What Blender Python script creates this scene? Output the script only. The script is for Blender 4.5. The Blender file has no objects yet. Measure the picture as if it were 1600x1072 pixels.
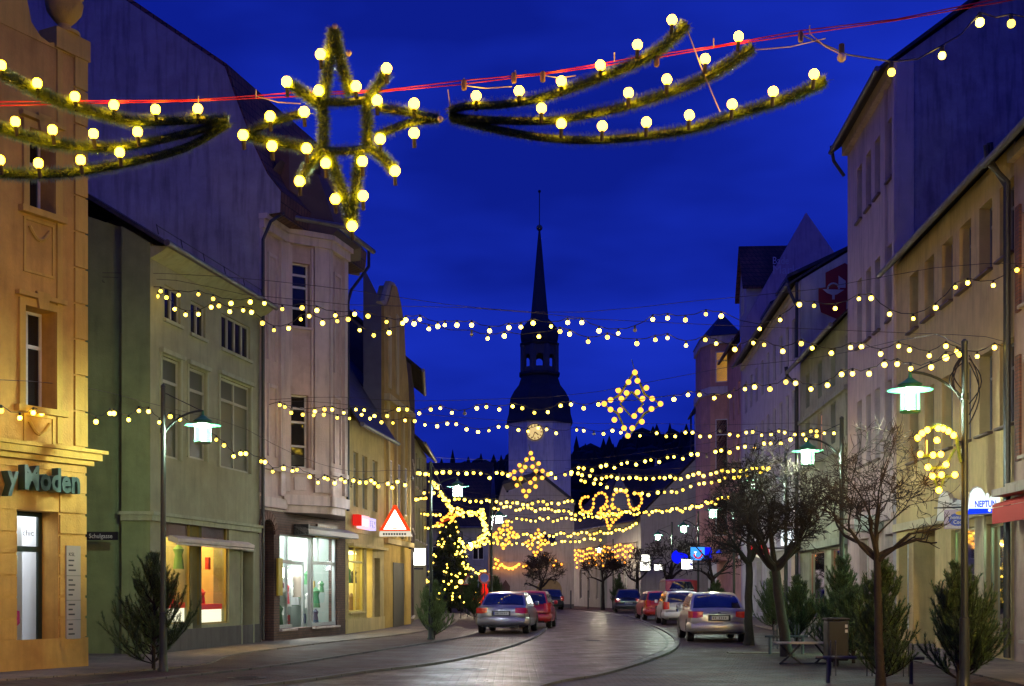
import bpy, math, random
from mathutils import Vector, Matrix
random.seed(7)
R = math.radians
sc = bpy.context.scene
col = sc.collection
# ------------------------------------------------------------------ camera, sky, exposure
FPX = 2000.0; HZ = 920.0; EYE = 1.55          # focal length in photo pixels, horizon row, eye height
cam = bpy.data.cameras.new('camera'); camo = bpy.data.objects.new('camera', cam); col.objects.link(camo)
camo.location = (0, 0, EYE); camo.rotation_euler = (R(90), 0, 0)
cam.sensor_width = 36; cam.lens = 45; cam.shift_y = 384/1600; cam.clip_start = .1; cam.clip_end = 3000
sc.camera = camo
sc.view_settings.view_transform = 'Standard'; sc.view_settings.look = 'None'
sc.view_settings.exposure = .15; sc.view_settings.gamma = 1
sc.render.engine = 'CYCLES'
sc.cycles.use_denoising = True
sc.cycles.use_light_tree = True
sc.cycles.sample_clamp_indirect = 4; sc.cycles.sample_clamp_direct = 0
sc.cycles.max_bounces = 5; sc.cycles.diffuse_bounces = 2; sc.cycles.glossy_bounces = 3
sc.cycles.transparent_max_bounces = 8; sc.cycles.caustics_reflective = False; sc.cycles.caustics_refractive = False
w = bpy.data.worlds.new('World'); sc.world = w; w.use_nodes = True
nt = w.node_tree; nt.nodes.clear()
def N(nt, t, **k):
    n = nt.nodes.new(t)
    for a, b in k.items(): setattr(n, a, b)
    return n
out = N(nt, 'ShaderNodeOutputWorld'); bg = N(nt, 'ShaderNodeBackground')
sky = N(nt, 'ShaderNodeTexSky'); sky.sky_type = 'NISHITA'; sky.sun_disc = False
sky.sun_elevation = R(-3.5); sky.sun_rotation = R(200); sky.ozone_density = 4; sky.dust_density = .4
tint = N(nt, 'ShaderNodeMix', data_type='RGBA', blend_type='MULTIPLY'); tint.inputs[0].default_value = 1
tint.inputs[7].default_value = (.35, .8, 4.6, 1)
tc = N(nt, 'ShaderNodeTexCoord'); mp = N(nt, 'ShaderNodeMapping'); mp.inputs['Scale'].default_value = (1.6, 1.6, 5)
ns = N(nt, 'ShaderNodeTexNoise'); ns.inputs['Scale'].default_value = 1.7; ns.inputs['Detail'].default_value = 4
cr = N(nt, 'ShaderNodeValToRGB'); cr.color_ramp.elements[0].position = .36; cr.color_ramp.elements[0].color = (.42, .42, .52, 1)
cr.color_ramp.elements[1].position = .62; cr.color_ramp.elements[1].color = (1.05, 1.05, 1.05, 1)
add = N(nt, 'ShaderNodeMix', data_type='RGBA', blend_type='ADD'); add.inputs[0].default_value = 1
add.inputs[7].default_value = (.05, .17, 2.9, 1)
mul = N(nt, 'ShaderNodeMix', data_type='RGBA', blend_type='MULTIPLY'); mul.inputs[0].default_value = 1
L = nt.links.new
L(sky.outputs[0], tint.inputs[6]); L(tint.outputs[2], add.inputs[6])
L(tc.outputs['Generated'], mp.inputs[0]); L(mp.outputs[0], ns.inputs[0]); L(ns.outputs[0], cr.inputs[0])
L(add.outputs[2], mul.inputs[6]); L(cr.outputs[0], mul.inputs[7]); L(mul.outputs[2], bg.inputs[0])
bg.inputs[1].default_value = .15
L(bg.outputs[0], out.inputs[0])

# ------------------------------------------------------------------ pixel helpers (photo pixels -> world point at depth Y)
def P(px, py, Y): return Vector(((px-800)*Y/FPX, Y, EYE+(HZ-py)*Y/FPX))
def G(px, py): Y = FPX*EYE/(py-HZ); return Vector(((px-800)*Y/FPX, Y, 0))

# ------------------------------------------------------------------ materials
MATS = {}
def pr(name, c, rough=.6, metal=0, spec=.5, emit=None, es=0, var=0, vs=2.0, bump=0, bs=30, streak=0, alpha=None, coat=0):
    if name in MATS: return MATS[name]
    m = bpy.data.materials.new(name); m.use_nodes = True; t = m.node_tree; b = t.nodes['Principled BSDF']
    b.inputs['Base Color'].default_value = (*c, 1); b.inputs['Roughness'].default_value = rough
    b.inputs['Metallic'].default_value = metal; b.inputs['Specular IOR Level'].default_value = spec
    b.inputs['Coat Weight'].default_value = coat
    if emit: b.inputs['Emission Color'].default_value = (*emit, 1); b.inputs['Emission Strength'].default_value = es
    if var or bump or streak:
        co = N(t, 'ShaderNodeTexCoord')
    if var or streak:
        n1 = N(t, 'ShaderNodeTexNoise'); n1.inputs['Scale'].default_value = vs; n1.inputs['Detail'].default_value = 6
        n1.inputs['Roughness'].default_value = .65
        t.links.new(co.outputs['Object'], n1.inputs[0])
        r = N(t, 'ShaderNodeMapRange'); r.inputs[1].default_value = .3; r.inputs[2].default_value = .7
        r.inputs[3].default_value = 1-var; r.inputs[4].default_value = 1+var*.5
        t.links.new(n1.outputs[0], r.inputs[0]); last = r.outputs[0]
        if streak:
            mpn = N(t, 'ShaderNodeMapping'); mpn.inputs['Scale'].default_value = (2.6, 2.6, .3)
            n2 = N(t, 'ShaderNodeTexNoise'); n2.inputs['Scale'].default_value = 2.2; n2.inputs['Detail'].default_value = 5
            t.links.new(co.outputs['Object'], mpn.inputs[0]); t.links.new(mpn.outputs[0], n2.inputs[0])
            r2 = N(t, 'ShaderNodeMapRange'); r2.inputs[1].default_value = .66; r2.inputs[2].default_value = .48
            r2.inputs[3].default_value = 1-streak; r2.inputs[4].default_value = 1
            t.links.new(n2.outputs[0], r2.inputs[0])
            mm = N(t, 'ShaderNodeMath', operation='MULTIPLY'); t.links.new(last, mm.inputs[0]); t.links.new(r2.outputs[0], mm.inputs[1]); last = mm.outputs[0]
        mx = N(t, 'ShaderNodeVectorMath', operation='SCALE'); mx.inputs[0].default_value = c
        t.links.new(last, mx.inputs['Scale']); t.links.new(mx.outputs[0], b.inputs['Base Color'])
    if bump:
        n3 = N(t, 'ShaderNodeTexNoise'); n3.inputs['Scale'].default_value = bs; n3.inputs['Detail'].default_value = 3
        t.links.new(co.outputs['Object'], n3.inputs[0])
        bp = N(t, 'ShaderNodeBump'); bp.inputs['Strength'].default_value = bump; bp.inputs['Distance'].default_value = .01
        t.links.new(n3.outputs[0], bp.inputs['Height']); t.links.new(bp.outputs[0], b.inputs['Normal'])
    MATS[name] = m; return m
def brick(name, c1, c2, cm, bw, bh, mortar=.01, rough=.7, bump=.4, axes='xy', dist=.01, offs=.5, rvar=0, nsc=.6):
    """brick/sett/tile pattern; axes picks which object axes run along and across the courses"""
    if name in MATS: return MATS[name]
    m = bpy.data.materials.new(name); m.use_nodes = True; t = m.node_tree; b = t.nodes['Principled BSDF']
    co = N(t, 'ShaderNodeTexCoord'); sp = N(t, 'ShaderNodeSeparateXYZ'); cb = N(t, 'ShaderNodeCombineXYZ')
    t.links.new(co.outputs['Object'], sp.inputs[0])
    for i, a in enumerate(axes):
        if a == 's':
            ad = N(t, 'ShaderNodeMath', operation='ADD'); t.links.new(sp.outputs[0], ad.inputs[0]); t.links.new(sp.outputs[1], ad.inputs[1])
            t.links.new(ad.outputs[0], cb.inputs[i])
        else: t.links.new(sp.outputs['xyz'.index(a)], cb.inputs[i])
    br = N(t, 'ShaderNodeTexBrick'); br.offset = offs
    br.inputs['Color1'].default_value = (*c1, 1); br.inputs['Color2'].default_value = (*c2, 1); br.inputs['Mortar'].default_value = (*cm, 1)
    br.inputs['Scale'].default_value = 1; br.inputs['Mortar Size'].default_value = mortar; br.inputs['Brick Width'].default_value = bw
    br.inputs['Row Height'].default_value = bh; br.inputs['Mortar Smooth'].default_value = .3
    t.links.new(cb.outputs[0], br.inputs[0])
    n1 = N(t, 'ShaderNodeTexNoise'); n1.inputs['Scale'].default_value = nsc; n1.inputs['Detail'].default_value = 8; n1.inputs['Roughness'].default_value = .7
    t.links.new(co.outputs['Object'], n1.inputs[0])
    r = N(t, 'ShaderNodeMapRange'); r.inputs[1].default_value = .33; r.inputs[2].default_value = .67; r.inputs[3].default_value = .45; r.inputs[4].default_value = 1.5
    t.links.new(n1.outputs[0], r.inputs[0])
    mx = N(t, 'ShaderNodeVectorMath', operation='SCALE'); t.links.new(br.outputs[0], mx.inputs[0]); t.links.new(r.outputs[0], mx.inputs['Scale'])
    t.links.new(mx.outputs[0], b.inputs['Base Color'])
    b.inputs['Roughness'].default_value = rough
    if rvar:
        r3 = N(t, 'ShaderNodeMapRange'); r3.inputs[1].default_value = .35; r3.inputs[2].default_value = .65; r3.inputs[3].default_value = rough-rvar; r3.inputs[4].default_value = rough+rvar
        t.links.new(n1.outputs[0], r3.inputs[0]); t.links.new(r3.outputs[0], b.inputs['Roughness'])
    n4 = N(t, 'ShaderNodeTexNoise'); n4.inputs['Scale'].default_value = 14; t.links.new(co.outputs['Object'], n4.inputs[0])
    hm = N(t, 'ShaderNodeMath', operation='MULTIPLY_ADD'); hm.inputs[1].default_value = -1.2
    t.links.new(br.outputs['Fac'], hm.inputs[0]); t.links.new(n4.outputs[0], hm.inputs[2])
    bp = N(t, 'ShaderNodeBump'); bp.inputs['Strength'].default_value = bump; bp.inputs['Distance'].default_value = dist
    t.links.new(hm.outputs[0], bp.inputs['Height']); t.links.new(bp.outputs[0], b.inputs['Normal'])
    MATS[name] = m; return m
def emi(name, c, s):
    if name in MATS: return MATS[name]
    m = bpy.data.materials.new(name); m.use_nodes = True; t = m.node_tree; t.nodes.clear()
    e = N(t, 'ShaderNodeEmission'); e.inputs[0].default_value = (*c, 1); e.inputs[1].default_value = s
    o = N(t, 'ShaderNodeOutputMaterial'); t.links.new(e.outputs[0], o.inputs[0]); MATS[name] = m; return m
def glass(name, tintc=(.9, .95, .95), refl=.12):
    if name in MATS: return MATS[name]
    m = bpy.data.materials.new(name); m.use_nodes = True; t = m.node_tree; t.nodes.clear()
    a = N(t, 'ShaderNodeBsdfTransparent'); a.inputs[0].default_value = (*tintc, 1)
    g = N(t, 'ShaderNodeBsdfGlossy'); g.inputs['Roughness'].default_value = .03
    fr = N(t, 'ShaderNodeFresnel'); fr.inputs[0].default_value = 1.5
    ad = N(t, 'ShaderNodeMath', operation='ADD'); ad.inputs[1].default_value = refl-.04; ad.use_clamp = True
    x = N(t, 'ShaderNodeMixShader'); o = N(t, 'ShaderNodeOutputMaterial')
    t.links.new(fr.outputs[0], ad.inputs[0]); t.links.new(ad.outputs[0], x.inputs[0])
    t.links.new(a.outputs[0], x.inputs[1]); t.links.new(g.outputs[0], x.inputs[2]); t.links.new(x.outputs[0], o.inputs[0])
    MATS[name] = m; return m
def plaster(name, c, var=.24, streak=.13): return pr(name, c, .85, spec=.2, var=var, vs=1.4, bump=.5, bs=28, streak=streak)

WHITE = pr('white_frame', (.62, .6, .56), .45, var=.1)
CREAM = pr('cream_trim', (.6, .53, .42), .7, var=.15, streak=.15)
DARKG = pr('dark_glass', (.012, .013, .016), .06, spec=.6, var=0)
CLEAR = glass('clear_glass')
METAL = pr('dark_metal', (.05, .055, .06), .45, .6, var=.2, vs=8)
ZINC = pr('zinc', (.16, .16, .17), .5, .7, var=.3, vs=5)
BLACK = pr('black', (.01, .01, .011), .6)
TILE = brick('roof_tile', (.05, .03, .025), (.035, .024, .022), (.012, .01, .01), .25, .3, .02, .8, .6, 'sz', .03)
TILER = brick('red_roof_tile', (.14, .05, .035), (.10, .04, .03), (.02, .01, .01), .25, .3, .02, .8, .6, 'sz', .03)
SLATE = brick('slate', (.035, .035, .042), (.025, .026, .032), (.01, .01, .012), .25, .2, .01, .55, .4, 'sz', .01)

# ------------------------------------------------------------------ mesh builder
OFF = {}
class Fr:
    """facade frame: A near end, B far end on the ground; s=+1 when the street lies to the right of A->B"""
    def __init__(s, A, B, side=1):
        s.A = Vector((A[0], A[1])); B = Vector((B[0], B[1])); s.L = (B-s.A).length; s.d = (B-s.A)/s.L
        s.n = Vector((s.d.y, -s.d.x))*side; s.side = side
    def __call__(s, u, z, d=0): p = s.A+s.d*u+s.n*d; return Vector((p.x, p.y, z))
    def u(s, px, d=0):
        k = (px-800)/FPX; a = s.A+s.n*d; return (k*a.y-a.x)/(s.d.x-k*s.d.y)
    def z(s, px, py, d=0):
        a = s(s.u(px, d), 0, d); return EYE+(HZ-py)*a.y/FPX
class MB:
    def __init__(s): s.v = []; s.f = []
    def add(s, vs, fs):
        o = len(s.v); s.v += [Vector(q) for q in vs]; s.f += [tuple(i+o for i in f) for f in fs]; return s
    def box(s, f, u0, u1, z0, z1, d0, d1):
        vs = [f(u, z, d) for u in (u0, u1) for z in (z0, z1) for d in (d0, d1)]
        return s.add(vs, [(0, 1, 3, 2), (4, 6, 7, 5), (0, 4, 5, 1), (2, 3, 7, 6), (0, 2, 6, 4), (1, 5, 7, 3)])
    def wbox(s, x0, x1, y0, y1, z0, z1):
        return s.box(lambda u, z, d: Vector((u, d, z)), x0, x1, z0, z1, y0, y1)
    def quad(s, a, b, c, d): return s.add([a, b, c, d], [(0, 1, 2, 3)])
    def prism(s, f, poly, d0, d1):
        n = len(poly); vs = [f(u, z, d0) for u, z in poly]+[f(u, z, d1) for u, z in poly]
        return s.add(vs, [tuple(range(n)), tuple(range(2*n-1, n-1, -1))]+[(i, (i+1) % n, n+(i+1) % n, n+i) for i in range(n)])
    def tube(s, pts, r, n=6, cap=True):
        pts = [Vector(p) for p in pts]; m = len(pts); rs = r if isinstance(r, (list, tuple)) else [r]*m; vs = []
        pa = None
        for i, p in enumerate(pts):
            t = (pts[min(i+1, m-1)]-pts[max(i-1, 0)])
            t = t.normalized() if t.length > 1e-9 else Vector((0, 0, 1))
            a = (pa-t*pa.dot(t)) if pa else t.cross(Vector((0, 0, 1)) if abs(t.z) < .9 else Vector((1, 0, 0)))
            a.normalize(); pa = a; b = t.cross(a)
            for k in range(n):
                q = 2*math.pi*k/n; vs.append(p+(a*math.cos(q)+b*math.sin(q))*rs[i])
        fs = [(i*n+k, i*n+(k+1) % n, (i+1)*n+(k+1) % n, (i+1)*n+k) for i in range(m-1) for k in range(n)]
        if cap: fs += [tuple(range(n-1, -1, -1)), tuple(range((m-1)*n, m*n))]
        return s.add(vs, fs)
    def lathe(s, c, prof, n=16, rot=0, sx=1, sy=1):
        c = Vector(c); vs = []
        for r, z in prof:
            for k in range(n):
                q = 2*math.pi*k/n+rot; vs.append(c+Vector((r*math.cos(q)*sx, r*math.sin(q)*sy, z)))
        m = len(prof)
        fs = [(i*n+k, i*n+(k+1) % n, (i+1)*n+(k+1) % n, (i+1)*n+k) for i in range(m-1) for k in range(n)]
        fs += [tuple(range(n-1, -1, -1)), tuple(range((m-1)*n, m*n))]
        return s.add(vs, fs)
    def ball(s, c, r, n=10, sz=1):
        return s.lathe(c, [(max(r*math.sin(math.pi*i/(n//2+1)), .0005), -r*sz*math.cos(math.pi*i/(n//2+1))) for i in range(n//2+2)], n)
    def build(s, name, mat, parent=None, smooth=False, label=None, bevel=0):
        me = bpy.data.meshes.new(name); o = OFF.get(parent.name, Vector((0, 0, 0))) if parent else Vector((0, 0, 0))
        me.from_pydata([v-o for v in s.v], [], s.f); me.update()
        if smooth:
            me.polygons.foreach_set('use_smooth', [True]*len(me.polygons)); me.update()
            try: me.set_sharp_from_angle(angle=R(40))
            except Exception: pass
        ob = bpy.data.objects.new(name, me); col.objects.link(ob); me.materials.append(mat)
        if parent: ob.parent = parent; OFF[ob.name] = o
        if label: ob['label'] = label
        if bevel:
            b = ob.modifiers.new('b', 'BEVEL'); b.width = bevel; b.segments = 2; b.limit_method = 'ANGLE'; b.angle_limit = R(35)
        return ob
def tag(o, label, cat, group=None, kind=None):
    if label: o['label'] = label
    if cat: o['category'] = cat
    if group: o['group'] = group
    if kind: o['kind'] = kind
    return o
def thing(name, label, cat, loc=(0, 0, 0), group=None, rz=0):
    o = bpy.data.objects.new(name, None); col.objects.link(o); o.location = loc; o.rotation_euler = (0, 0, rz)
    o.empty_display_size = .2; OFF[o.name] = Vector(loc); return tag(o, label, cat, group)
def struct(ob): ob['kind'] = 'structure'; return ob
def copy_tree(o, parent=None):
    c = o.copy(); col.objects.link(c); c.parent = parent
    for ch in list(o.children): copy_tree(ch, c)
    return c
def text(s, size, org, right, up, mat, parent=None, name='lettering', ext=.01, align='LEFT', sx=1, bold=0):
    cu = bpy.data.curves.new('t', 'FONT'); cu.body = s; cu.size = size; cu.extrude = ext; cu.align_x = align; cu.offset = bold
    cu.resolution_u = 2
    ob = bpy.data.objects.new('t', cu); col.objects.link(ob); dg = bpy.context.evaluated_depsgraph_get()
    me = bpy.data.meshes.new_from_object(ob.evaluated_get(dg)); bpy.data.objects.remove(ob)
    right = Vector(right).normalized(); up = Vector(up).normalized(); nn = right.cross(up); org = Vector(org)
    off = OFF.get(parent.name, Vector((0, 0, 0))) if parent else Vector((0, 0, 0))
    for v in me.vertices: v.co = org+right*v.co.x*sx+up*v.co.y+nn*v.co.z-off
    me.materials.clear(); me.materials.append(mat); me.name = name
    o = bpy.data.objects.new(name, me); col.objects.link(o)
    if parent: o.parent = parent; OFF[o.name] = off
    return o

# ------------------------------------------------------------------ building helpers
def wall(b, f, z0, z1, ops, mat, u0=0, u1=None, d=0, name='wall'):
    """front wall with real openings and their reveals; ops: (u0,u1,z0,z1,depth)"""
    u1 = f.L if u1 is None else u1; m = MB()
    us = sorted({u0, u1, *[o[0] for o in ops], *[o[1] for o in ops]}); us = [u for u in us if u0-1e-6 <= u <= u1+1e-6]
    zs = sorted({z0, z1, *[o[2] for o in ops], *[o[3] for o in ops]}); zs = [z for z in zs if z0-1e-6 <= z <= z1+1e-6]
    for i in range(len(us)-1):
        for j in range(len(zs)-1):
            a, c = (us[i]+us[i+1])/2, (zs[j]+zs[j+1])/2
            if any(o[0] < a < o[1] and o[2] < c < o[3] for o in ops): continue
            m.quad(f(us[i], zs[j], d), f(us[i+1], zs[j], d), f(us[i+1], zs[j+1], d), f(us[i], zs[j+1], d))
    for (a, c, e, g, dp) in ops:
        for q in ((a, e, a, g), (c, e, c, g), (a, e, c, e), (a, g, c, g)):
            m.quad(f(q[0], q[1], d), f(q[2], q[3], d), f(q[2], q[3], d-dp), f(q[0], q[1], d-dp))
    return m.build(name, mat, b)
def stock(b, f, u0, u1, z0, z1, d0, d1, n, seed, cols=None, kind='box'):
    """goods on display: every piece is a part"""
    rng = random.Random(seed); cols = cols or ((.5, .5, .48), (.45, .05, .05), (.06, .2, .08), (.5, .35, .1), (.05, .06, .1), (.3, .2, .14), (.6, .58, .5))
    for k in range(n):
        i = rng.randrange(len(cols)); mt = pr('goods_%d_%d_%d' % tuple(int(c*100) for c in cols[i]), cols[i], .7); u = rng.uniform(u0, u1); z = z0+(z1-z0)*(k % 3)/3*.95; d = rng.uniform(d0, d1); p = f(u, z, d)
        if rng.random() < .45: w_ = rng.uniform(.08, .2); MB().box(f, u, u+w_, z, z+rng.uniform(.12, .4), d-.1, d).build('goods_box', mt, b)
        else: h = rng.uniform(.3, .65); q = h*.3; MB().lathe(p, [(q*.8, 0), (q*.65, h*.4), (q*.5, h*.6), (q*.8, h*.85), (q*.3, h), (.02, h+.04)], 8, rng.random(), 1, .6).build('garment', mt, b, True)
def win(b, f, u0, u1, z0, z1, dep=.15, cols=2, trans=.3, sill=True, fm=None, gm=None, lit=None, fw=.055, d=0, name='window', rows=None):
    m = MB(); D = d-dep; fm = fm or WHITE
    fw = min(fw, (u1-u0)/6)
    m.box(f, u0, u0+fw, z0, z1, D-.06, D); m.box(f, u1-fw, u1, z0, z1, D-.06, D)
    m.box(f, u0+fw, u1-fw, z0, z0+fw, D-.06, D); m.box(f, u0+fw, u1-fw, z1-fw, z1, D-.06, D)
    for k in range(1, cols):
        uc = u0+(u1-u0)*k/cols; m.box(f, uc-fw*.6, uc+fw*.6, z0+fw, z1-fw, D-.055, D+.01)
    for tr in (rows or ([trans] if trans else [])):
        zt = z1-(z1-z0)*tr; m.box(f, u0+fw, u1-fw, zt-fw*.6, zt+fw*.6, D-.055, D+.006)
    o = m.build(name, fm, b)
    g = MB(); g.quad(f(u0, z0, D-.03), f(u1, z0, D-.03), f(u1, z1, D-.03), f(u0, z1, D-.03))
    g.build('pane', gm or lit or DARKG, o)
    if sill: MB().box(f, u0-.06, u1+.06, z0-.07, z0-.003, D, d+.09).build('sill', CREAM if sill is True else sill, o)
    return o
def shopfit(b, f, u0, u1, z0, z1, depth, back, side, name='shop_interior', floor=None):
    """room behind a shop window"""
    m = MB()
    m.quad(f(u0, z0, -.3), f(u0, z1, -.3), f(u0, z1, -depth), f(u0, z0, -depth)); m.quad(f(u1, z0, -.3), f(u1, z1, -.3), f(u1, z1, -depth), f(u1, z0, -depth))
    m.quad(f(u0, z0, -.3), f(u1, z0, -.3), f(u1, z0, -depth), f(u0, z0, -depth)); m.quad(f(u0, z1, -.3), f(u1, z1, -.3), f(u1, z1, -depth), f(u0, z1, -depth))
    m.quad(f(u0, z0, -depth), f(u1, z0, -depth), f(u1, z1, -depth), f(u0, z1, -depth))
    o = m.build(name, side, b)
    t = MB(); t.box(f, u0+.15, u1-.15, z1-.09, z1-.04, -depth+.3, -.5); t.build('ceiling_light', back, o)
    return o
def gutter(b, f, z, o, u0=0, u1=None, pipe=None, z0=0, mat=None, r=.08):
    u1 = f.L if u1 is None else u1; m = MB(); m.tube([f(u0, z, o), f(u1, z, o)], r, 8); g = m.build('gutter', mat or ZINC, b, True)
    if pipe is not None:
        MB().tube([f(pipe, z-.05, o), f(pipe, z-.3, o), f(pipe, z-.65, .1), f(pipe, z-.95, .1), f(pipe, z0+.05, .1)], .055, 8).build('downpipe', mat or ZINC, b, True)
    return g
def mass(b, f, Z, dep, rh, wmat, rmat, over=.4, near=True, far=True, z0=0, ridge=.5, gut=True, ends=0.0):
    """side and back walls, gables, tiled roof and gutter behind a front wall"""
    L_ = f.L; m = MB(); e = .012
    for u in ((e,) if near else ())+((L_-e,) if far else ()):
        m.add([f(u, z0, 0), f(u, Z, 0), f(u, Z+rh, -dep*ridge), f(u, Z, -dep), f(u, z0, -dep)], [(0, 1, 2, 3, 4)])
    m.quad(f(e, z0, -dep), f(L_-e, z0, -dep), f(L_-e, Z, -dep), f(e, Z, -dep)); m.build('side_wall', wmat, b)
    sl = rh/(dep*ridge); r = MB(); th = .16
    za = Z-over*sl+.1
    r.prism(lambda u, z, d: f(d, z, u), [(over, za), (over, za+th*.6), (-dep*ridge, Z+rh+th+.1), (-dep-over, Z-over*rh/(dep*(1-ridge))+th+.1), (-dep-over, Z-over*rh/(dep*(1-ridge))+.1), (-dep*ridge, Z+rh+.1)], -ends, L_+ends)
    ro = r.build('roof', rmat, b)
    if gut: gutter(b, f, za+.02, over+.07, -ends, L_+ends)
    return ro
def soffit(b, f, Z, over, mat, h=.25):
    MB().prism(lambda u, z, d: f(d, z, u), [(0.002, Z-h-.15), (over*.5, Z-h), (over*.95, Z-.12), (over*.95, Z-.05), (.002, Z-.02)], 0, f.L).build('cornice', mat, b)
# ================================================================== GROUND
PAVE = brick('paving_setts', (.088, .046, .033), (.040, .023, .017), (.012, .008, .006), .19, .15, .018, .62, .9, 'xy', .02, rvar=.14, nsc=.9)
ROADM = brick('road_setts', (.068, .039, .032), (.034, .021, .018), (.012, .008, .007), .30, .18, .016, .45, .9, 'xy', .018, rvar=.18, nsc=1.1)
SLAB = brick('pavement_slabs', (.20, .165, .12), (.15, .125, .095), (.05, .04, .03), .5, .35, .008, .7, .25, 'xy', .005, rvar=.08)
KERB = brick('kerb_stone', (.10, .095, .09), (.08, .076, .072), (.02, .02, .02), .9, 5, .02, .6, .3, 'yx', .01)
m = MB(); S = 12
xs = [-900, -300, -120, -60, -30, -15, 0, 15, 30, 60, 120, 300, 900]; ys = [-60, -20, 10, 40, 80, 120, 200, 400, 900]
for i in range(len(xs)-1):
    for j in range(len(ys)-1): m.quad((xs[i], ys[j], 0), (xs[i+1], ys[j], 0), (xs[i+1], ys[j+1], 0), (xs[i], ys[j+1], 0))
struct(m.build('ground', PAVE))
def smoothline(pts, n=8):
    pts = [Vector((p[0], p[1], 0)) for p in pts]; o = []
    for i in range(len(pts)-1):
        a, b, c, d = pts[max(i-1, 0)], pts[i], pts[i+1], pts[min(i+2, len(pts)-1)]
        for k in range(n):
            t = k/n; o.append(.5*((2*b)+(c-a)*t+(2*a-5*b+4*c-d)*t*t+(3*b-a-3*c+d)*t**3))
    return o+[pts[-1]]
inner = smoothline([(-13, 2), (-8.2, 12), (-3.9, 20.4), (-2.8, 23.3), (-1.35, 27), (0, 34.4), (1.0, 44.3), (1.86, 62), (2.0, 72), (1.2, 84), (-1.5, 92)])
right = smoothline([(-4.5, 2), (-1.6, 12), (.5, 20.4), (1.6, 23), (3.1, 28.2), (4.3, 33.7), (5.2, 41.3), (5.9, 53.4), (6.4, 69), (6.0, 84), (4.5, 96)])
m = MB(); 
for i in range(len(inner)-1): m.quad(inner[i]+Vector((0, 0, .004)), right[i]+Vector((0, 0, .004)), right[i+1]+Vector((0, 0, .004)), inner[i+1]+Vector((0, 0, .004)))
struct(m.build('road', ROADM))
def ribbon(line, w, h, name, mat):
    m = MB(); n = len(line)
    for i in range(n-1):
        ta = (line[min(i+1, n-1)]-line[max(i-1, 0)]).normalized(); tb = (line[min(i+2, n-1)]-line[i]).normalized()
        na = Vector((ta.y, -ta.x, 0))*w/2; nb = Vector((tb.y, -tb.x, 0))*w/2; up = Vector((0, 0, h)); a, b = line[i], line[i+1]
        m.quad(a-na+up, a+na+up, b+nb+up, b-nb+up)
        m.quad(a-na, a-na+up, b-nb+up, b-nb); m.quad(a+na, a+na+up, b+nb+up, b+nb)
    return struct(m.build(name, mat))
ribbon(inner, .13, .05, 'kerb', KERB); ribbon(right, .13, .04, 'kerb', KERB)
gl = [p+Vector((-.28, 0, 0)) for p in right[30:]]; ribbon(gl, .07, .012, 'gutter_line', KERB)
outer = smoothline([(-10.6, 8), (-8.6, 14.5), (-6.7, 20.4), (-5.6, 23), (-4.65, 25.8), (-3.65, 30.4), (-2.1, 37.8), (-1.5, 41.5), (-1.2, 46), (-.6, 60), (-.9, 80)])
ribbon(outer, .11, .035, 'kerb', KERB)
# light slab pavement between the house fronts and the outer kerb
houseline = [(-14, 14), (-11.4, 19.6), (-8.2, 25.3), (-8.2, 29.8), (-7.0, 36.6), (-5.4, 43.2), (-4.8, 49), (-4.3, 55), (-4.4, 62), (-4.6, 70), (-4.6, 80)]
hl = smoothline(houseline); m = MB()
for i in range(len(hl)-1):
    q = Vector((0, 0, .03)); a, b = hl[i], hl[i+1]; w1 = Vector((1.75, 0, 0))
    m.quad(a+q+Vector((-3, 0, 0)), a+q+w1, b+q+w1, b+q+Vector((-3, 0, 0)))
    m.quad(a+w1, a+q+w1, b+q+w1, b+w1)
struct(m.build('pavement', SLAB))
m = MB()
for i in range(24):
    y0, y1 = 14+i*4, 18+i*4; xa, xb = 9+.06*y0, 9+.06*y1; q = Vector((0, 0, .03))
    m.quad(Vector((xa-2.1, y0, 0))+q, Vector((xa+.5, y0, 0))+q, Vector((xb+.5, y1, 0))+q, Vector((xb-2.1, y1, 0))+q)
    m.quad(Vector((xa-2.1, y0, 0)), Vector((xa-2.1, y0, 0))+q, Vector((xb-2.1, y1, 0))+q, Vector((xb-2.1, y1, 0)))
struct(m.build('pavement', SLAB))

# ================================================================== LEFT SIDE
# ---- yellow corner house with the fashion shop
YEL = plaster('yellow_plaster', (.64, .39, .10)); YTR = plaster('yellow_trim', (.66, .44, .10), .12, .15)
f = Fr((-11.69, 19.02), (-8.4, 25.2)); b = thing('corner_house', 'yellow ochre corner house with rusticated ground floor, urn on its gable and a fashion shop', 'house', (-8.4, 25.2, 0))
u = f.u; L1 = f.L
zc0, zc1 = f.z(120, 727), f.z(120, 713); zs0, zs1 = f.z(60, 1017), f.z(60, 798)
ops = [(u(26), u(91), zs0, zs1, .5), (u(37), u(86), f.z(50, 634), f.z(50, 480), .42), (u(43), u(84), f.z(60, 328), f.z(60, 205), .42)]
us = u(60)-u(26)
ops += [(o[0]-2.9, o[1]-2.9, o[2], o[3], .42) for o in ops[1:]]
zt = 11.9
wall(b, f, 0, zt, ops, YEL)
win(b, f, ops[1][0], ops[1][1], ops[1][2], ops[1][3], .36, 2, .36, sill=False); win(b, f, ops[2][0], ops[2][1], ops[2][2], ops[2][3], .36, 2, .36, sill=False)
win(b, f, *ops[3][:4], .36, 2, .36, sill=False); win(b, f, *ops[4][:4], .36, 2, .36, sill=False)
m = MB()  # rusticated courses
z = .62
while z < zc0-.1:
    z2 = min(z+.375, zc0)
    if z2 > zs0 and z < zs1+.02: sp = [(0, ops[0][0]-.02), (ops[0][1]+.02, L1)]
    else: sp = [(0, L1)]
    for a, c in sp: m.box(f, a, c, z, z2-.025, .001, .035)
    z += .4
m.box(f, 0, L1+.03, 0, .6, .001, .05); m.build('rusticated_courses', YEL, b)
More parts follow.
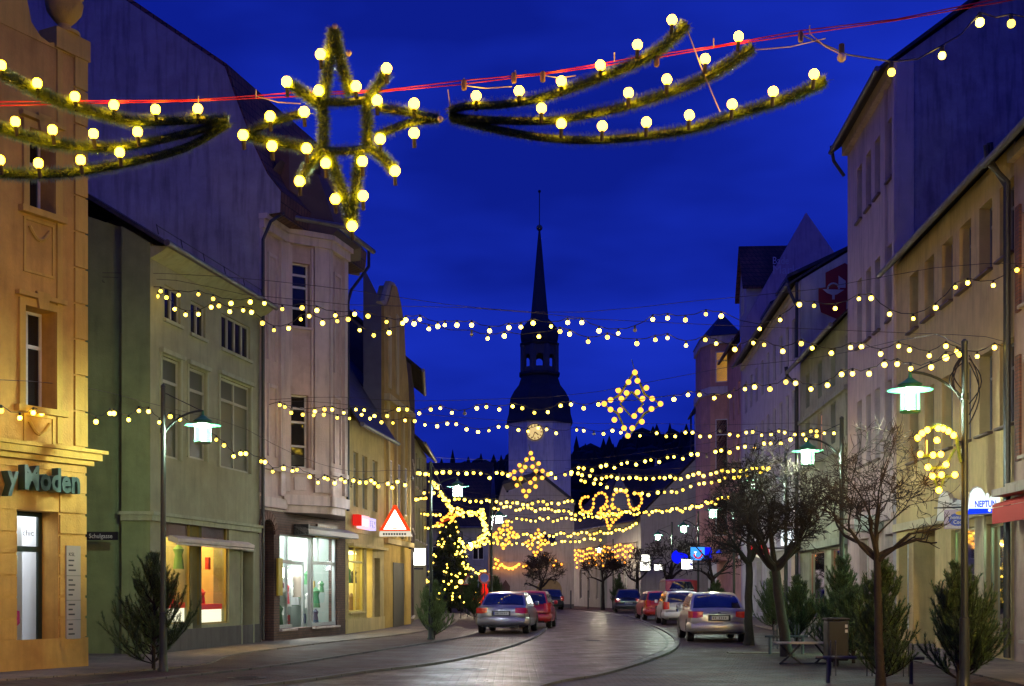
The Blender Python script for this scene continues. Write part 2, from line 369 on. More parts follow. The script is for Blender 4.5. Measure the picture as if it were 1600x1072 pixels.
m = MB(); m.box(f, 0, L1+.10, zc0, zc0+.1, 0, .14); m.box(f, 0, L1+.2, zc0+.1, zc1+.06, 0, .26); m.box(f, 0, L1+.28, zc1+.06, zc1+.13, 0, .34)
m.build('cornice', YTR, b)
m = MB(); z = zc1+.2; q0 = u(115)
while z < zt-.2:
    m.box(f, q0, L1+.02, z, z+.66, 0, .05); z += .7
m.box(f, u(88), u(96), zc1+.2, zt, 0, .035); m.build('quoins', YTR, b)
for o in ops[1:]:
    m = MB(); a, c, e, g = o[:4]; t = .13
    m.box(f, a-t, a, e-.02, g+t, 0, .06); m.box(f, c, c+t, e-.02, g+t, 0, .06); m.box(f, a, c, g, g+t, 0, .06)
    m.box(f, a-.22, c+.22, e-.14, e-.02, 0, .14); m.box(f, a-.2, c+.2, g+t+.04, g+t+.12, 0, .12)
    uc = (a+c)/2; m.prism(f, [(uc-.1, g-.02), (uc+.1, g-.02), (uc+.16, g+.3), (uc-.16, g+.3)], .06, .12)
    m.build('window_surround', YTR, b)
for (za, zb) in ((f.z(60, 712), f.z(60, 648)), (f.z(60, 430), f.z(60, 345))):
    for du in (0, -2.9):
        a, c = u(36)+du, u(84)+du; m = MB()
        for q in ((a, c, za, za+.05), (a, c, zb-.05, zb), (a, a+.05, za+.05, zb-.05), (c-.05, c, za+.05, zb-.05)): m.box(f, q[0], q[1], q[2], q[3], 0, .03)
        pts = [f(a+.12+(c-a-.24)*k/8, zb-.15-.22*math.sin(math.pi*k/8), .03) for k in range(9)]; m.tube(pts, .035, 6); m.build('relief_panel', YTR, b)
m = MB(); g = [(0, zt-.003), (L1, zt-.003), (L1, zt+.1), (u(86), zt+.12), (u(76), zt+.05), (u(62), zt+.1), (u(48), zt+.28), (u(40), zt+.75), (u(30), zt+.85), (u(4), zt+.9), (u(-30), zt+1.5), (u(-60), zt+2.4), (0, zt+2.5)]
m.prism(f, g, -.35, 0.02); m.box(f, u(84), L1+.06, zt+.02, zt+.42, -.4, .08); m.box(f, u(30), u(44), zt+.85, zt+.98, -.4, .06); m.build('gable', YTR, b)
uc = (u(84)+L1)/2; p = f(uc, zt+.42, -.15)
MB().lathe(p, [(.3, 0), (.3, .06), (.14, .1), (.12, .2), (.22, .3), (.33, .45), (.36, .62), (.33, .66), (.33, .72), (.37, .76), (.34, .9), (.2, 1.02), (.1, 1.1), (.13, 1.2), (.05, 1.3), (.02, 1.4)], 20).build('urn', YTR, b, True)
m = MB(); m.quad(f(L1-.01, 0, 0), f(L1-.01, zt, 0), f(L1-.01, zt, -7), f(L1-.01, 0, -7)); m.quad(f(0, 0, -7), f(L1, 0, -7), f(L1, zt, -7), f(0, zt, -7)); m.build('side_wall', YEL, b)
MB().prism(lambda a, z, d: f(d, z, a), [(-.3, zt), (-4, zt+2.2), (-7.2, zt), ], 0, L1).build('roof', TILE, b)
# shop window
GRN = pr('dark_green_frame', (.012, .03, .028), .4)
win(b, f, ops[0][0], ops[0][1], zs0, zs1, .44, 1, .27, sill=False, fm=GRN, gm=CLEAR, fw=.09, name='shop_window')
COOL = emi('cool_shop_light', (.95, .97, 1), 9); LW = pr('shop_white', (.62, .62, .64), .6)
shopfit(b, f, ops[0][0]-.9, ops[0][1]+.05, zs0-.05, zs1+.1, 2.0, COOL, LW)
m = MB(); fr_ = f(0, 0, 0)
cu = lambda uu, dd, w, z0, z1, n=9: [(uu+w*k/n, dd+(.03 if k % 2 else -.03)) for k in range(n+1)]
m = MB(); pts = cu(ops[0][0]+.42, -.85, .42, 0, 0)
for i in range(len(pts)-1): m.quad(f(pts[i][0], zs0, pts[i][1]), f(pts[i+1][0], zs0, pts[i+1][1]), f(pts[i+1][0], zs1, pts[i+1][1]), f(pts[i][0], zs1, pts[i][1]))
m.build('curtain', pr('curtain', (.8, .8, .8), .9), b)
# mannequin torso in tan coat + red baubles + pink scarf
t = thing('dress_form', 'headless dress form in a tan coat inside the yellow house shop window', 'mannequin', f(ops[0][0]+.33, zs0, -.8))
p = f(ops[0][0]+.33, zs0, -.8)
MB().lathe(p+Vector((0, 0, .75)), [(.2, 0), (.17, .2), (.14, .42), (.2, .62), (.19, .78), (.06, .86), (.05, .93)], 12, 0, 1, .6).build('torso', pr('tan_cloth', (.35, .2, .1), .8), t, True)
MB().tube([p, p+Vector((0, 0, .8))], .02, 6).build('stand', BLACK, t); MB().lathe(p, [(.16, 0), (.16, .03)], 12).build('base', BLACK, t)
t = thing('bauble_garland', 'green garland with red baubles hanging in the yellow house shop window', 'garland', f(ops[0][0]+.14, zs1, -.62))
pa = [f(ops[0][0]+.14+.03*math.sin(k*1.3), zs1-.1-(zs1-zs0-.5)*k/14, -.62) for k in range(15)]
MB().tube(pa, .05, 6).build('foliage', pr('tinsel_green', (.05, .16, .02), .4), t)
for k in (7, 8, 10, 12, 14): MB().ball(pa[k]+Vector((.05, -.06, 0)), .055, 10).build('bauble', pr('bauble_red', (.7, .02, .02), .2, emit=(.8, .02, .02), es=.2), t, True)
MB().tube([f(ops[0][0]+.1, zs0+.25, -.6), f(ops[0][0]+.3, zs0+.4, -.6), f(ops[0][0]+.5, zs0+.55, -.6), f(ops[0][0]+.55, zs0+.75, -.6)], [.03, .09, .08, .03], 8).build('x', pr('pink', (.8, .05, .3), .5))
o = bpy.data.objects['x']; o.name = 'silk_scarf'; tag(o, 'pink scarf draped at the bottom of the yellow house shop window', 'scarf')
o = text('chic', .17, f(ops[0][0]+.48, zs1-.46, -.40), f(1, 0)-f(0, 0), (0, 0, 1), pr('grey_text', (.12, .1, .1), .6), b, 'window_lettering', .002)
# sign letters
sg = thing('shop_sign', 'dark green raised shop lettering above the window of the yellow house', 'sign', f(u(0), 3.6, .1))
LET = pr('letter_green', (.035, .09, .075), .5)
text('y Moden', .62, f(u(0)-.02, f.z(50, 766), .16), f(1, 0)-f(0, 0), (0, 0, 1), LET, sg, 'lettering', .09, sx=.78, bold=.018)
text('Lad', .62, f(u(0)-1.02, f.z(50, 766), .16), f(1, 0)-f(0, 0), (0, 0, 1), LET, sg, 'lettering', .09, sx=.78, bold=.018)
# notice board
t = thing('notice_board', 'tall pale board of company plates screwed to the yellow house beside its shop window', 'sign', f(u(110), 1, .05))
za, zb = f.z(111, 998), f.z(111, 853)
MB().box(f, u(100), u(122), za, zb, .036, .07).build('board', pr('board', (.42, .38, .33), .5, var=.1), t)
DT = pr('dark_text', (.05, .05, .05), .6)
text('KSL', .1, f(u(103), zb-.2, .075), f(1, 0)-f(0, 0), (0, 0, 1), DT, t, 'lettering', .002)
m = MB()
for k in range(16):
    zz = zb-.3-k*.095
    if k in (3, 8, 12): MB().box(f, u(100), u(122), zz, zz+.008, .07, .074).build('divider', DT, t)
    else: MB().box(f, u(103), u(103)+.1+.13*random.random(), zz, zz+.03, .07, .0715).build('text_line', DT, t)
pass

# ---- green house
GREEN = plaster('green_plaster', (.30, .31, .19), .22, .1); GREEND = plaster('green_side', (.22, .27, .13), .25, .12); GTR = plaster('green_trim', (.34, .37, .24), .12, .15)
GR = plaster('grey_plinth', (.12, .115, .11), .2, .2)
f = Fr((-8.42, 29.8), (-7.2, 36.5)); fs = Fr((-15, 29.8), (-8.42, 29.8))
b = thing('green_house', 'olive green three storey house with cream windows and an awning over its lit shop', 'house', (-8.42, 29.8, 0)); u = f.u
Z = 9.6
shop = [(u(257), u(301), f.z(280, 975), f.z(280, 812), .45), (u(315), u(358), f.z(336, 975), f.z(336, 815), .45)]
door = (u(377), u(394), 0.05, f.z(385, 862), .45)
up1 = [(u(252), u(281), f.z(266, 716), f.z(266, 560), .1), (u(294), u(322), f.z(308, 718), f.z(308, 578), .1), (u(343), u(391), f.z(366, 735), f.z(366, 597), .1)]
up2 = [(u(257), u(282), f.z(269, 503), f.z(269, 450), .1), (u(298), u(321), f.z(309, 525), f.z(309, 474), .1), (u(346), u(391), f.z(368, 553), f.z(368, 500), .1)]
mid = (u(301), u(315), .05, f.z(308, 815), .9)
wall(b, f, 0, Z, shop+[door, mid]+up1+up2, GREEN)
fm = pr('cream_window', (.34, .35, .26), .5)
GG = pr('greenish_glass', (.05, .06, .035), .4)
for k, o in enumerate(up1): win(b, f, *o[:4], .06, 1 if k < 2 else 2, .24, sill=False, fm=fm, gm=GG, fw=.06)
for k, o in enumerate(up2): win(b, f, *o[:4], .06, 2 if k < 2 else 4, None, sill=False, fm=fm, fw=.06)
m = MB()
for o in up1: m.box(f, o[0]-.12, o[1]+.12, o[3]+.05, o[3]+.15, 0, .12); m.box(f, o[0]-.09, o[0], o[2], o[3]+.05, 0, .04); m.box(f, o[1], o[1]+.09, o[2], o[3]+.05, 0, .04)
for o in up2: m.box(f, o[0]-.07, o[1]+.07, o[2]-.08, o[2], 0, .07)
zb = 3.22; m.box(f, -.09, f.L, zb-.08, zb+.05, 0, .09); m.box(f, -.13, f.L, zb+.05, zb+.13, 0, .14)
m.box(f, door[0]-.1, door[1]+.1, door[3], door[3]+.09, 0, .06); m.box(f, door[0]-.07, door[0], 0, door[3], 0, .04); m.box(f, door[1], door[1]+.07, 0, door[3], 0, .04)
m.build('trim', GTR, b)
m = MB(); us0 = fs.u(190); m.box(fs, us0, fs.L+.07, zb-.08, zb+.05, 0, .09); m.box(fs, us0-.03, fs.L+.12, zb+.05, zb+.13, 0, .14); m.build('trim', GTR, b)
MB().box(f, 0, f.L, 0, .55, .002, .03).build('plinth', GR, b)
m = MB()
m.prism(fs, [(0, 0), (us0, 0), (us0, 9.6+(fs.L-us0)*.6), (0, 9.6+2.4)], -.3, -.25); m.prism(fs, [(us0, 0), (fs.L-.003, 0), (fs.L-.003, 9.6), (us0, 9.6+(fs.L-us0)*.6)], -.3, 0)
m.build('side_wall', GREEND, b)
MB().box(f, door[0], door[1], .05, door[3], -.5, -.42).build('door', pr('grey_green_door', (.06, .065, .045), .5), b)
m = MB(); m.box(f, mid[0], mid[1], 0, mid[3], -.95, -.9); m.build('door', pr('ochre_door', (.30, .2, .04), .5), b)
m = MB(); r = lambda uu, zz, dd: f(dd, zz, uu)
m.prism(r, [(.42, Z-.1), (.42, Z), (-4, Z+2.75), (-8.4, Z), (-8.4, Z-.12), (-4, Z+2.6)], -.18, f.L); m.build('roof', SLATE, b)
gutter(b, f, Z-.06, .5, -.18, f.L); MB().prism(r, [(.002, Z-.35), (.3, Z-.2), (.42, Z-.1), (.002, Z-.06)], 0, f.L).build('cornice', GTR, b)
m = MB()
for a in (-.1, 1.2, 2.5, 3.8, 5.1, 6.4): m.tube([f(a, Z+.16, .25), f(a, Z+.4, .2)], .012, 4)
m.tube([f(-.1, Z+.38, .2), f(6.4, Z+.38, .2)], .012, 4); m.build('snow_guard', METAL, b)
WARM = emi('warm_shop_light', (1, .68, .22), 20); CW = pr('shop_cream', (.6, .45, .2), .7)
for o in shop:
    win(b, f, *o[:4], .07, 1, None, sill=False, fm=pr('ochre_frame', (.35, .27, .06), .5), gm=CLEAR, fw=.05, name='shop_window')
shopfit(b, f, shop[0][0]-.3, shop[0][1]+.1, shop[0][2]-.02, shop[0][3]+.2, 2.2, WARM, CW); shopfit(b, f, shop[1][0]-.1, shop[1][1]+.2, shop[1][2]-.02, shop[1][3]+.2, 2.2, WARM, CW)
# scalloped drape, display shelf, red cloth
for i, o in enumerate(shop):
    a, c = o[0]+.05, o[1]-.05; pl = [(a, o[3])]+[(a+(c-a)*k/12, o[3]-.42-.14*abs(math.cos(math.pi*k/6))) for k in range(13)]+[(c, o[3])]
    MB().prism(f, pl, -.14, -.13).build('valance', pr('valance', (.55, .38, .36), .8), b)
    t = MB(); t.box(f, a, c, o[2]+.02, o[2]+.38, -1.0, -.2); t.build('display_shelf', emi('lit_shelf', (1, .9, .6), 1.6), b)
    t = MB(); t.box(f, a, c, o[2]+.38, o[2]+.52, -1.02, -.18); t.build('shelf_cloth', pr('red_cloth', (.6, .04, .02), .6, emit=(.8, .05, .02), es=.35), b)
    MB().quad(f(a, o[2]+.55, -1.6), f(c, o[2]+.55, -1.6), f(c, o[3], -1.6), f(a, o[3], -1.6)).build('net_curtain', pr('brown_net', (.5, .3, .12), .8, var=.4, vs=9), b)
stock(b, f, shop[0][0]+.1, shop[0][1]-.2, shop[0][2]+.5, shop[0][3]-.7, -.7, -.25, 9, 31, ((.6, .05, .04), (.6, .5, .3), (.1, .25, .06), (.6, .55, .5)))
stock(b, f, shop[1][0]+.1, shop[1][1]-.2, shop[1][2]+.5, shop[1][3]-.7, -.7, -.25, 8, 32, ((.6, .05, .04), (.6, .4, .15), (.3, .15, .05)))
t = thing('awning', 'rolled pale awning case over the shop of the green house', 'awning', f(u(300), f.z(280, 812), .2))
MB().prism(lambda uu, zz, dd: f(dd, zz, uu), [(.01, 2.70), (.01, 2.82), (.08, 2.84), (.26, 2.76), (.26, 2.68), (.2, 2.66)], u(262), u(384)).build('case', CREAM, t)
MB().box(f, u(262), u(384), 2.61, 2.655, .18, .24).build('valance', CREAM, t)
# street name plate in the alley
t = thing('street_name_plate', 'small black street name plate reading Schulgasse on the green alley wall', 'sign', P(160, 838, 29.4))
fp = Fr((P(134, 0, 29.4).x, 29.4), (P(185, 0, 29.4).x, 29.4))
MB().box(fp, 0, fp.L, P(0, 844, 29.4).z, P(0, 831, 29.4).z, 0, .03).build('plate', pr('enamel_black', (.008, .008, .02), .3), t)
text('Schulgasse', .15, fp(.08, P(0, 841, 29.4).z, .032), (1, 0, 0), (0, 0, 1), pr('white_text', (.55, .55, .55), .5), t, 'lettering', .002, sx=.86)
MB().box(fp, .05, .1, P(0, 840, 29.4).z, P(0, 835, 29.4).z, -.12, -.02).build('bracket', METAL, t)

# ---- tall house with bay tower and mansard
PINK = plaster('pink_plaster', (.56, .43, .37)); PTR = plaster('pink_trim', (.60, .50, .45), .15, .2); FIRE = plaster('firewall_render', (.34, .32, .36), .25, .3)
P0 = (-7.2, 36.52); P1 = (-6.81, 38.07); P2 = (-5.6, 38.9); P3 = (-5.25, 40.34); P4 = (-5.6, 43.0)
f = Fr(P0, P4); b = thing('bay_tower_house', 'tall pink house with a polygonal bay tower, dark mansard roof and lit clothes shop', 'house', (*P0, 0))
fw_ = Fr((-14.6, 36.52), (-7.2, 36.52)); X = lambda x: x+14.6
prof = [(X(-14.6), 0), (X(-7.2), 0), (X(-7.2), 12.2), (X(-6.62), 12.3), (X(-6.6), 12.9), (X(-6.99), 13.4), (X(-7.39), 14.25), (X(-7.94), 15.7), (X(-8.2), 16.45), (X(-11.1), 18.4), (X(-14.6), 20.7)]
MB().prism(fw_, prof, -.3, 0).build('firewall', FIRE, b)
# mansard: sweep outline along the front
m = MB(); outl = [(-.5, 12.15), (-6.62+7.2, 12.25), (-6.56+7.2, 12.9), (-6.95+7.2, 13.4), (-7.35+7.2, 14.25), (-7.9+7.2, 15.75), (-8.15+7.2, 16.55), (-11.1+7.2, 18.55), (-14.6+7.2, 20.85), (-14.6+7.2, 12.15)]
dv = Vector((f.d.x, f.d.y, 0))*6.9
n = len(outl); vs = [Vector((-7.2+a, 36.56, z)) for a, z in outl]+[Vector((-7.2+a, 36.56, z))+dv for a, z in outl]
m.add(vs, [tuple(range(n)), tuple(range(2*n-1, n-1, -1))]+[(i, (i+1) % n, n+(i+1) % n, n+i) for i in range(n)]); m.build('roof', brick('mansard_tile', (.13, .06, .04), (.09, .045, .03), (.02, .01, .01), .25, .3, .02, .8, .6, 'sz', .03), b)
m = MB()
for k in (1.2, 3.6):   # dormers
    q = Vector((-7.2, 36.5, 0))+Vector((f.d.x, f.d.y, 0))*k; g = Fr((q.x+.35, q.y), (q.x+.35+f.d.x*1.3, q.y+f.d.y*1.3))
    m.box(g, 0, 1.3, 13.3, 14.9, -1.5, .0)
m.build('dormer', pr('dormer_brown', (.16, .09, .06), .8, var=.2), b)
zb0, ztop = 4.05, 12.1
fA = Fr(P0, P1); fB = Fr(P1, P2); fC = Fr(P2, P3); 
wb = [(fB.u(456), fB.u(484), fB.z(470, 511), fB.z(470, 411), .22), (fB.u(455), fB.u(482), fB.z(470, 731), fB.z(470, 617), .22)]
wall(b, fA, 3.92, ztop, [], PINK); wall(b, fB, zb0, ztop, wb, PINK); wall(b, fC, zb0, ztop, [], PINK)
for o in wb: win(b, fB, *o[:4], .16, 1, .37, rows=[.18, .37, .7], sill=PTR)
q = wb[1]; MB().box(fB, q[0]+.06, q[1]-.06, q[2]+.1, q[2]+.4, -.17, -.165).build('window_dark_strip', pr('near_black_strip', (.02, .015, .01), .5), b)  # plain near-black strip low on the lower bay window, no emission
m = MB()
for g, sp in ((fA, ((.0, .2), (1.28, 1.59))), (fB, ((-.02, .2), (1.0, 1.48))), (fC, ((.0, .2), (1.2, 1.5)))):
    for a, c in sp: m.box(g, a, min(c, g.L+.02), zb0+.4 if g is not fA else 4.3, ztop-.25, 0, .09)
    m.box(g, -.03, g.L+.03, ztop-.25, ztop, 0, .16); m.box(g, -.06, g.L+.06, ztop, ztop+.15, 0, .25)
    m.box(g, 0, g.L, 5.0, 5.12, 0, .12)
    m.box(g, -.02, g.L+.02, zb0 if g is not fA else 3.9, (zb0 if g is not fA else 3.9)+.3, 0, .14)
for g in (fA, fC):  # niche panels
    a, c = g.L*.35, g.L*.65
    m.box(g, a-.06, a, 8.2, 11.2, 0, .05); m.box(g, c, c+.06, 8.2, 11.2, 0, .05); m.box(g, a-.06, c+.06, 11.2, 11.3, 0, .05)
    m.box(g, a-.06, a, 5.4, 7.4, 0, .05); m.box(g, c, c+.06, 5.4, 7.4, 0, .05); m.box(g, a-.06, c+.06, 7.4, 7.5, 0, .05)
m.box(fB, .35, .75, 4.5, 4.9, 0, .03); m.box(fB, .22, .28, 7.6, 11.8, 0, .05); m.box(fB, .9, .96, 5.2, 11.8, 0, .05)
m.build('pilasters', PTR, b)
m = MB(); foot = [fA(0, 0, 0), fB(0, 0, 0), fB(fB.L, 0, 0), fC(fC.L, 0, 0), f(f.L, 0, 0), f(f.L, 0, -3), f(0, 0, -3)]
for z0, z1, s in ((zb0-.22, zb0, .0), ):
    vs = [Vector((p.x, p.y, z0)) for p in foot]+[Vector((p.x, p.y, z1)) for p in foot]; n = 7
    m.add(vs, [tuple(range(n)), tuple(range(2*n-1, n-1, -1))]+[(i, (i+1) % n, n+(i+1) % n, n+i) for i in range(n)])
m.build('bay_floor', PTR, b)
m = MB(); pe = Fr(P3, P4); m.box(pe, 0, pe.L, zb0, ztop, -.05, 0); m.build('bay_side', PINK, b)
# bay eaves with flared roof
m = MB(); cx = sum(p.x for p in foot[:4])/4; cy = sum(p.y for p in foot[:4])/4
ring = lambda s, z: [Vector((cx+(p.x-cx)*s, max(cy+(p.y-cy)*s, 36.6), z)) for p in foot[:5]]
A_, B_, C_ = ring(1.12, ztop+.15), ring(1.42, ztop+.42), ring(1.30, ztop+.62); D_ = ring(.55, ztop+2.0)
vs = A_+B_+C_+D_; fsx = []
for k in range(3):
    for i in range(4): fsx.append((k*5+i, k*5+i+1, (k+1)*5+i+1, (k+1)*5+i))
m.add(vs, fsx); m.build('bay_roof', pr('dark_eaves', (.09, .06, .045), .7, var=.2), b)
gutter(b, fB, ztop+.35, .62, -.4, fB.L+.4); gutter(b, fC, ztop+.35, .5, -.3, fC.L+1.2)
q = fC(fC.L+.9, ztop+.3, .45); MB().tube([q, q+Vector((0, 0, -.5)), fC(fC.L+.2, ztop-1.1, .12), fC(fC.L+.02, ztop-1.5, .08), fC(fC.L+.02, 4, .08)], .05, 8).build('downpipe', METAL, b, True)
q = fA(-.02, ztop, .15); MB().tube([fA(.4, ztop+.25, .55), fA(-.02, ztop-.1, .35), fA(-.03, ztop-.6, .12), fA(-.03, .1, .12)], .05, 8).build('downpipe', METAL, b, True)
# ground floor: brown brick with arch and clothes shop
BRK = brick('brown_brick', (.13, .07, .05), (.10, .055, .04), (.05, .04, .035), .24, .075, .01, .8, .4, 'sz', .008)
u = f.u; sw = (u(437), u(527), .35, f.z(480, 838), .35); ar = (u(408), u(428), 0.02, f.z(418, 812), .5)
wall(b, f, 0, 3.9, [sw, ar], BRK)
m = MB(); uc, ra = (ar[0]+ar[1])/2, (ar[1]-ar[0])/2
MB().prism(f, [(ar[0], ar[3]-ra)]+[(uc-ra*math.cos(math.pi*k/10), ar[3]-ra+ra*math.sin(math.pi*k/10)) for k in range(1, 10)]+[(ar[1], ar[3]-ra), (ar[1]+.001, ar[3]+.01), (ar[0]-.001, ar[3]+.01)], -.4, -.002).build('arch', BRK, b)
for k in range(11):
    t0, t1 = math.pi*k/11, math.pi*(k+.85)/11
    m.prism(f, [(uc-(ra+a)*math.cos(t), ar[3]-ra+(ra+a)*math.sin(t)) for a, t in ((.02, t0), (.24, t0), (.24, t1), (.02, t1))], 0, .04)
m.build('arch_bricks', pr('arch_brick', (.15, .08, .055), .8, var=.2), b)
MB().box(f, ar[0], ar[1], 0, ar[3], -.55, -.48).build('door', pr('brown_door', (.045, .02, .015), .6), b)
FRS = pr('steel_frame', (.42, .44, .44), .35, .3); o = sw
m = MB(); ua, ub, uc2, ud = o[0], u(458), u(488), o[1]
for a in (ua, uc2, ud-.09): m.box(f, a, a+.09, o[2], o[3], -.16, -.06)
m.box(f, uc2, uc2+.2, 0, o[3], -.17, -.05); m.box(f, uc2-.002, ua, o[3]-.06, o[3], -.15, -.07); m.box(f, u(460), u(460)+.08, 0, o[3], -.34, -.26)
for a, c in ((ua, u(460)), (uc2+.2, ud)): m.box(f, a+.05, c, o[2]+.02, o[2]+.12, -.15, -.07); m.box(f, a+.05, c, 2.32, 2.42, -.15, -.07)
m.box(f, uc2+.2+.45, uc2+.2+.5, 2.42, o[3], -.14, -.08)
m.build('shop_window', FRS, b)
g = MB(); g.quad(f(ua, o[2], -.11), f(u(460), o[2], -.11), f(u(460), o[3], -.11), f(ua, o[3], -.11)); g.quad(f(uc2, o[2], -.11), f(ud, o[2], -.11), f(ud, o[3], -.11), f(uc2, o[3], -.11))
g.build('shop_pane', CLEAR, b)
dr = MB(); dr.box(f, u(461)+.02, uc2-.01, .04, .28, -.34, -.28); dr.box(f, uc2-.09, uc2-.01, .28, 2.3, -.34, -.28); dr.box(f, u(461)+.02, uc2-.01, 2.3, 2.4, -.34, -.28); dr.build('door', FRS, b)
m = MB(); m.box(f, o[0]-.03, u(461), .29, .35, -.2, .1); m.box(f, uc2, o[1]+.05, .29, .35, -.2, .1); m.build('sill', PTR, b)
COOL2 = emi('cool_shop_light_two', (.93, 1, .95), 17)
shopfit(b, f, o[0]+.01, o[1]-.01, .03, o[3]+.3, 2.6, COOL2, pr('shop_pale', (.28, .32, .29), .7))
# goods: hanging lamps, clothes rails, mannequins
LAMPM = emi('white_lamp', (1, .95, .8), 6)
t = thing('star_lamp', 'bright paper star lamp hanging inside the clothes shop door', 'lamp', f(u(475), 2.2, -.7))
vs = []; c0 = f(u(474), 2.05, -.8)
m = MB()
for k in range(10):
    a = 2*math.pi*k/10; rr = .34 if k % 2 else .15; vs.append(c0+Vector((rr*math.cos(a), 0, rr*math.sin(a))))
m.add(vs+[c0+Vector((0, -.1, 0)), c0+Vector((0, .1, 0))], [(k, (k+1) % 10, 10) for k in range(10)]+[((k+1) % 10, k, 11) for k in range(10)]); m.build('paper_star', LAMPM, t)
MB().tube([c0, c0+Vector((0, 0, .8))], .006, 4).build('cord', BLACK, t)
stock(b, f, o[0]+.15, u(457), .45, 2.2, -.55, -.25, 8, 33); stock(b, f, u(464), u(484), .4, 2.2, -1.1, -.5, 10, 34, ((.6, .6, .58), (.04, .04, .06), (.06, .35, .1), (.5, .06, .08), (.55, .4, .1))); stock(b, f, u(492), o[1]-.35, .45, 2.0, -.6, -.25, 9, 35); stock(b, f, o[1]-.3, o[1]-.15, .3, 2.5, -2.3, -.5, 14, 36)
rng = random.Random(3)
cc = [(.7, .7, .7), (.6, .62, .6), (.05, .05, .08), (.5, .5, .48), (.08, .35, .1), (.6, .1, .12), (.3, .25, .2), (.65, .65, .6)]
for k in range(13):
    uu = [u(446), u(451), u(456), u(466), u(470), u(476), u(481), u(494), u(498), u(503), u(508), u(513), u(519)][k]; dd = -1.0-.4*rng.random(); zz = .5+.9*rng.random()
    cix = rng.choice(cc); h = .5+.3*rng.random(); p = f(uu, zz, dd)
    MB().lathe(p, [(.17, 0), (.15, h*.3), (.13, h*.6), (.17, h*.9), (.1, h), (.03, h+.05)], 8, rng.random(), 1, .5).build('garment', pr('cloth%d' % (k % 8), cix, .85), b, True)
m = MB()
for zz in (.45, 1.1, 1.7): m.box(f, u(492), u(512), zz, zz+.03, -1.9, -1.3)
m.box(f, u(492), u(493), .1, 2.3, -1.9, -1.3); m.build('shelf', pr('dark_shelf', (.12, .1, .08), .6), b)
m = MB()
for k in range(14): m.box(f, u(493)+.12*(k % 7), u(493)+.12*(k % 7)+.08, 1.14+.6*(k//7), 1.3+.6*(k//7)+.08*rng.random(), -1.6, -1.5)
m.build('shelf_goods', pr('goods', (.5, .35, .15), .6), b)
t = thing('awning', 'grey folding awning case over the clothes shop of the pink bay house', 'awning', f(u(480), 2.9, .3))
za = o[3]+.02
MB().prism(lambda uu, zz, dd: f(dd, zz, uu), [(.02, za+.02), (.02, za+.25), (.15, za+.3), (.5, za+.16), (.52, za+.02), (.4, za)], u(458), u(538)).build('case', pr('awning_grey', (.4, .4, .4), .5), t)
MB().box(f, u(458), u(461), za-.02, za+.3, .02, .5).build('bracket', METAL, t)
o_ = tag(MB().box(f, u(491), u(522), 3.22, 3.6, .05, .12).build('shop_sign', pr('brown_sign', (.07, .04, .03), .4)), 'dark brown sign panel with a gold frame above the clothes shop awning', 'sign')
MB().box(f, u(490), u(523), 3.18, 3.22, .04, .14).build('frame', pr('gold', (.5, .38, .08), .4, .6), o_)
for k in range(6): MB().tube([f(u(493)+.2*k, 3.28, .13), f(u(493)+.2*k+.08, 3.52, .13)], .012, 4).build('letter_stroke', pr('gold', (.5, .38, .08)), o_)
o_ = tag(MB().box(f, u(430), u(437), 1.35, 2.45, .04, .1).build('poster_panel', pr('yellow_sign', (.5, .38, .03), .4)), 'narrow yellow panel on the brick pier left of the clothes shop', 'sign')

# ---- low yellow house (with red sign) and baroque gabled house behind it
Y2 = plaster('straw_plaster', (.52, .42, .17)); Y2T = plaster('straw_trim', (.58, .47, .2), .15, .2)
f = Fr((-5.6, 43.05), (-4.9, 49)); b = thing('low_yellow_house', 'low straw yellow house with dark tiled roof and a glowing narrow shop window', 'house', (-5.6, 43.05, 0)); u = f.u
sw = (u(545), u(569), .75, f.z(557, 852), .3); dr = (u(573), u(582), .05, f.z(578, 856), .4); dr2 = (u(585), u(594), .05, 2.7, .4)
ups = [(u(x-4), u(x+4), 4.4, 6.3, .12) for x in (556, 570, 586)]
wall(b, f, 0, 7.75, [sw, dr, dr2]+ups, Y2)
for o in ups: win(b, f, *o[:4], .1, 2, .3, fm=pr('dull_shutter', (.3, .28, .18), .6), gm=pr('shutter_green', (.22, .24, .14), .7), sill=False)
WARM2 = emi('yellow_shop_light', (1, .85, .35), 14)
win(b, f, *sw[:4], .06, 2, .25, sill=Y2T, fm=pr('yellow_frame', (.6, .5, .15), .5), gm=CLEAR, name='shop_window')
shopfit(b, f, sw[0]-.02, dr[1], .4, 2.9, 1.6, WARM2, pr('yellow_shop', (.75, .65, .35), .7))
MB().box(f, sw[0]+.1, sw[1], 1.0, 1.12, -1.2, -.5).build('shelf', emi('yellow_strip', (1, .7, .1), 3), b)
m = MB()
for k in range(12): m.box(f, sw[0]+.15+.3*(k % 4), sw[0]+.35+.3*(k % 4), 1.2+.4*(k//4), 1.4+.4*(k//4), -1.0, -.8)
stock(b, f, sw[0]+.1, sw[1]-.2, .8, 2.3, -.6, -.2, 9, 37)
m.build('shelf_goods', pr('goods2', (.7, .6, .5), .6), b)
MB().box(f, dr2[0], dr2[1], 0, 2.7, -.45, -.38).build('door', pr('dark_bronze', (.06, .045, .02), .5), b)
m = MB()
for z in (.8, 1.3, 1.8, 2.3, 3.1, 3.5): 
    for a, c in (((0, f.L),) if z > 3 else ((0, sw[0]-.05),)): m.box(f, a, c, z, z+.02, .0, .02)
m.box(f, sw[0]-.1, f.L-.1, 3.0, 3.1, 0, .2); m.box(f, 0, f.L, 0, .5, 0, .03); m.build('trim', Y2T, b)
mass(b, f, 7.75, 8, 6.3, Y2, SLATE, .5)
o_ = thing('shop_sign', 'red and white lit lettering above the straw yellow house shop window', 'sign', f(u(550), 3.5, .2))
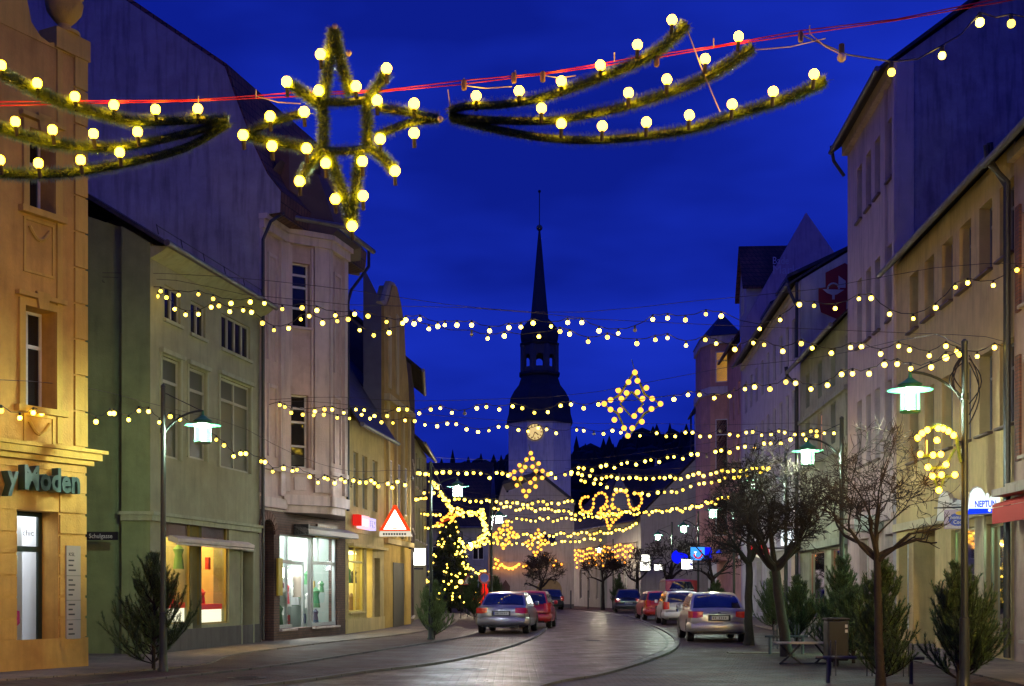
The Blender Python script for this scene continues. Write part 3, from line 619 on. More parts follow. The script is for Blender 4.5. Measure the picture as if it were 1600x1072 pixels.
z0, z1 = f.z(552, 826), f.z(552, 802)
MB().box(f, u(549), u(554), z0+.1, z1-.05, .05, .25).build('red_cap', emi('red_glow', (1, .03, .02), .7), o_)
MB().box(f, u(555), u(566), z0+.03, z1-.05, .05, .25).build('lit_panel', emi('pink_glow', (1, .45, .5), 1.6), o_); MB().box(f, u(567), u(577), z0+.03, z1-.08, .05, .25).build('lit_panel', emi('violet_glow', (.6, .5, 1), 1.3), o_)
for k in range(3): MB().box(f, u(556)+.3*k, u(556)+.3*k+.16, z0+.12, z1-.16, .251, .256).build('letter_stroke', emi('white_letters', (1, .95, .9), 1.5), o_)
for k in range(3): MB().box(f, u(568)+.28*k, u(568)+.28*k+.12, z0+.12, z1-.18, .251, .256).build('letter_stroke', pr('dark_blue_letters', (.03, .03, .3), .5), o_)
f = Fr((-4.9, 49.05), (-4.35, 55)); b = thing('gabled_town_house', 'narrow ochre house with a tall curved gable rising beside the straw yellow house', 'house', (-4.9, 49.05, 0)); u = f.u
OCH = plaster('ochre_plaster', (.50, .34, .08)); 
top = [(0, 0), (f.L, 0), (f.L, 9.0), (f.L*.93, 9.6), (f.L*.88, 10.6), (f.L*.78, 11.4), (f.L*.74, 12.6), (f.L*.6, 13.3), (f.L*.45, 13.75), (f.L*.3, 13.6), (f.L*.2, 13.0), (f.L*.12, 12.6), (0, 12.4)]
MB().prism(f, top, -.55, 0).build('wall', OCH, b)
m = MB()
for a in (.1, .38, .64, .9): m.box(f, f.L*a-.15, f.L*a+.15, 3.6, 8.8, 0, .1)
m.box(f, 0, f.L, 8.8, 9.05, 0, .22); m.box(f, 0, f.L, 3.3, 3.5, 0, .16); m.box(f, .8, 1.3, 9.4, 12.2, 0, .06); m.box(f, 2.4, 2.9, 9.4, 12.6, 0, .06)
tp = [f(a, z+.04, -.2) for a, z in top[2:]]; m.tube(tp, .16, 6); m.build('trim', Y2T, b)
for a in (.2, .5, .76):
    win(b, f, f.L*a-.3, f.L*a+.3, 4.6, 6.6, -.03, 2, .3, d=0, sill=False)
MB().box(f, f.L*.3, f.L*.7, 0, 2.6, 0, .03).build('door', pr('dark_bronze', (.06, .045, .02)), b)
mass(b, Fr((-5.4, 49.3), (-4.85, 55)), 8.8, 8, 4.6, OCH, SLATE, .0, gut=False)
m = MB(); q = Fr((-7.6, 49.06), (-4.92, 49.06)); m.prism(q, [(1.9, 8), (2.6, 8), (2.65, 12.4), (2.0, 13.7), (1.9, 13.7)], -.5, 0); m.build('chimney', pr('blue_grey', (.12, .12, .15), .7, var=.2), b)
# triangular lit sign
t = thing('triangular_sign', 'glowing white triangle sign with red border projecting from the ochre gabled house', 'sign', P(617, 838, 48.2))
c = P(617, 0, 48.2); sc_ = 48.2/2000
fp = Fr((c.x-27*sc_, 48.2), (c.x+27*sc_, 48.2)); W_ = fp.L; zz = lambda py: EYE+(HZ-py)*sc_
MB().prism(fp, [(.07, zz(829)), (W_-.07, zz(829)), (W_/2+.04, zz(789)), (W_/2-.04, zz(789))], -.2, 0).build('border', emi('red_border', (1, .06, .01), 1.1), t)
MB().prism(fp, [(.22, zz(827.5)), (W_-.22, zz(827.5)), (W_/2, zz(796))], .001, .012).build('face', emi('sign_white', (1, .96, .85), 3), t)
MB().prism(fp, [(0, zz(838)), (W_, zz(838)), (W_-.09, zz(830)), (.09, zz(830))], -.2, 0).build('lower_panel', emi('panel_glow', (1, .9, .7), .75), t)
for k in range(9): MB().box(fp, .2+.1*k, .27+.1*k, zz(836), zz(833), .001, .006).build('letter_stroke', pr('dark_text', (.05, .05, .05)), t)
pts = [fp(W_/2-.16+.04*k, zz(826)-.05*math.sin(math.pi*k/8)+.05, .014) for k in range(9)]; MB().tube(pts, .02, 5).build('emblem', emi('red_border', (1, .06, .01), 1), t)
MB().tube([fp(0.1, zz(836), -.1), Vector((c.x-1.0, 49.2, zz(833)))], .05, 6).build('bracket', METAL, t)
# ---- dark timber house and pale house at the end of the row
f = Fr((-4.35, 55.1), (-4.75, 62)); b = thing('dark_panelled_house', 'dark brown house with vertical panelling and a deep black shop front', 'house', (-4.35, 55.1, 0))
DB = plaster('dark_brown_plaster', (.13, .10, .085)); 
ups = [(a, a+.8, z, z+1.7, .12) for a in (.7, 2.4, 4.1, 5.6) for z in (4.2, 7.2)]; wall(b, f, 0, 11.2, ups+[(1, 5.5, .3, 2.9, .3)], DB)
for o in ups: win(b, f, *o[:4], .1, 2, .3)
win(b, f, 1, 5.5, .3, 2.9, .22, 4, .2, gm=pr('brown_glow', (.05, .04, .03), .2, emit=(.8, .5, .2), es=.05))
mass(b, f, 11.2, 8, 3.2, DB, TILE, .45)
m = MB()
for k in range(24): m.box(f, .2+k*.28, .27+k*.28, 3.3, 10.8, 0, .04)
m.build('panel_ribs', DB, b)
t = thing('shop_sign', 'dark hanging double sign with pale lettering beneath the glowing triangle', 'sign', P(630, 855, 54.5))
fp = Fr((P(614, 0, 54.5).x, 54.5), (P(643, 0, 54.5).x, 54.5)); zz = lambda py: EYE+(HZ-py)*54.5/2000
MB().box(fp, 0, fp.L, zz(858), zz(848), -.1, 0).build('panel', pr('sign_brown', (.05, .035, .03), .5), t); MB().box(fp, 0, fp.L*.6, zz(847), zz(839), -.1, 0).build('panel', pr('sign_brown2', (.06, .045, .04), .5), t)
for k in range(6): MB().box(fp, .05+.1*k, .12+.1*k, zz(846), zz(843.5), .001, .006).build('letter_stroke', pr('white_text', (.55, .55, .55)), t)
for k in range(8): MB().box(fp, .05+.09*k, .11+.09*k, zz(853), zz(851.5), .001, .006).build('letter_stroke', pr('white_text', (.55, .55, .55)), t)
f = Fr((-4.75, 62.1), (-4.75, 71)); b = thing('pale_end_house', 'pale yellow grey house closing the left row, with a square white sign', 'house', (-4.75, 62.1, 0))
PE = plaster('pale_grey_yellow', (.33, .31, .18)); ups = [(a, a+1, z, z+1.7, .12) for a in (1, 3.2, 5.4, 7.4) for z in (4, 6.6)]
wall(b, f, 0, 8.9, ups, PE)
for o in ups: win(b, f, *o[:4], .1, 2, .3)
mass(b, f, 8.9, 9, 4, PE, TILE, .45)
m = MB(); ed = Fr((-7.5, 71.02), (-4.77, 71.02)); 
t = thing('box_sign', 'square white glowing box sign on the pale end house', 'sign', P(654, 883, 61.5))
fp = Fr((P(643.5, 0, 61.5).x, 61.5), (P(664.5, 0, 61.5).x, 61.5)); MB().box(fp, 0, fp.L, EYE+37*61.5/2000, EYE+63*61.5/2000, -.15, 0).build('lit_box', emi('box_white', (1, 1, .92), 4), t)
MB().box(fp, -.03, fp.L+.03, EYE+36*61.5/2000, EYE+37*61.5/2000-.003, -.17, .02).build('frame', METAL, t); MB().tube([fp(.1, EYE+63*61.5/2000, -.07), fp(-.35, EYE+63*61.5/2000, .4)], .03, 5).build('bracket', METAL, t)
MB().box(fp, .1, fp.L-.1, EYE+30*61.5/2000, EYE+33*61.5/2000, -.1, -.05).build('name_strip', METAL, t)
# ================================================================== RIGHT SIDE (facade line X = 9 + .06 Y)
def RF(y0, y1, off=0): return Fr((9+.06*y0+off, y0), (9+.06*y1+off, y1), -1)
def slots(f, pxs, w, z0, z1, dep): return [(f.u(p)-w/2, f.u(p)+w/2, z0, z1, dep) for p in pxs]
GREYW = pr('grey_window', (.18, .18, .2), .5); PURG = pr('window_dusk', (.05, .045, .055), .12, spec=.7)
# ---- nearest pink house with red awning
RP = plaster('rose_plaster', (.46, .33, .27)); RT = plaster('rose_trim', (.5, .42, .34), .15, .2)
f = RF(14, 26.9, -.06); b = thing('rose_house', 'rose coloured house at the right edge with brick window piers and a red awning', 'house', (10.6, 26.9, 0))
ops = [(f.L-a-1.1, f.L-a, z, z+1.9, .2) for a in (.5, 2.9, 5.3, 7.7) for z in (4.3, 7.4)]
sh = (f.L-5, f.L-.6, .5, 3.1, .4); dsp = (f.L-1.1, f.L-.22, 4.0, 4.9, .3)
wall(b, f, 0, 10.9, ops+[sh], RP)
for o in ops: win(b, f, *o[:4], .15, 2, .3, sill=RT)
win(b, f, *sh[:4], .3, 4, .2, sill=RT); 
for a in [q for o in ops for q in ((o[0]-.3, o[0]-.03, o), (o[1]+.03, o[1]+.3, o))]: MB().box(f, a[0], a[1], a[2][2]-.1, a[2][3]+.2, .001, .05).build('brick_pier', brick('red_brick', (.2, .08, .05), (.16, .06, .04), (.08, .06, .05), .24, .075, .01, .8, .4, 'sz', .008), b)
MB().box(f, 0, f.L, 3.55, 3.75, 0, .2).build('cornice', RT, b); MB().box(f, 0, f.L, 10.5, 10.7, 0, .15).build('cornice', RT, b)
mass(b, f, 10.9, 9, 4.5, RP, TILE, .55, near=False)
MB().tube([f(f.L-.1, 10.85, .6), f(f.L-.05, 10.5, .55), f(f.L-.0, 10.1, .14), f(f.L-.0, .1, .14)], .07, 8).build('downpipe', METAL, b, True)
t = thing('awning', 'bright red awning at the right edge below the rose house cornice', 'awning', f(f.L-1, 3.3, .5))
MB().prism(lambda uu, zz, dd: f(dd, zz, uu), [(.03, 3.4), (.03, 3.46), (.5, 3.3), (.5, 3.24)], f.L-5, f.L-.15).build('canopy', pr('red_awning', (.55, .03, .02), .7), t)
MB().box(f, f.L-5, f.L-.15, 2.9, 3.23, .48, .5).build('valance', pr('red_awning', (.55, .03, .02)), t)
MB().box(f, f.L-5, f.L-.1, 3.47, 3.62, .21, .5).build('case', RT, t)
# ---- cream four window row house with travel agency
CRM = plaster('cream_plaster', (.60, .44, .20), .18, .15); CRT = plaster('cream_facing', (.58, .48, .3), .12, .1)
f = RF(27.0, 37.45); b = thing('travel_agency_house', 'cream yellow house with deep narrow window slots and a travel agency at street level', 'house', (10.6, 27, 0)); u = f.u
cols_ = [1573, 1540, 1508, 1480, 1452, 1428]
top = slots(f, cols_, .95, 8.75, 10.3, .28); mid_ = slots(f, cols_, .95, 5.1, 6.9, .28)
s1 = (u(1579), u(1541), .55, 3.0, .4); s2 = (u(1526), u(1486), .55, 3.0, .4); pa = (u(1461), u(1427), .02, 3.15, 1.6); s3 = (u(1420), u(1404), .4, 3.0, .3)
wall(b, f, 0, 11.0, top+mid_+[s1, s2, pa, s3], CRM)
for o in top+mid_: win(b, f, *o[:4], .24, 1, .3, gm=PURG, fm=GREYW, sill=False)
for o in top+mid_: MB().prism(lambda uu, zz, dd: f(dd, zz, uu), [(-.2, o[2]), (.12, o[2]-.04), (.12, o[2]-.09), (-.2, o[2]-.09)], o[0]-.05, o[1]+.05).build('sill', pr('brown_sill', (.12, .08, .05), .6), b)
m = MB(); m.box(f, 0, f.L, 3.2, 3.42, 0, .12); m.box(f, s1[1]+.0, s2[0], .0, 3.2, 0, .05); m.build('fascia', CRT, b)
mass(b, f, 11.0, 9, 4.2, CRM, TILE, .45, near=False, far=False)
MB().tube([f(.1, 11.0, .5), f(.15, 10.6, .45), f(.2, 10.1, .12), f(.2, .1, .12)], .07, 8).build('downpipe', METAL, b, True)
GSH = emi('green_shop_light', (.6, 1, .4), 70); GPALE = pr('green_pale', (.10, .20, .07), .7); BPALE = pr('teal_pale', (.07, .17, .14), .7); BLSH = emi('blue_shop_light', (.6, 1, .75), 65)
for o, l, nm in ((s1, BLSH, 'a'), (s2, GSH, 'b')):
    win(b, f, *o[:4], .1, 1, None, sill=CRT, fm=pr('brass_frame', (.35, .33, .2), .3, .5), gm=CLEAR, name='shop_window'); shopfit(b, f, o[0]-.2, o[1]+.15, .3, 3.1, 2.6, l, GPALE if nm == 'b' else BPALE)
ob = thing('lit_lightbox', 'white oval glowing lamp box inside the right travel agency window', 'lamp', f(s1[0]+.5, 2, -1.2))
MB().prism(f, [((s1[0]+s1[1])/2-.55+.55*math.cos(q*math.pi/12)*-1-.0+.55, 1.95+.2*math.sin(q*math.pi/12)*1.0) for q in range(24)], -1.3, -1.2).build('lit_face', emi('lightbox', (1, 1, .9), 3), ob); MB().tube([f((s1[0]+s1[1])/2, 2.1, -1.25), f((s1[0]+s1[1])/2, 3.1, -1.25)], .01, 4).build('cord', BLACK, ob)
m = MB(); rng = random.Random(8)
for k in range(14):
    o = s1 if k % 2 else s2; a = o[0]+.1+rng.random()*(o[1]-o[0]-.3); h = .3+.7*rng.random(); dd = -.8-.9*rng.random(); m.box(f, a, a+.25, .32, .32+h, dd, dd+.2)
m.build('counter_furniture', pr('shop_green', (.1, .14, .1), .6), b)
MB().box(f, pa[0], pa[1], 0, 3.15, -1.7, -1.6).build('door', pr('dusk_door', (.07, .065, .085), .6), b)
win(b, f, *s3[:4], .25, 1, .2, sill=False)
stock(b, f, s1[0]+.1, s1[1]-.2, .35, 1.6, -.8, -.3, 8, 41, ((.1, .3, .35), (.5, .5, .45), (.1, .12, .1))); stock(b, f, s2[0]+.1, s2[1]-.2, .35, 1.6, -.8, -.3, 8, 42, ((.2, .3, .1), (.5, .5, .45), (.1, .12, .1)))
# cloud shaped lit sign
def cloud(p0, w, h, n=8):
    # silhouette: tall hump, small hump, mid hump
    pts = [(0, 0), (w, 0), (w, h*.5)]
    for k in range(7): a = math.pi*k/6; pts.append((w*.82+w*.18*math.cos(a), h*.5+h*.2*math.sin(a)))
    for k in range(1, 5): a = math.pi*k/5; pts.append((w*.59+w*.06*math.cos(a), h*.62+h*.15*math.sin(a)))
    for k in range(7): a = math.pi*k/6; pts.append((w*.29+w*.25*math.cos(a), h*.55+h*.45*math.sin(a)))
    pts.append((w*.02, h*.4)); return [(p0[0]+a, p0[1]+z) for a, z in pts]
t = thing('cloud_sign', 'cloud shaped white and blue lit box sign on the cream wall over the shop', 'sign', f(u(1545), 3.5, .1))
fq = Fr((P(1522, 0, 27.9).x, 28.15), (P(1570, 0, 27.9).x-.12, 27.75))
fq = Fr((10.05, 28.3), (10.72, 28.0)); zq = lambda py: EYE+(HZ-py)*28.1/2000
MB().prism(fq, cloud((0, zq(803)), fq.L, .62), -.28, 0).build('box', pr('sign_body', (.5, .48, .5), .4), t)
MB().prism(fq, cloud((.03, zq(801)), fq.L-.06, .56), .001, .012).build('lit_face', emi('cloud_white', (.85, 1, .9), 1.25), t)
BLU = emi('sign_blue', (.01, .05, 1), 1.1)
MB().prism(fq, [(.01, zq(803)), (fq.L-.04, zq(801)), (fq.L-.08, zq(795)), (.05, zq(794))], .013, .02).build('blue_band', BLU, t)
MB().lathe(fq(.14, zq(789), .014), [(.07, 0), (.07, .006)], 12).build('sun_disc', emi('sign_yellow', (1, .6, .03), 1.2), t)
text('NEPTUN', .20, fq(.17, zq(792), .016), fq(1, 0)-fq(0, 0), (0, 0, 1), BLU, t, 'lettering', .002, sx=.58, bold=.006)
for k in range(2): MB().ball(fq(.48+.1*k, zq(797.5), .02), .035, 8).build('logo_dot', emi('cloud_white', (1, 1, 1), 1), t)
t = thing('cloud_board', 'unlit white cloud shaped panel on the cream wall left of the lamp post', 'sign', f(u(1480), 3.3, .1))
fq = Fr((P(1468, 0, 30.5).x, 30.7), (P(1499, 0, 30.5).x, 30.3)); zq = lambda py: EYE+(HZ-py)*30.5/2000
MB().prism(fq, cloud((0, zq(813)), fq.L, .7), -.3, 0).build('panel', pr('panel_white', (.62, .6, .58), .5), t)
MB().tube([fq(-.05, zq(793), .03), fq(1.0, zq(793), .03)], .015, 5).build('bracket', METAL, t)
t = thing('hanging_travel_sign', 'square lilac hanging travel sign with blue globe and yellow swoosh beside the lamp post', 'sign', P(1492, 822, 29))
fq = Fr((P(1475, 0, 29.3).x, 29.3), (P(1509, 0, 29.3).x, 29.1)); zq = lambda py: EYE+(HZ-py)*29.2/2000
MB().box(fq, 0, fq.L, zq(826), zq(796), -.1, 0).build('board', pr('lilac', (.35, .28, .42), .4), t)
MB().prism(fq, [(fq.L*.55+.2*math.cos(k*math.pi/8), (zq(812))+.15*math.sin(k*math.pi/8)) for k in range(16)], .001, .008).build('globe', pr('globe_blue', (.03, .06, .4), .4), t)
MB().prism(fq, [(fq.L*.7+.13*math.cos(k*math.pi/6), (zq(802))+.05*math.sin(k*math.pi/6)) for k in range(12)], .009, .014).build('swoosh', pr('sign_gold', (.7, .42, .02), .4), t)
WTX = pr('white_text', (.55, .55, .55))
text('Thomas', .12, fq(.07, zq(811), .012), fq(1, 0)-fq(0, 0), (0, 0, 1), WTX, t, 'lettering', .002, sx=.9); text('Cook', .12, fq(.2, zq(818.5), .012), fq(1, 0)-fq(0, 0), (0, 0, 1), WTX, t, 'lettering', .002, sx=.9)
text('Reisebüro', .085, fq(.02, zq(825), .012), fq(1, 0)-fq(0, 0), (0, 0, 1), WTX, t, 'lettering', .002)
MB().tube([fq(-.1, zq(793), -.05), fq(1.3, zq(793), -.05)], .015, 5).build('bracket', METAL, t)
# ---- tall pale house with firewall
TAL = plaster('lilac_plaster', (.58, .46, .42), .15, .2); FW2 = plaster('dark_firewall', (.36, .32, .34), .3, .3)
f = RF(37.5, 44.5); b = thing('tall_pale_house', 'tall pale lilac house with narrow windows and a big blank side wall above its neighbour', 'house', (11.25, 37.5, 0)); u = f.u
ops = []
for zA, zB in ((13.8, 15.6), (9.6, 11.85), (5.6, 7.8)): ops += slots(f, (1343, 1357, 1371, 1391), .75, zA, zB, .25)
g0 = slots(f, (1392,), 1.6, .3, 3.2, .3)+slots(f, (1350,), 1.4, .3, 3.2, .3)
wall(b, f, 0, 17.0, ops+g0, TAL)
for o in ops: win(b, f, *o[:4], .22, 1, .3, gm=PURG, fm=GREYW, sill=pr('brown_sill', (.12, .08, .05)))
win(b, f, *g0[0][:4], .25, 2, .2, gm=PURG); win(b, f, *g0[1][:4], .25, 2, .2, lit=pr('warm_pane', (.2, .15, .08), .2, emit=(1, .6, .2), es=.12))
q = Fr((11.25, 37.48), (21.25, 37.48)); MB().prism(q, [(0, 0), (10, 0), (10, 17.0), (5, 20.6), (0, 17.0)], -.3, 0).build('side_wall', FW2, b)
MB().box(q, 0, .5, 0, 17, 0.001, .06).build('corner_strip', TAL, b)
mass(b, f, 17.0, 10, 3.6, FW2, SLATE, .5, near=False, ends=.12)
m = MB(); q2 = u(1392); m.box(f, q2-.7, q2-.45, 4.5, 17, 0, .08); m.box(f, q2+.45, q2+.6, 4.5, 17, 0, .08); m.box(f, 0, f.L, 16.6, 17, 0, .2); m.box(f, 0, f.L, 3.6, 3.8, 0, .15); m.build('trim', TAL, b)
MB().tube([f(f.L-.2, 16.9, .6), f(f.L-.1, 16.4, .5), f(f.L+.0, 15.9, .12)], .06, 8).build('downpipe', METAL, b, True)
t = thing('round_bay_sign', 'pale rounded unlit shop sign beside the pale house corner', 'sign', f(u(1375), 3.5, .2)); MB().lathe(f(u(1376), 3.3, .3), [(.42, 0), (.5, .1), (.5, .45), (.45, .5)], 16).build('drum', pr('pale_sign', (.4, .45, .4), .5), t, True); MB().tube([f(u(1376), 3.6, .3), f(u(1376), 3.6, 0)], .04, 5).build('bracket', METAL, t)
# ---- sage green house
SAG = plaster('sage_plaster', (.33, .35, .25)); SAT = plaster('sage_trim', (.33, .36, .27), .15, .2)
f = RF(44.55, 54.5); b = thing('sage_house', 'sage green house with sloping gutter, one lit narrow window and a shop full of lights', 'house', (11.67, 44.55, 0)); u = f.u
ops = slots(f, (1325, 1302, 1281, 1262), .9, 6.9, 8.4, .2)+slots(f, (1325, 1302, 1281, 1262), .9, 9.0, 10.4, .2)
g0 = [(u(x1), u(x0), .35, 3.0, .35) for x0, x1 in ((1321, 1336), (1299, 1314), (1265, 1288))]
wall(b, f, 0, 11.1, ops+g0, SAG)
LITP = pr('lit_pane', (.3, .15, .08), .3, emit=(1, .42, .2), es=.5)
for k, o in enumerate(ops): win(b, f, *o[:4], .16, 1, .3, gm=PURG, lit=None if k != 2 else None, fm=GREYW, sill=False) if k != 2 else win(b, f, *o[:4], .1, 1, .3, gm=LITP, fm=GREYW, sill=False)
m = MB(); m.box(f, 0, f.L, 8.5, 8.65, 0, .12); m.box(f, 0, f.L, 6.5, 6.62, 0, .1); m.box(f, 0, f.L, 3.1, 3.35, 0, .3); m.build('trim', SAT, b)
mass(b, f, 11.1, 9, 4.2, SAG, TILE, .5, near=False)
q0 = f.L+.02; MB().tube([f(f.L-.05, 11.0, .6), f(q0-.05, 10.6, .55), f(q0, 10.2, .14), f(q0, .1, .14)], .08, 8).build('downpipe', METAL, b, True)
MB().tube([f(q0, 14.6, .14), f(q0, 11.4, .14)], .07, 8).build('downpipe', METAL, b, True)
SW = emi('sage_shop_light', (1, .75, .4), 34)
for o in g0: win(b, f, *o[:4], .08, 1, None, gm=CLEAR, sill=False, fm=pr('terracotta_frame', (.3, .15, .1), .5), name='shop_window')
shopfit(b, f, .5, f.L-.3, .2, 3.05, 2.2, SW, pr('dim_shop', (.22, .16, .11), .8))
# ---- long pale lilac house with red logo on its gable
LIL = plaster('pale_lilac_plaster', (.58, .53, .54), .15, .2)
f = RF(54.55, 75); b = thing('long_lilac_house', 'long pale lilac house with a red arrow emblem on its side gable and roof dormers', 'house', (12.3, 54.55, 0)); u = f.u
cx_ = [1240, 1230, 1220, 1210, 1200, 1191, 1182, 1174, 1166]
ops = slots(f, cx_, .9, 11.6, 13.4, .15)+slots(f, cx_, .9, 8.4, 10.3, .15)+slots(f, cx_, .9, 5.2, 7.1, .15)
g0 = [(u(x)-1, u(x)+1, .3, 3.0, .3) for x in (1242, 1222, 1203, 1186, 1172)]
wall(b, f, 0, 14.7, ops+g0, LIL)
for k, o in enumerate(ops): win(b, f, *o[:4], .1, 1, .3, gm=(LITP if k in (24, 25) else PURG), sill=False, fm=GREYW)
WP = pr('amber_pane', (.4, .3, .15), .3, emit=(1, .7, .3), es=.55); 
for k, o in enumerate(g0): win(b, f, *o[:4], .25, 3, .2, gm=WP if k in (0, 1) else PURG, sill=False, fm=pr('rose_frame', (.35, .22, .22), .5))
q = Fr((12.3, 54.53), (22.3, 54.53)); MB().prism(q, [(0, 0), (10, 0), (10, 14.7), (5, 17.7), (0, 14.7)], -.3, 0).build('side_wall', plaster('gable_blue_white', (.44, .42, .46), .15, .2), b)
mass(b, f, 14.7, 10, 3.0, LIL, SLATE, .5, near=False)
MB().tube([f(.1, 14.75, .55), f(.05, 14.3, .45), f(-.02, 13.7, .2)], .07, 8).build('downpipe', METAL, b, True)
m = MB(); m.box(f, 0, f.L, 3.3, 3.5, 0, .25); m.box(f, 0, f.L, 14.3, 14.6, 0, .15); m.box(f, 0, f.L, 7.6, 7.7, 0, .05); m.build('trim', LIL, b)
for k, uu in enumerate((1.2, 6.5)):
    dm = MB(); dm.prism(lambda a, z, d: f(d, z, a), [(.35, 15.1), (.35, 15.25), (-5.4, 17.9), (-5.4, 17.7)], uu, uu+3.6); dm.build('dormer_roof', SLATE, b)
    dm = MB(); dm.prism(lambda a, z, d: f(d, z, a), [(-.7, 14.8), (-.7, 15.5), (-4.8, 17.4), (-4.8, 16.9)], uu+.25, uu+3.35); dm.build('dormer', pr('dormer_brown', (.16, .09, .06)), b)
em = thing('pharmacy_emblem', 'dark red angular letter emblem with a bowl painted on the side gable', 'sign', q(1, 13, .05))
zz = lambda py: EYE+(HZ-py)*54.5/2000; ux = lambda px: (px-800)*54.5/2000-12.3; RD = pr('emblem_red', (.22, .012, .01), .6); WH = pr('emblem_white', (.4, .4, .42), .6)
MB().prism(q, [(ux(a), zz(c)) for a, c in ((1279, 450), (1290, 450), (1290, 426), (1320, 411), (1345, 426), (1345, 470), (1322, 471), (1322, 490), (1309, 499), (1283, 488), (1279, 470))], .01, .05).build('panel', RD, em)
MB().prism(q, [(ux(a), zz(c)) for a, c in ((1310, 431), (1321, 439), (1321, 450), (1310, 450))], .051, .06).build('cutout', WH, em)
MB().prism(q, [(ux(a), zz(c)) for a, c in ((1285, 452), (1319, 453), (1308, 460), (1304, 461), (1304, 468), (1300, 468), (1300, 461), (1292, 458))], .051, .06).build('bowl', WH, em)
MB().tube([q(ux(1293+9*(1-math.cos(k*math.pi/8))), zz(452)+.25*math.sin(k*math.pi/8), .06) for k in range(9)], .04, 5).build('arc', WH, em)
# ---- pink house with oriel and steep gable wall
PKO = plaster('salmon_plaster', (.56, .30, .24)); GBL = plaster('plum_gable', (.46, .36, .42), .15, .2)
f = RF(75.05, 90); b = thing('oriel_house', 'salmon pink house with a corner oriel, pointed dormer and a steep windowless gable wall', 'house', (13.5, 75.05, 0)); u = f.u
ops = slots(f, (1155, 1147, 1139), 1.0, 12, 14, .15)+slots(f, (1155, 1147, 1139), 1.0, 8.4, 10.8, .15)+slots(f, (1155, 1147, 1139), 1.0, 5.2, 7.1, .15)
wall(b, f, 0, 16.2, ops, PKO)
for o in ops: win(b, f, *o[:4], .1, 2, .3, sill=False)
q = Fr((13.5, 75.03), (25.5, 75.03)); MB().prism(q, [(0, 0), (12, 0), (12, 14), (8.5, 16.8), (3.75, 23.6), (-.1, 16.8), (0, 16)], -.4, 0).build('gable_wall', GBL, b)
wl = emi('faint_letters', (.25, .24, .45), .18)
WTD = pr('grey_letters', (.5, .48, .55), .6)
text('Bade', .62, q(1.75, P(0, 410, 75).z-.1, .03), (1, 0, 0), (0, 0, 1), WTD, b, 'gable_lettering', .01, sx=.8); text('Markt', .72, q(1.75, P(0, 425, 75).z-.1, .03), (1, 0, 0), (0, 0, 1), WTD, b, 'gable_lettering', .01, sx=1)
MB().prism(lambda a, z, d: f(d, z, a), [(.5, 16.1), (.5, 16.3), (-3.75, 22.6), (-8.5, 16.8), (-8.4, 16.6), (-3.75, 22.3)], 1.1, f.L).build('roof', TILER, b)
gutter(b, f, 16.2, .55)
ow = Fr((P(1118, 0, 86).x-.0, 88.6), (P(1118, 0, 86).x+2.0, 84.3))
c = Vector((13.75, 86.2, 0)); bx = Fr((c.x-.75, 87.8), (c.x-.75, 84.2), 1)
pts = [(14.6, 83.0), (12.95, 83.6), (12.55, 85.0), (12.7, 88.5), (14.6, 89.0)]
def ringbox(pts, z0, z1, s=1):
    cx = sum(p[0] for p in pts)/len(pts); cy = sum(p[1] for p in pts)/len(pts); n = len(pts)
    vs = [Vector((cx+(p[0]-cx)*s, cy+(p[1]-cy)*s, z)) for z in (z0, z1) for p in pts]
    return vs, [tuple(range(n-1, -1, -1)), tuple(range(n, 2*n))]+[(i, (i+1) % n, n+(i+1) % n, n+i) for i in range(n)]
m = MB(); m.add(*ringbox(pts, 3.4, 17.8)); m.build('oriel', PKO, b)
m = MB(); m.add(*ringbox(pts, 14.2, 14.7, 1.12)); m.add(*ringbox(pts, 17.5, 18.0, 1.12)); m.build('oriel_cornice', LIL, b)
m = MB(); v0, _ = ringbox(pts, 18.0, 18.0, 1.18); cx = sum(p[0] for p in pts)/5; cy = sum(p[1] for p in pts)/5
m.add(v0[:5]+[Vector((cx+.6, cy, 20.0))], [(i, (i+1) % 5, 5) for i in range(5)]+[(4, 3, 2, 1, 0)]); m.build('oriel_roof', SLATE, b)
q3 = Fr((12.95, 83.6), (14.6, 83.0)); AMB = pr('amber_window', (.4, .25, .06), .3, emit=(1, .55, .08), es=.45)
win(b, q3, .35, 1.15, 15.0, 17.0, -.03, 1, .3, gm=AMB, d=0, sill=False); win(b, q3, .35, 1.15, 9.2, 12.6, -.03, 1, .3, sill=False); win(b, q3, .35, 1.15, 5, 7.6, -.03, 1, .3, sill=False)
rr_ = lambda a, z, d: f(d, z, a)
m = MB(); m.prism(f, [(1.0, 17.2), (4.4, 17.2), (4.4, 19.6), (3.4, 21.2), (2.7, 21.9), (2.0, 21.2), (1.0, 19.6)], -4.5, -.35); m.build('dormer', plaster('dormer_pale', (.42, .4, .45), .1, .1), b)
m = MB(); m.prism(f, [(.7, 19.3), (2.7, 22.15), (4.7, 19.3), (4.7, 19.5), (2.7, 22.35), (.7, 19.5)], -4.6, -.1); m.build('dormer_roof', TILER, b)
win(b, f, 2.2, 3.2, 18.2, 19.9, -.03, 2, .3, d=-.33, sill=False)
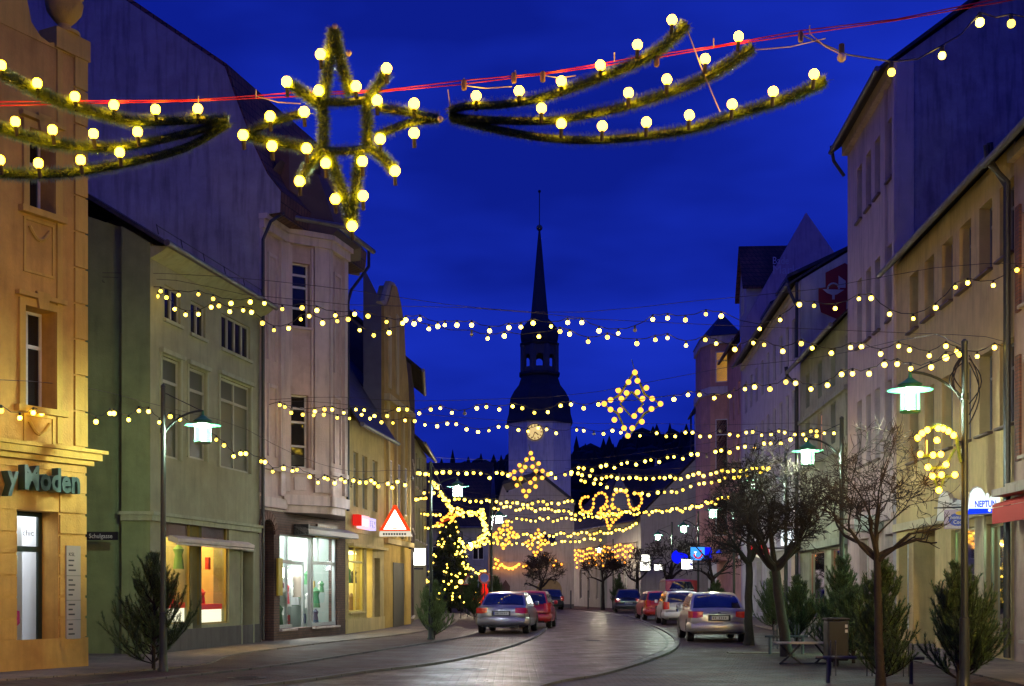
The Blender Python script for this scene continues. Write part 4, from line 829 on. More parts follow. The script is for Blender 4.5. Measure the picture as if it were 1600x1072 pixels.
# ---- low blue-white house
f = RF(90.05, 109); b = thing('blue_white_house', 'plain bluish white house beyond the oriel with small windows', 'house', (14.4, 90.05, 0)); u = f.u
BW = plaster('blue_white_plaster', (.60, .60, .62), .12, .15)
ops = slots(f, (1117, 1108, 1100, 1092), 1.1, 12.2, 14, .15)+slots(f, (1117, 1108, 1100, 1092), 1.1, 8.6, 10.4, .15)+slots(f, (1117, 1108, 1100, 1092), 1.1, 5.0, 6.8, .15)
wall(b, f, 0, 16.3, ops, BW)
for o in ops: win(b, f, *o[:4], .1, 2, .3, sill=False)
mass(b, f, 16.3, 10, 4.5, BW, SLATE, .45)
MB().tube([f(f.L, 16.3, .3), f(f.L, .1, .3)], .08, 6).build('downpipe', METAL, b)

# ================================================================== FAR END
# ---- grey corner house and long pale range closing the street
def farhouse(name, label, A, B, Z, wm, rm, rh, zs, nw, ww=.9, over=.5, dep=9, sp=None, hip=False):
    f = Fr(A, B); b = thing(name, label, 'house', (*A, 0)); ops = []
    for (z0, z1) in zs:
        for k in range(nw): uc = f.L*(k+.5)/nw; ops.append((uc-ww/2, uc+ww/2, z0, z1, .14))
    wall(b, f, 0, Z, ops, wm)
    for o in ops: win(b, f, *o[:4], .1, 2, .3, sill=False)
    mass(b, f, Z, dep, rh, wm, rm, over); return f, b
PAL = plaster('pale_cream_far', (.46, .42, .36), .12, .15)
f, b = farhouse('long_range', 'long low pale building with tall narrow windows and hanging icicle lights across its front', (4.7, 119.5), (9.6, 95.5), 7.0, PAL, TILE, 4.5, ((.7, 3.2),), 9, .8)
f.n  # faces camera side
GG2 = plaster('grey_green_far', (.30, .33, .27), .12, .2)
f, b = farhouse('grey_corner_house', 'grey green corner house behind the row of street lamps with lit shop signs', (9.75, 97.5), (15.0, 99), 6.6, GG2, TILE, 4.2, ((4.2, 5.6),), 4, .9)
MB().box(f, 1.2, 2.5, 0, 2.8, 0, .03).build('shop_window', pr('amber_shop', (.5, .35, .15), .3, emit=(1, .7, .3), es=.6), b); MB().box(f, 3.2, 5.1, .4, 2.8, 0, .03).build('shop_window', pr('dim_pane', (.3, .3, .3), .3, emit=(.6, .75, 1), es=.12), b)
# white pointed turret
t = thing('white_turret', 'slim white pointed turret roof rising behind the grey corner house', 'turret', (12.6, 112, 0))
MB().lathe((12.6, 112, 0), [(.95, 0), (.95, 7.8), (1.1, 7.9), (1.1, 8.1)], 4, R(45)).build('shaft', PAL, t); MB().lathe((12.6, 112, 0), [(1.15, 8.1), (.6, 10.2), (.03, 13.0)], 4, R(45)).build('spire', pr('pale_spire', (.4, .38, .42), .6, var=.1), t)
# ---- church
CH = plaster('church_white', (.66, .64, .62), .12, .2); CHD = pr('church_slate', (.028, .027, .03), .7, var=.3, vs=2)
b = thing('church', 'white church tower with a dark onion lantern, needle spire and gold clock', 'church', (2.85, 133, 0)); k = .0665
hw = lambda px: px*k; hz = lambda py: EYE+(HZ-py)*k
def oct_(name, prof, mat, n=8, par=None, sm=False): return MB().lathe((2.85, 133, 0), [(hw(a), hz(c)) for a, c in prof], n, R(22.5)).build(name, mat, par or b, sm)
oct_('tower_wall', [(52, 945), (52, 664)], CH)
oct_('dome', [(55, 664), (55, 660), (52, 650), (51, 638), (49, 625), (43, 614), (35, 604), (32, 595), (30, 590), (34, 587), (34, 584), (29, 583)], CHD, 8)
m = MB(); 
for i in range(8): a = R(22.5)+i*math.pi/4; p = Vector((2.85+hw(27)*math.cos(a), 133+hw(27)*math.sin(a), 0)); m.tube([p+Vector((0, 0, hz(583))), p+Vector((0, 0, hz(542)))], .36, 6)
for i in range(8):
    a0 = R(22.5)+i*math.pi/4; a1 = a0+math.pi/4; pa_ = Vector((2.85+hw(27)*math.cos(a0), 133+hw(27)*math.sin(a0))); pb_ = Vector((2.85+hw(27)*math.cos(a1), 133+hw(27)*math.sin(a1)))
    g = Fr(pa_, pb_); z0, z1 = hz(583), hz(542); m.box(g, 0, g.L, z0, z0+.5, -.1, .1); uc = g.L/2; ra = g.L*.28
    m.prism(g, [(0, z1-1.3), (uc-ra, z1-1.3)]+[(uc-ra*math.cos(q*math.pi/8), z1-1.3+ra*math.sin(q*math.pi/8)) for q in range(1, 8)]+[(uc+ra, z1-1.3), (g.L, z1-1.3), (g.L, z1), (0, z1)], -.1, .1)
    m.box(g, 0, uc-ra, z0+.5, z1-1.3, -.1, .1); m.box(g, uc+ra, g.L, z0+.5, z1-1.3, -.1, .1)
m.build('lantern', pr('lantern_grey', (.07, .068, .075), .7), b)
oct_('onion', [(31, 542), (33, 539), (29, 537), (31, 532), (32, 524), (29, 514), (22, 506), (15, 499)], CHD)
oct_('spire', [(15, 499), (13, 480), (9, 440), (5, 395), (1.5, 360)], pr('copper_dark', (.03, .03, .035), .6), 8)
c = (2.85, 133, 0); MB().ball((2.85, 133, hz(356)), .33, 10).build('finial_ball', pr('old_gold', (.25, .2, .1), .4, .5), b, True); MB().tube([(2.85, 133, hz(356)), (2.85, 133, hz(298))], .05, 5).build('finial_rod', METAL, b); MB().ball((2.85, 133, hz(299)), .16, 8).build('weather_vane', METAL, b)
# clock on the face turned to the street
ap = hw(52)*math.cos(R(22.5)); cp = Vector((2.85-.53, 133-ap-.02, hz(681)))
fk = Fr((cp.x-1, cp.y), (cp.x+1, cp.y)); ring_ = lambda r0, r1, d0, d1, n=32: None
cl = MB().prism(fk, [(1+.86*math.cos(q*math.pi/16), cp.z+.86*math.sin(q*math.pi/16)) for q in range(32)], 0, .08).build('clock_face', pr('clock_gold_glow', (.6, .42, .16), .5, emit=(1, .7, .25), es=.75), b)  # floodlit glow of the clock is put into the face as emission
m = MB(); m.tube([fk(1+.84*math.cos(q*math.pi/16), cp.z+.84*math.sin(q*math.pi/16), .1) for q in range(33)], .05, 5); m.build('rim', pr('clock_dark', (.05, .03, .01), .5), cl)
m = MB()
for q in range(12):
    a = q*math.pi/6; c0 = math.cos(a); s0 = math.sin(a); r0, r1, w_ = .56, .76, .045
    m.add([fk(1+c0*r0-s0*w_, cp.z+s0*r0+c0*w_, .09), fk(1+c0*r0+s0*w_, cp.z+s0*r0-c0*w_, .09), fk(1+c0*r1+s0*w_, cp.z+s0*r1-c0*w_, .09), fk(1+c0*r1-s0*w_, cp.z+s0*r1+c0*w_, .09)], [(0, 1, 2, 3)])
m.build('numerals', pr('clock_dark', (.05, .03, .01)), cl)
MB().tube([fk(1, cp.z, .12), fk(1+.36, cp.z-.3, .12)], .05, 4).build('hour_hand', BLACK, cl); MB().tube([fk(1, cp.z, .13), fk(1-.22, cp.z-.6, .13)], .035, 4).build('minute_hand', BLACK, cl)
# nave: white gabled building with arch before the tower
NAV = plaster('nave_cream', (.50, .44, .35), .12, .18)
f = Fr((P(768, 0, 104).x, 104), (P(897, 0, 104).x, 104)); zf = lambda py: EYE+(HZ-py)*.052; uf = lambda px: (px-768)*.052
b = thing('parish_house', 'cream gabled building with arched gateway standing before the church tower', 'house', (0, 104, 0))
wn = (uf(846), uf(869), zf(850), zf(827), .2); arc = (uf(838), uf(878), 0.02, zf(922), .6)
wall(b, f, 0, zf(835), [wn, arc], NAV)
MB().prism(f, [(0, zf(835)), (uf(897), zf(835)), (uf(897), zf(786)), (uf(842), zf(742)), (uf(792), zf(770)), (uf(785), zf(757)), (0, zf(825))], -.4, 0).build('gable', NAV, b)
MB().prism(f, [(uf(786), zf(757)), (uf(842), zf(742)), (uf(900), zf(787)), (uf(900), zf(783)), (uf(842), zf(736)), (uf(786), zf(752))], -8, .15).build('roof', SLATE, b)
MB().prism(f, [(uf(-2+768), zf(824)), (uf(785), zf(754)), (uf(788), zf(750)), (uf(764), zf(828))], -8, .1).build('roof', SLATE, b)
win(b, f, *wn[:4], .14, 2, .3)
MB().prism(f, [(arc[0], 0), (arc[1], 0)]+[(uf(858)+1.04*math.cos(q*math.pi/10), zf(922)+.95*math.sin(q*math.pi/10)) for q in range(11)], 0.001, .02).build('gate', pr('arch_ochre', (.33, .24, .1), .8, var=.2), b)
m = MB()
for z in (zf(880), ): m.box(f, 0, f.L, z, z+.14, 0, .12)
for q in range(6): m.box(f, 0, arc[0]-.1, .5+q*.35, .53+q*.35, 0, .015)
m.build('trim', NAV, b)
MB().prism(f, [(uf(783), zf(925)), (uf(797), zf(925)), (uf(797), zf(916)), (uf(790), zf(906)), (uf(783), zf(916))], 0, .03).build('niche', pr('niche_brown', (.12, .07, .05), .8), b)
for z in (0,): MB().box(f, 0, f.L, 0, .3, 0.021, .05).build('plinth', GR, b)
# house behind the christmas tree
BL = plaster('blue_grey_far', (.28, .28, .33), .12, .15)
f, b = farhouse('blue_grey_house', 'blue grey house with dark roof standing behind the big Christmas tree', (-8.5, 103.5), (-1.9, 103), 6.9, BL, TILE, 5.0, ((3.9, 5.4), (1, 2.7)), 4, .9)
f, b = farhouse('distant_left_house', 'dim low house between the pale end house and the blue grey house', (-13.5, 96), (-8.8, 98), 6.0, BL, SLATE, 5.0, ((3.2, 4.6),), 3, .9)
# ---- wooded hill behind
m = MB(); rng = random.Random(4); xs = [-420+i*12 for i in range(78)]; hh = lambda x: 30+3*math.sin(x*.02+.8)+2*math.sin(x*.061)+(14*min(1, (x-25)/50) if x > 25 else 0)
for i in range(len(xs)-1):
    a, c = xs[i], xs[i+1]
    for (y0, s0, y1, s1) in ((190, 0, 260, .45), (260, .45, 340, .9), (340, .9, 420, 1.0), (420, 1, 640, .3)):
        m.quad((a, y0, hh(a)*s0-1), (c, y0, hh(c)*s0-1), (c, y1, hh(c)*s1-1), (a, y1, hh(a)*s1-1))
struct(m.build('hill', pr('hill_dark', (.012, .016, .012), .9, var=.4, vs=.02)))
m = MB(); rng = random.Random(5)
for k in range(2600):
    x = -230+rng.random()*430; t_ = .35+rng.random()*.65; y = 220+t_*150; s = .2+.7*(y-220)/120 if y < 340 else .93; z = hh(x)*min(s, 1)-1.5; h = 6+rng.random()*7; r = 1.6+rng.random()*1.6
    if rng.random() < .6: m.lathe((x, y, z), [(r, 0), (r*1.1, h*.25), (r*.75, h*.3), (r*.8, h*.5), (r*.4, h*.58), (r*.45, h*.75), (.05, h)], 6, rng.random())
    else: m.lathe((x, y, z), [(r*.5, 0), (r*1.2, h*.3), (r*1.4, h*.55), (r*.9, h*.8), (.1, h*.88)], 7, rng.random())
tag(m.build('forest', pr('forest_dark', (.012, .018, .012), .95)), 'dark wooded ridge rising behind the church and rooftops', 'forest', kind='stuff')
# ================================================================== STREET LAMPS
POLEM = pr('pole_green_grey', (.03, .042, .038), .45, .3, var=.2, vs=6); SHADE = pr('shade_green', (.02, .16, .08), .4)
def shell(name, c):
    m = bpy.data.materials.new(name); m.use_nodes = True; t = m.node_tree; t.nodes.clear(); e = N(t, 'ShaderNodeEmission'); e.inputs[0].default_value = (*c, 1); e.inputs[1].default_value = .75
    a = N(t, 'ShaderNodeBsdfTransparent'); x = N(t, 'ShaderNodeAddShader'); o = N(t, 'ShaderNodeOutputMaterial'); t.links.new(e.outputs[0], x.inputs[0]); t.links.new(a.outputs[0], x.inputs[1]); t.links.new(x.outputs[0], o.inputs[0]); return m
GLOW = (emi('burner_green_white', (.80, 1, .76), 1600), shell('shell_green', (.42, 1, .62))); GLOWW = (emi('burner_white', (.85, .95, 1), 1500), shell('shell_white', (.85, .95, 1)))
GLOWF = (emi('burner_far', (1, .88, .62), 2600), shell('shell_green_far', (.42, 1, .62))); GLOWFW = (emi('burner_far_white', (1, .85, .7), 3500), shell('shell_white_far', (.85, .95, 1)))
GLOWY = (emi('burner_sodium', (1, .57, .08), 2300), shell('shell_amber', (1, .6, .1)))
def lamp(pole, head, label, glow, top=5.2, group='street lamps along both pavements'):
    pole = Vector(pole); head = Vector(head); t = thing('street_lamp', label, 'street lamp', (pole.x, pole.y, 0), group)
    MB().tube([pole, pole+Vector((0, 0, 1.1)), pole+Vector((0, 0, 1.12)), pole+Vector((0, 0, top))], [.075, .075, .055, .045], 12).build('pole', POLEM, t, True)
    MB().lathe(pole, [(.11, 0), (.11, .04), (.085, .08), (.08, .3)], 12).build('foot', POLEM, t, True); MB().lathe(pole+Vector((0, 0, top)), [(.05, 0), (.05, .04), (.02, .07)], 10).build('pole_cap', POLEM, t, True); MB().lathe(pole+Vector((0, 0, top-.85)), [(.062, 0), (.062, .1)], 12).build('collar', POLEM, t, True)
    hz_ = head.z; tip = Vector((head.x, head.y, hz_+.36)); q = pole+Vector((0, 0, top-.85)); dv = tip-q
    arm = [q+Vector((dv.x*s, dv.y*s, (tip.z+.06-q.z)*(1-(1-s)**2.2))) for s in [k/8 for k in range(9)]]
    arm.append(tip+Vector((0, 0, -.02)))
    MB().tube(arm, .022, 8).build('arm', POLEM, t, True)
    MB().tube([pole+Vector((0, 0, top-.08)), tip+Vector((0, 0, .05))], .008, 4).build('stay_wire', METAL, t)
    MB().lathe(head, [(.02, -.11), (.05, -.09), (.05, .09), (.02, .11)], 12).build('burner', glow[0], t, True)
    g = MB().lathe(head, [(.135, -.16), (.145, -.15), (.145, .12), (.135, .13)], 18).build('lantern_glass', glow[1], t, True)
    MB().lathe(head, [(.15, .135), (.34, .145), (.345, .153), (.34, .161), (.16, .17), (.155, .215), (.14, .22)], 24).build('disc_shade', SHADE, t, True)
    MB().lathe(head, [(.18, .222), (.185, .235), (.09, .29), (.03, .34), (.02, .42)], 18).build('cap', SHADE, t, True)
    m = MB(); m.lathe(head, [(.15, -.19), (.155, -.185), (.155, -.165), (.15, -.161)], 18)
    m.build('base_ring', SHADE, t, True)
    for k in range(4): a = k*math.pi/2+.4; v = Vector((math.cos(a)*.152, math.sin(a)*.152, 0)); MB().tube([head+v+Vector((0, 0, -.17)), head+v+Vector((0, 0, .14))], .006, 4).build('cage_bar', SHADE, t)
    return t
def pl(px, Y): return Vector(((px-800)*Y/FPX, Y, 0))
LM = [(255, 317, 677, 24, GLOW, 'green glowing street lamp standing before the green house'),
      (673, 715, 768, 39, GLOWW, 'white glowing street lamp beside the pale bushy pine on the left pavement'),
      (768, 780, 812, 53, GLOWFW, 'small white street lamp in front of the cream gabled building'),
      (722, 736, 852, 84, GLOWF, 'tiny green street lamp shining before the Christmas tree'),
      (1507, 1422, 625, 19.35, GLOW, 'nearest street lamp with cable tangle on its pole at the right'),
      (1315, 1262, 715, 28.6, GLOW, 'green street lamp between the two bare tree crowns in front of the sage house'),
      (1228, 1181, 758, 36, GLOW, 'street lamp hidden behind the twigs of the leaning bare tree'),
      (1147, 1114, 803, 48.7, GLOW, 'green street lamp just left of the big bare tree crown'),
      (1091, 1068, 827, 61, GLOW, 'green street lamp above the blue rounded shop sign'),
      (1050, 1028, 840, 71, GLOW, 'green street lamp above the red van'),
      (958, 936, 860, 95, GLOWF, 'farthest green street lamp in front of the icicle lights')]
for a, h, py, Y, g, lab in LM:
    hp = P(h, py, Y); lp = lamp(pl(a, Y), hp, lab, g, top=max(5.2, hp.z+.85) if Y < 40 else hp.z+.8)
# the same row continues towards and past the photographer
lamp((-8.9, 15.6, 0), (-8.1, 15.6, 4.4), 'street lamp on the left pavement before the yellow house, outside the view', GLOWY)
lamp((9.0, 12.5, 0), (8.2, 12.5, 4.4), 'street lamp on the right pavement behind the photographer, outside the view', (emi('burner_sodium_b', (1, .62, .13), 10500), shell('shell_amber_b', (1, .6, .1))))
lamp((-5.5, 117, 0), (-4.6, 117, 5.2), 'unseen street lamp added behind the parish house to light the church tower, left', (emi('burner_tower_fill', (1, .8, .6), 9000), shell('shell_tower_fill', (1, .8, .6)))); lamp((9.4, 125, 0), (8.6, 125, 5.2), 'unseen street lamp added behind the long range to light the church tower, right', (emi('burner_tower_fill', (1, .8, .6), 9000), shell('shell_tower_fill', (1, .8, .6))))  # two unseen lamps, added to throw warm light on the church tower
# cable tangle on the near pole
q = pl(1507, 19.35); m = MB(); rng = random.Random(2)
for k in range(7):
    a = rng.random()*.08; z0 = 5.1-rng.random()*.15; h = .5+rng.random()*.5; s = rng.choice((-1, 1, -1))
    m.tube([q+Vector((s*(.05+(.12+a)*math.sin(math.pi*i/8)), -.05, z0-h*i/8)) for i in range(9)], .009, 4)
m.tube([q+Vector((-.055, -.05, 4.4-.35*i)) for i in range(11)], .01, 4)
tag(m.build('cable_tangle', BLACK), 'tangle of dark cables looped around the top of the nearest right lamp post', 'cable')

# ================================================================== LIGHT STRINGS
BULBY = emi('bulb_yellow', (1, .66, .055), 15); BULBG = emi('bulb_gold', (1, .47, .013), 40); BULBF = emi('bulb_far', (1, .64, .06), 10)
CABLE = pr('cable', (.02, .02, .02), .6); GALV = pr('support_wire', (.06, .05, .05), .5, .4)
BULBO = emi('bulb_orange', (1, .38, .04), 2.6); BULBW = emi('bulb_icicle', (1, .34, .03), 5)
HOT = {'bulb_yellow': emi('bulb_yellow_dim', (1, .62, .05), 7), 'bulb_far': emi('bulb_far_dim', (1, .58, .05), 4.5)}; DEADS = pr('dead_bulb_yellow', (.3, .28, .2), .2)
_bm = {}
def bulbmesh(r, mat):
    k = (round(r, 4), mat.name)
    if k not in _bm:
        mb = MB().ball((0, 0, 0), r, 8); me = bpy.data.meshes.new('bulb'); me.from_pydata(mb.v, [], mb.f); me.materials.append(mat)
        me.polygons.foreach_set('use_smooth', [True]*len(me.polygons)); _bm[k] = me
    return _bm[k]
def bulb(p, r, mat, par):
    o = bpy.data.objects.new('bulb', bulbmesh(r, mat)); col.objects.link(o); o.parent = par; o.location = Vector(p)-OFF[par.name]; return o
def sock(m, p, r): m.lathe(Vector(p)+Vector((0, 0, r*.75)), [(r*.45, 0), (r*.5, r*.3), (r*.5, r*1.3), (r*.3, r*1.5)], 6)
def depthf(pts):
    def fn(x):
        if x <= pts[0][0]: return pts[0][1]
        for (a, ya), (c, yc) in zip(pts, pts[1:]):
            if x <= c: return ya+(yc-ya)*(x-a)/(c-a)
        return pts[-1][1]
    return fn
def string(label, px, depth, r=.047, mat=None, ends=(), wire=True):
    """cord with bulbs: every bulb hangs from a socket on a sagging cord under a tight support wire"""
    D = depthf(depth); mat = mat or BULBY; ps = [P(x, y, D(x)) for x, y in px]
    e0 = [P(*ends[0])] if ends and ends[0] else []; e1 = [P(*ends[1])] if ends and ends[1] else []
    t = thing('light_string', label, 'light string', ps[0], 'strings of yellow bulbs hung across the street')
    m = MB(); up = Vector((0, 0, r*2.2)); c = e0+[p+up for p in ps]+e1; out_ = []
    for i in range(len(c)-1):
        a, d = c[i], c[i+1]; out_ += [a, (a+d)/2-Vector((0, 0, min(.06, (a-d).length*.08)))]
    out_.append(c[-1]); m.tube(out_, .009, 4)
    for p in ps: sock(m, p, r)
    m.build('cord', CABLE, t)
    if wire:
        top = []
        n = len(c); w_ = 6
        for i in range(0, n, 3): seg = c[max(0, i-w_):i+w_+1]; top.append(Vector((c[i].x, c[i].y, max(s.z for s in seg)+.08)))
        top.append(c[-1]+Vector((0, 0, .08)))
        sm = [top[0]]+[(top[i-1]+top[i]*2+top[i+1])/4 for i in range(1, len(top)-1)]+[top[-1]]
        MB().tube(sm, .006, 4).build('support_wire', GALV, t)
    for p in ps: bulb(p, r*random.choice((.82, .92, 1, 1.08)), DEADS if random.random() < .02 else (random.choice((mat, mat, HOT[mat.name])) if mat.name in HOT else mat), t)
    return t
S1 = [(165,441),(171,443),(196,450),(208,454),(229,451),(251,455),(279,461),(310,460),(333,467),(361,474),(391,472),(413,474),(441,483),(472,481),(495,485),(524,493),(554,491),(575,494),(604,503),(629,505),(634,500),(656,499),(684,510),(695,508),(714,508),(737,508),(765,517),(795,512),(814,511),(833,505),(861,510),(887,504),(909,504),(936,517),(966,521),(992,516),(1020,499),(1043,497),(1071,500),(1103,491),(1127,494),(1187,514),(1219,500),(1249,476),(1272,478),(1305,482),(1342,467),(1361,466),(1390,491),(1427,498),(1462,481),(1493,449),(1512,442),(1552,446),(1589,422)]
S2 = [(181,450),(200,451),(227,465),(246,463),(260,465),(273,483),(290,492),(310,491),(330,480),(342,478),(359,487),(380,485),(393,488),(410,505),(428,516),(451,513),(470,499),(483,494),(504,505),(527,502),(544,499),(562,516),(584,524),(608,520),(647,506),(670,514),(737,523),(762,529),(788,525),(842,526),(875,518),(890,522),(919,534),(949,527),(995,537),(1024,531),(1043,528),(1072,540),(1102,531),(1119,537),(1148,546),(1177,536),(1194,539),(1223,549),(1252,537),(1269,544),(1299,552),(1329,543),(1346,542),(1376,553),(1404,541),(1421,547),(1452,556),(1478,541),(1495,549),(1527,557),(1554,543)]
S3 = [(437,633),(456,640),(492,643),(507,640),(519,640),(537,645),(556,640),(569,641),(585,650),(605,650),(623,640),(636,640),(655,646),(673,640),(688,638),(706,645),(726,646),(745,638),(760,636),(780,640),(801,635),(816,638),(835,645),(856,644),(876,634),(892,632),(912,638),(935,632),(1053,624),(1075,617),(1093,617),(1116,622),(1140,619),(1164,608),(1179,605),(1203,608),(1228,597),(1243,599),(1267,608),(1293,602),(1315,585),(1332,584),(1358,584),(1382,570),(1402,569),(1423,576),(1455,574),(1478,559),(1499,554)]
S4 = [(445,636),(455,645),(473,648),(490,649),(506,648),(527,653),(546,654),(565,648),(578,654),(596,660),(614,661),(633,657),(648,658),(664,664),(683,666),(699,662),(713,663),(729,671),(747,675),(764,673),(779,667),(792,667),(810,672),(825,674),(841,669),(854,671),(869,677),(901,672),(912,673),(928,678),(943,678),(957,673),(970,676),(1000,681),(1026,677),(1041,682),(1055,682),(1071,676),(1082,676),(1094,682),(1109,682),(1125,674),(1140,679),(1153,681),(1166,676),(1176,675),(1190,680),(1205,679),(1217,674),(1226,676),(1242,679),(1255,679),(1267,674),(1276,674),(1288,677),(1303,677)]
S5 = [(2,642),(31,653),(52,645),(65,646),(93,664),(114,650),(127,641),(150,659),(172,646),(178,646),(201,656),(217,642),(232,643),(249,660),(266,651),(281,655),(338,687),(350,696),(365,713),(376,709),(384,709),(408,721),(414,722),(426,737),(443,732),(457,736),(464,734),(484,745),(497,754),(507,747),(512,749),(523,755),(533,749),(539,753),(549,760),(552,751),(562,754),(572,754),(580,751),(585,755),(591,760),(606,756),(613,762),(621,753),(633,758),(644,749)]
S6 = [(653,739),(656,740),(665,741),(672,742),(682,739),(692,738),(703,738),(716,740),(729,740),(740,739),(751,740),(765,747),(776,739),(785,740),(794,743),(861,740),(868,747),(893,738),(904,731),(912,732),(925,735),(939,729),(947,727),(960,731),(971,725),(980,723),(994,726),(1008,721),(1017,719),(1030,722),(1043,715),(1053,714),(1067,717),(1080,710),(1090,710),(1104,714),(1118,706),(1127,704),(1140,707),(1153,700),(1164,698),(1179,700),(1194,693),(1204,693),(1220,693),(1235,687),(1260,687),(1276,681)]
string('topmost zigzag bulb string passing in front of the church spire', S1, [(150, 30.2), (1600, 26.4)], ends=((160, 438, 30.0), (1600, 418, 26.0)))
string('second bulb string just below the topmost one, ending at the right lamp post top', S2, [(150, 30.4), (1560, 27)], ends=((160, 440, 30.0), (1575, 541, 27.2)))
string('bulb string from the bay tower through the upper diamond to the nearest lamp post', S3, [(400, 37), (940, 34), (1500, 20)], ends=((405, 630, 37.2), (1505, 549, 19.4)))
string('bulb string passing under the church clock, below the upper diamond', S4, [(400, 37), (1303, 44)], ends=((430, 632, 37.9), (1312, 672, 45)))
string('bulb string from the yellow house along the green house and pink bay', S5, [(0, 22.5), (650, 39)], ends=((-40, 636, 22), (673, 742, 39)))
string('bulb string through the middle diamond below the church tower, rising to the right', S6, [(650, 40), (826, 50), (1290, 44)], r=.06, ends=((650, 740, 40), (1290, 678, 45)))
def row(label, pts, n, Y0, Y1, amp=4, r=.07, seed=1, per=5):
    """catenary zigzag string defined by control points in the picture at real depth"""
    rng = random.Random(seed); L_ = [0]
    for (a, c), (d, e) in zip(pts, pts[1:]): L_.append(L_[-1]+math.hypot(d-a, e-c))
    px = []
    for k in range(n):
        s = L_[-1]*(k+.5+rng.uniform(-.25, .25))/n
        i = max(j for j in range(len(L_)) if L_[j] <= s); i = min(i, len(pts)-2); t = (s-L_[i])/(L_[i+1]-L_[i])
        px.append((pts[i][0]+(pts[i+1][0]-pts[i][0])*t+(rng.uniform(-4, 4) if amp > 8 else 0), pts[i][1]+(pts[i+1][1]-pts[i][1])*t-amp*abs(math.sin(math.pi*k/per+rng.uniform(-.5, .5)))+rng.uniform(-1.6, 1.6)))
    x0, x1 = pts[0][0], pts[-1][0]
    return string(label, px, [(x0, Y0), (x1, Y1)] if x0 < x1 else [(x1, Y1), (x0, Y0)], r, BULBF)
row('bulb string rising to the right above the bare tree crown', [(880, 742), (940, 750), (1050, 750), (1130, 740), (1205, 733)], 36, 56, 50, seed=1)
row('faint second bulb string over the white turret', [(900, 752), (1000, 776), (1045, 772), (1100, 757), (1205, 738)], 28, 58, 52, seed=2)
row('bulb string below the white street lamp across the gabled building', [(660, 770), (700, 782), (760, 786), (830, 790), (900, 786)], 30, 56, 62, seed=3)
row('bulb string under the looped decoration, left half', [(770, 797), (850, 800), (905, 808), (960, 808)], 30, 66, 66, amp=6, seed=4)
row('bulb string from the looped decoration to the blue white house', [(935, 810), (1010, 806), (1080, 797), (1140, 782)], 40, 68, 62, amp=6, seed=5)
row('bulb string low across the front of the gabled building', [(790, 816), (850, 815), (920, 812), (1000, 800)], 30, 74, 70, amp=5, seed=6)
row('bulb string across the small gold stars', [(745, 842), (800, 841), (880, 838), (950, 836), (998, 823)], 44, 84, 84, amp=5, r=.08, seed=7)
row('lowest bulb string below the small gold stars', [(745, 852), (800, 853), (860, 852), (940, 844)], 26, 86, 88, amp=4, r=.08, seed=8)
row('short bulb string left of the Christmas tree top', [(632, 778), (650, 783), (668, 783)], 9, 60, 64, amp=5, seed=9)
row('short bulb string beside the white box sign', [(648, 803), (665, 807), (690, 806)], 7, 66, 70, seed=10)
row('short bulb string above the white box sign', [(640, 818), (660, 825), (690, 828)], 9, 68, 72, seed=11)
row('dense bulb string dropping from the white lamp to the Christmas tree', [(672, 752), (685, 768), (698, 790), (706, 802)], 26, 42, 74, amp=5, seed=12)
row('dense glowing bulb string above the Christmas tree', [(704, 800), (725, 808), (752, 808), (758, 822)], 46, 74, 80, amp=9, r=.075, seed=13)
row('dense bulb string turning down beside the small white lamp', [(753, 800), (755, 822), (762, 838), (750, 850), (742, 856)], 44, 70, 80, amp=9, r=.075, seed=14)
row('bulb string from the right of the Christmas tree to the green lamp', [(716, 846), (728, 858), (745, 856), (765, 848)], 24, 80, 80, amp=5, r=.08, seed=15)
row('thin bulb string low over the parked van', [(728, 888), (742, 896), (760, 896)], 9, 84, 84, amp=3, seed=16)

# ================================================================== GARLAND DISPLAY OVER THE STREET (depth 12 m)
TIN = pr('tinsel_dark_green', (.16, .25, .035), .4, .1, spec=.8, var=.4, vs=20); TIN2 = pr('tinsel_glint', (.45, .5, .12), .2, .9)
def tinsel(par, pts, r, dens=1000, name='tinsel', seed=0):
    rng = random.Random(seed); m = MB(); g = MB(); pts = [Vector(p) for p in pts]; L_ = sum((b-a).length for a, b in zip(pts, pts[1:]))
    m.tube(pts, r*.4, 7)
    for k in range(int(L_*dens)):
        s = rng.random()*L_
        for a, b in zip(pts, pts[1:]):
            l = (b-a).length
            if s <= l: break
            s -= l
        t = (b-a).normalized(); p = a+(b-a)*min(s/max(l, 1e-6), 1)
        v = Vector((rng.gauss(0, 1), rng.gauss(0, 1), rng.gauss(0, 1))); v -= t*v.dot(t)*.75; v.normalize(); l2 = r*(.75+.4*rng.random()); sd = v.cross(t).normalized()*.006
        tgt = g if rng.random() < .05 else m
        q = p+v*l2; tgt.add([p+v*r*.3-sd, p+v*r*.3+sd, q+sd*.5], [(0, 1, 2)])
    o = m.build(name, TIN, par); g.build('glitter', TIN2, o)['kind'] = 'stuff'; return o
YG = 12.0
_sk = []
def nearbulb(p, r, par):
    o = bulb(p, r, BULBG, par)
    if not _sk:
        q = MB().tube([Vector((0, 0, -.025)), Vector((0, .02, -.06)), Vector((0, .05, -.12))], .018, 8); me = bpy.data.meshes.new('socket'); me.from_pydata(q.v, [], q.f); me.materials.append(CABLE); _sk.append(me)
    s = bpy.data.objects.new('socket', _sk[0]); col.objects.link(s); s.parent = o; return o
def arcs(nm, label, arcl, bl, anchor):
    t = thing('crescent_garland', label, 'garland', P(*anchor, YG))
    for i, a in enumerate(arcl):
        pp = smoothline3([P(x, y, YG+.04*i) for x, y in a]); tinsel(t, pp, .09, 3000, seed=i+7)
    for i, (x, y) in enumerate(bl):
        p = P(x, y, YG-.06); nearbulb(p, .047, t)
    return t
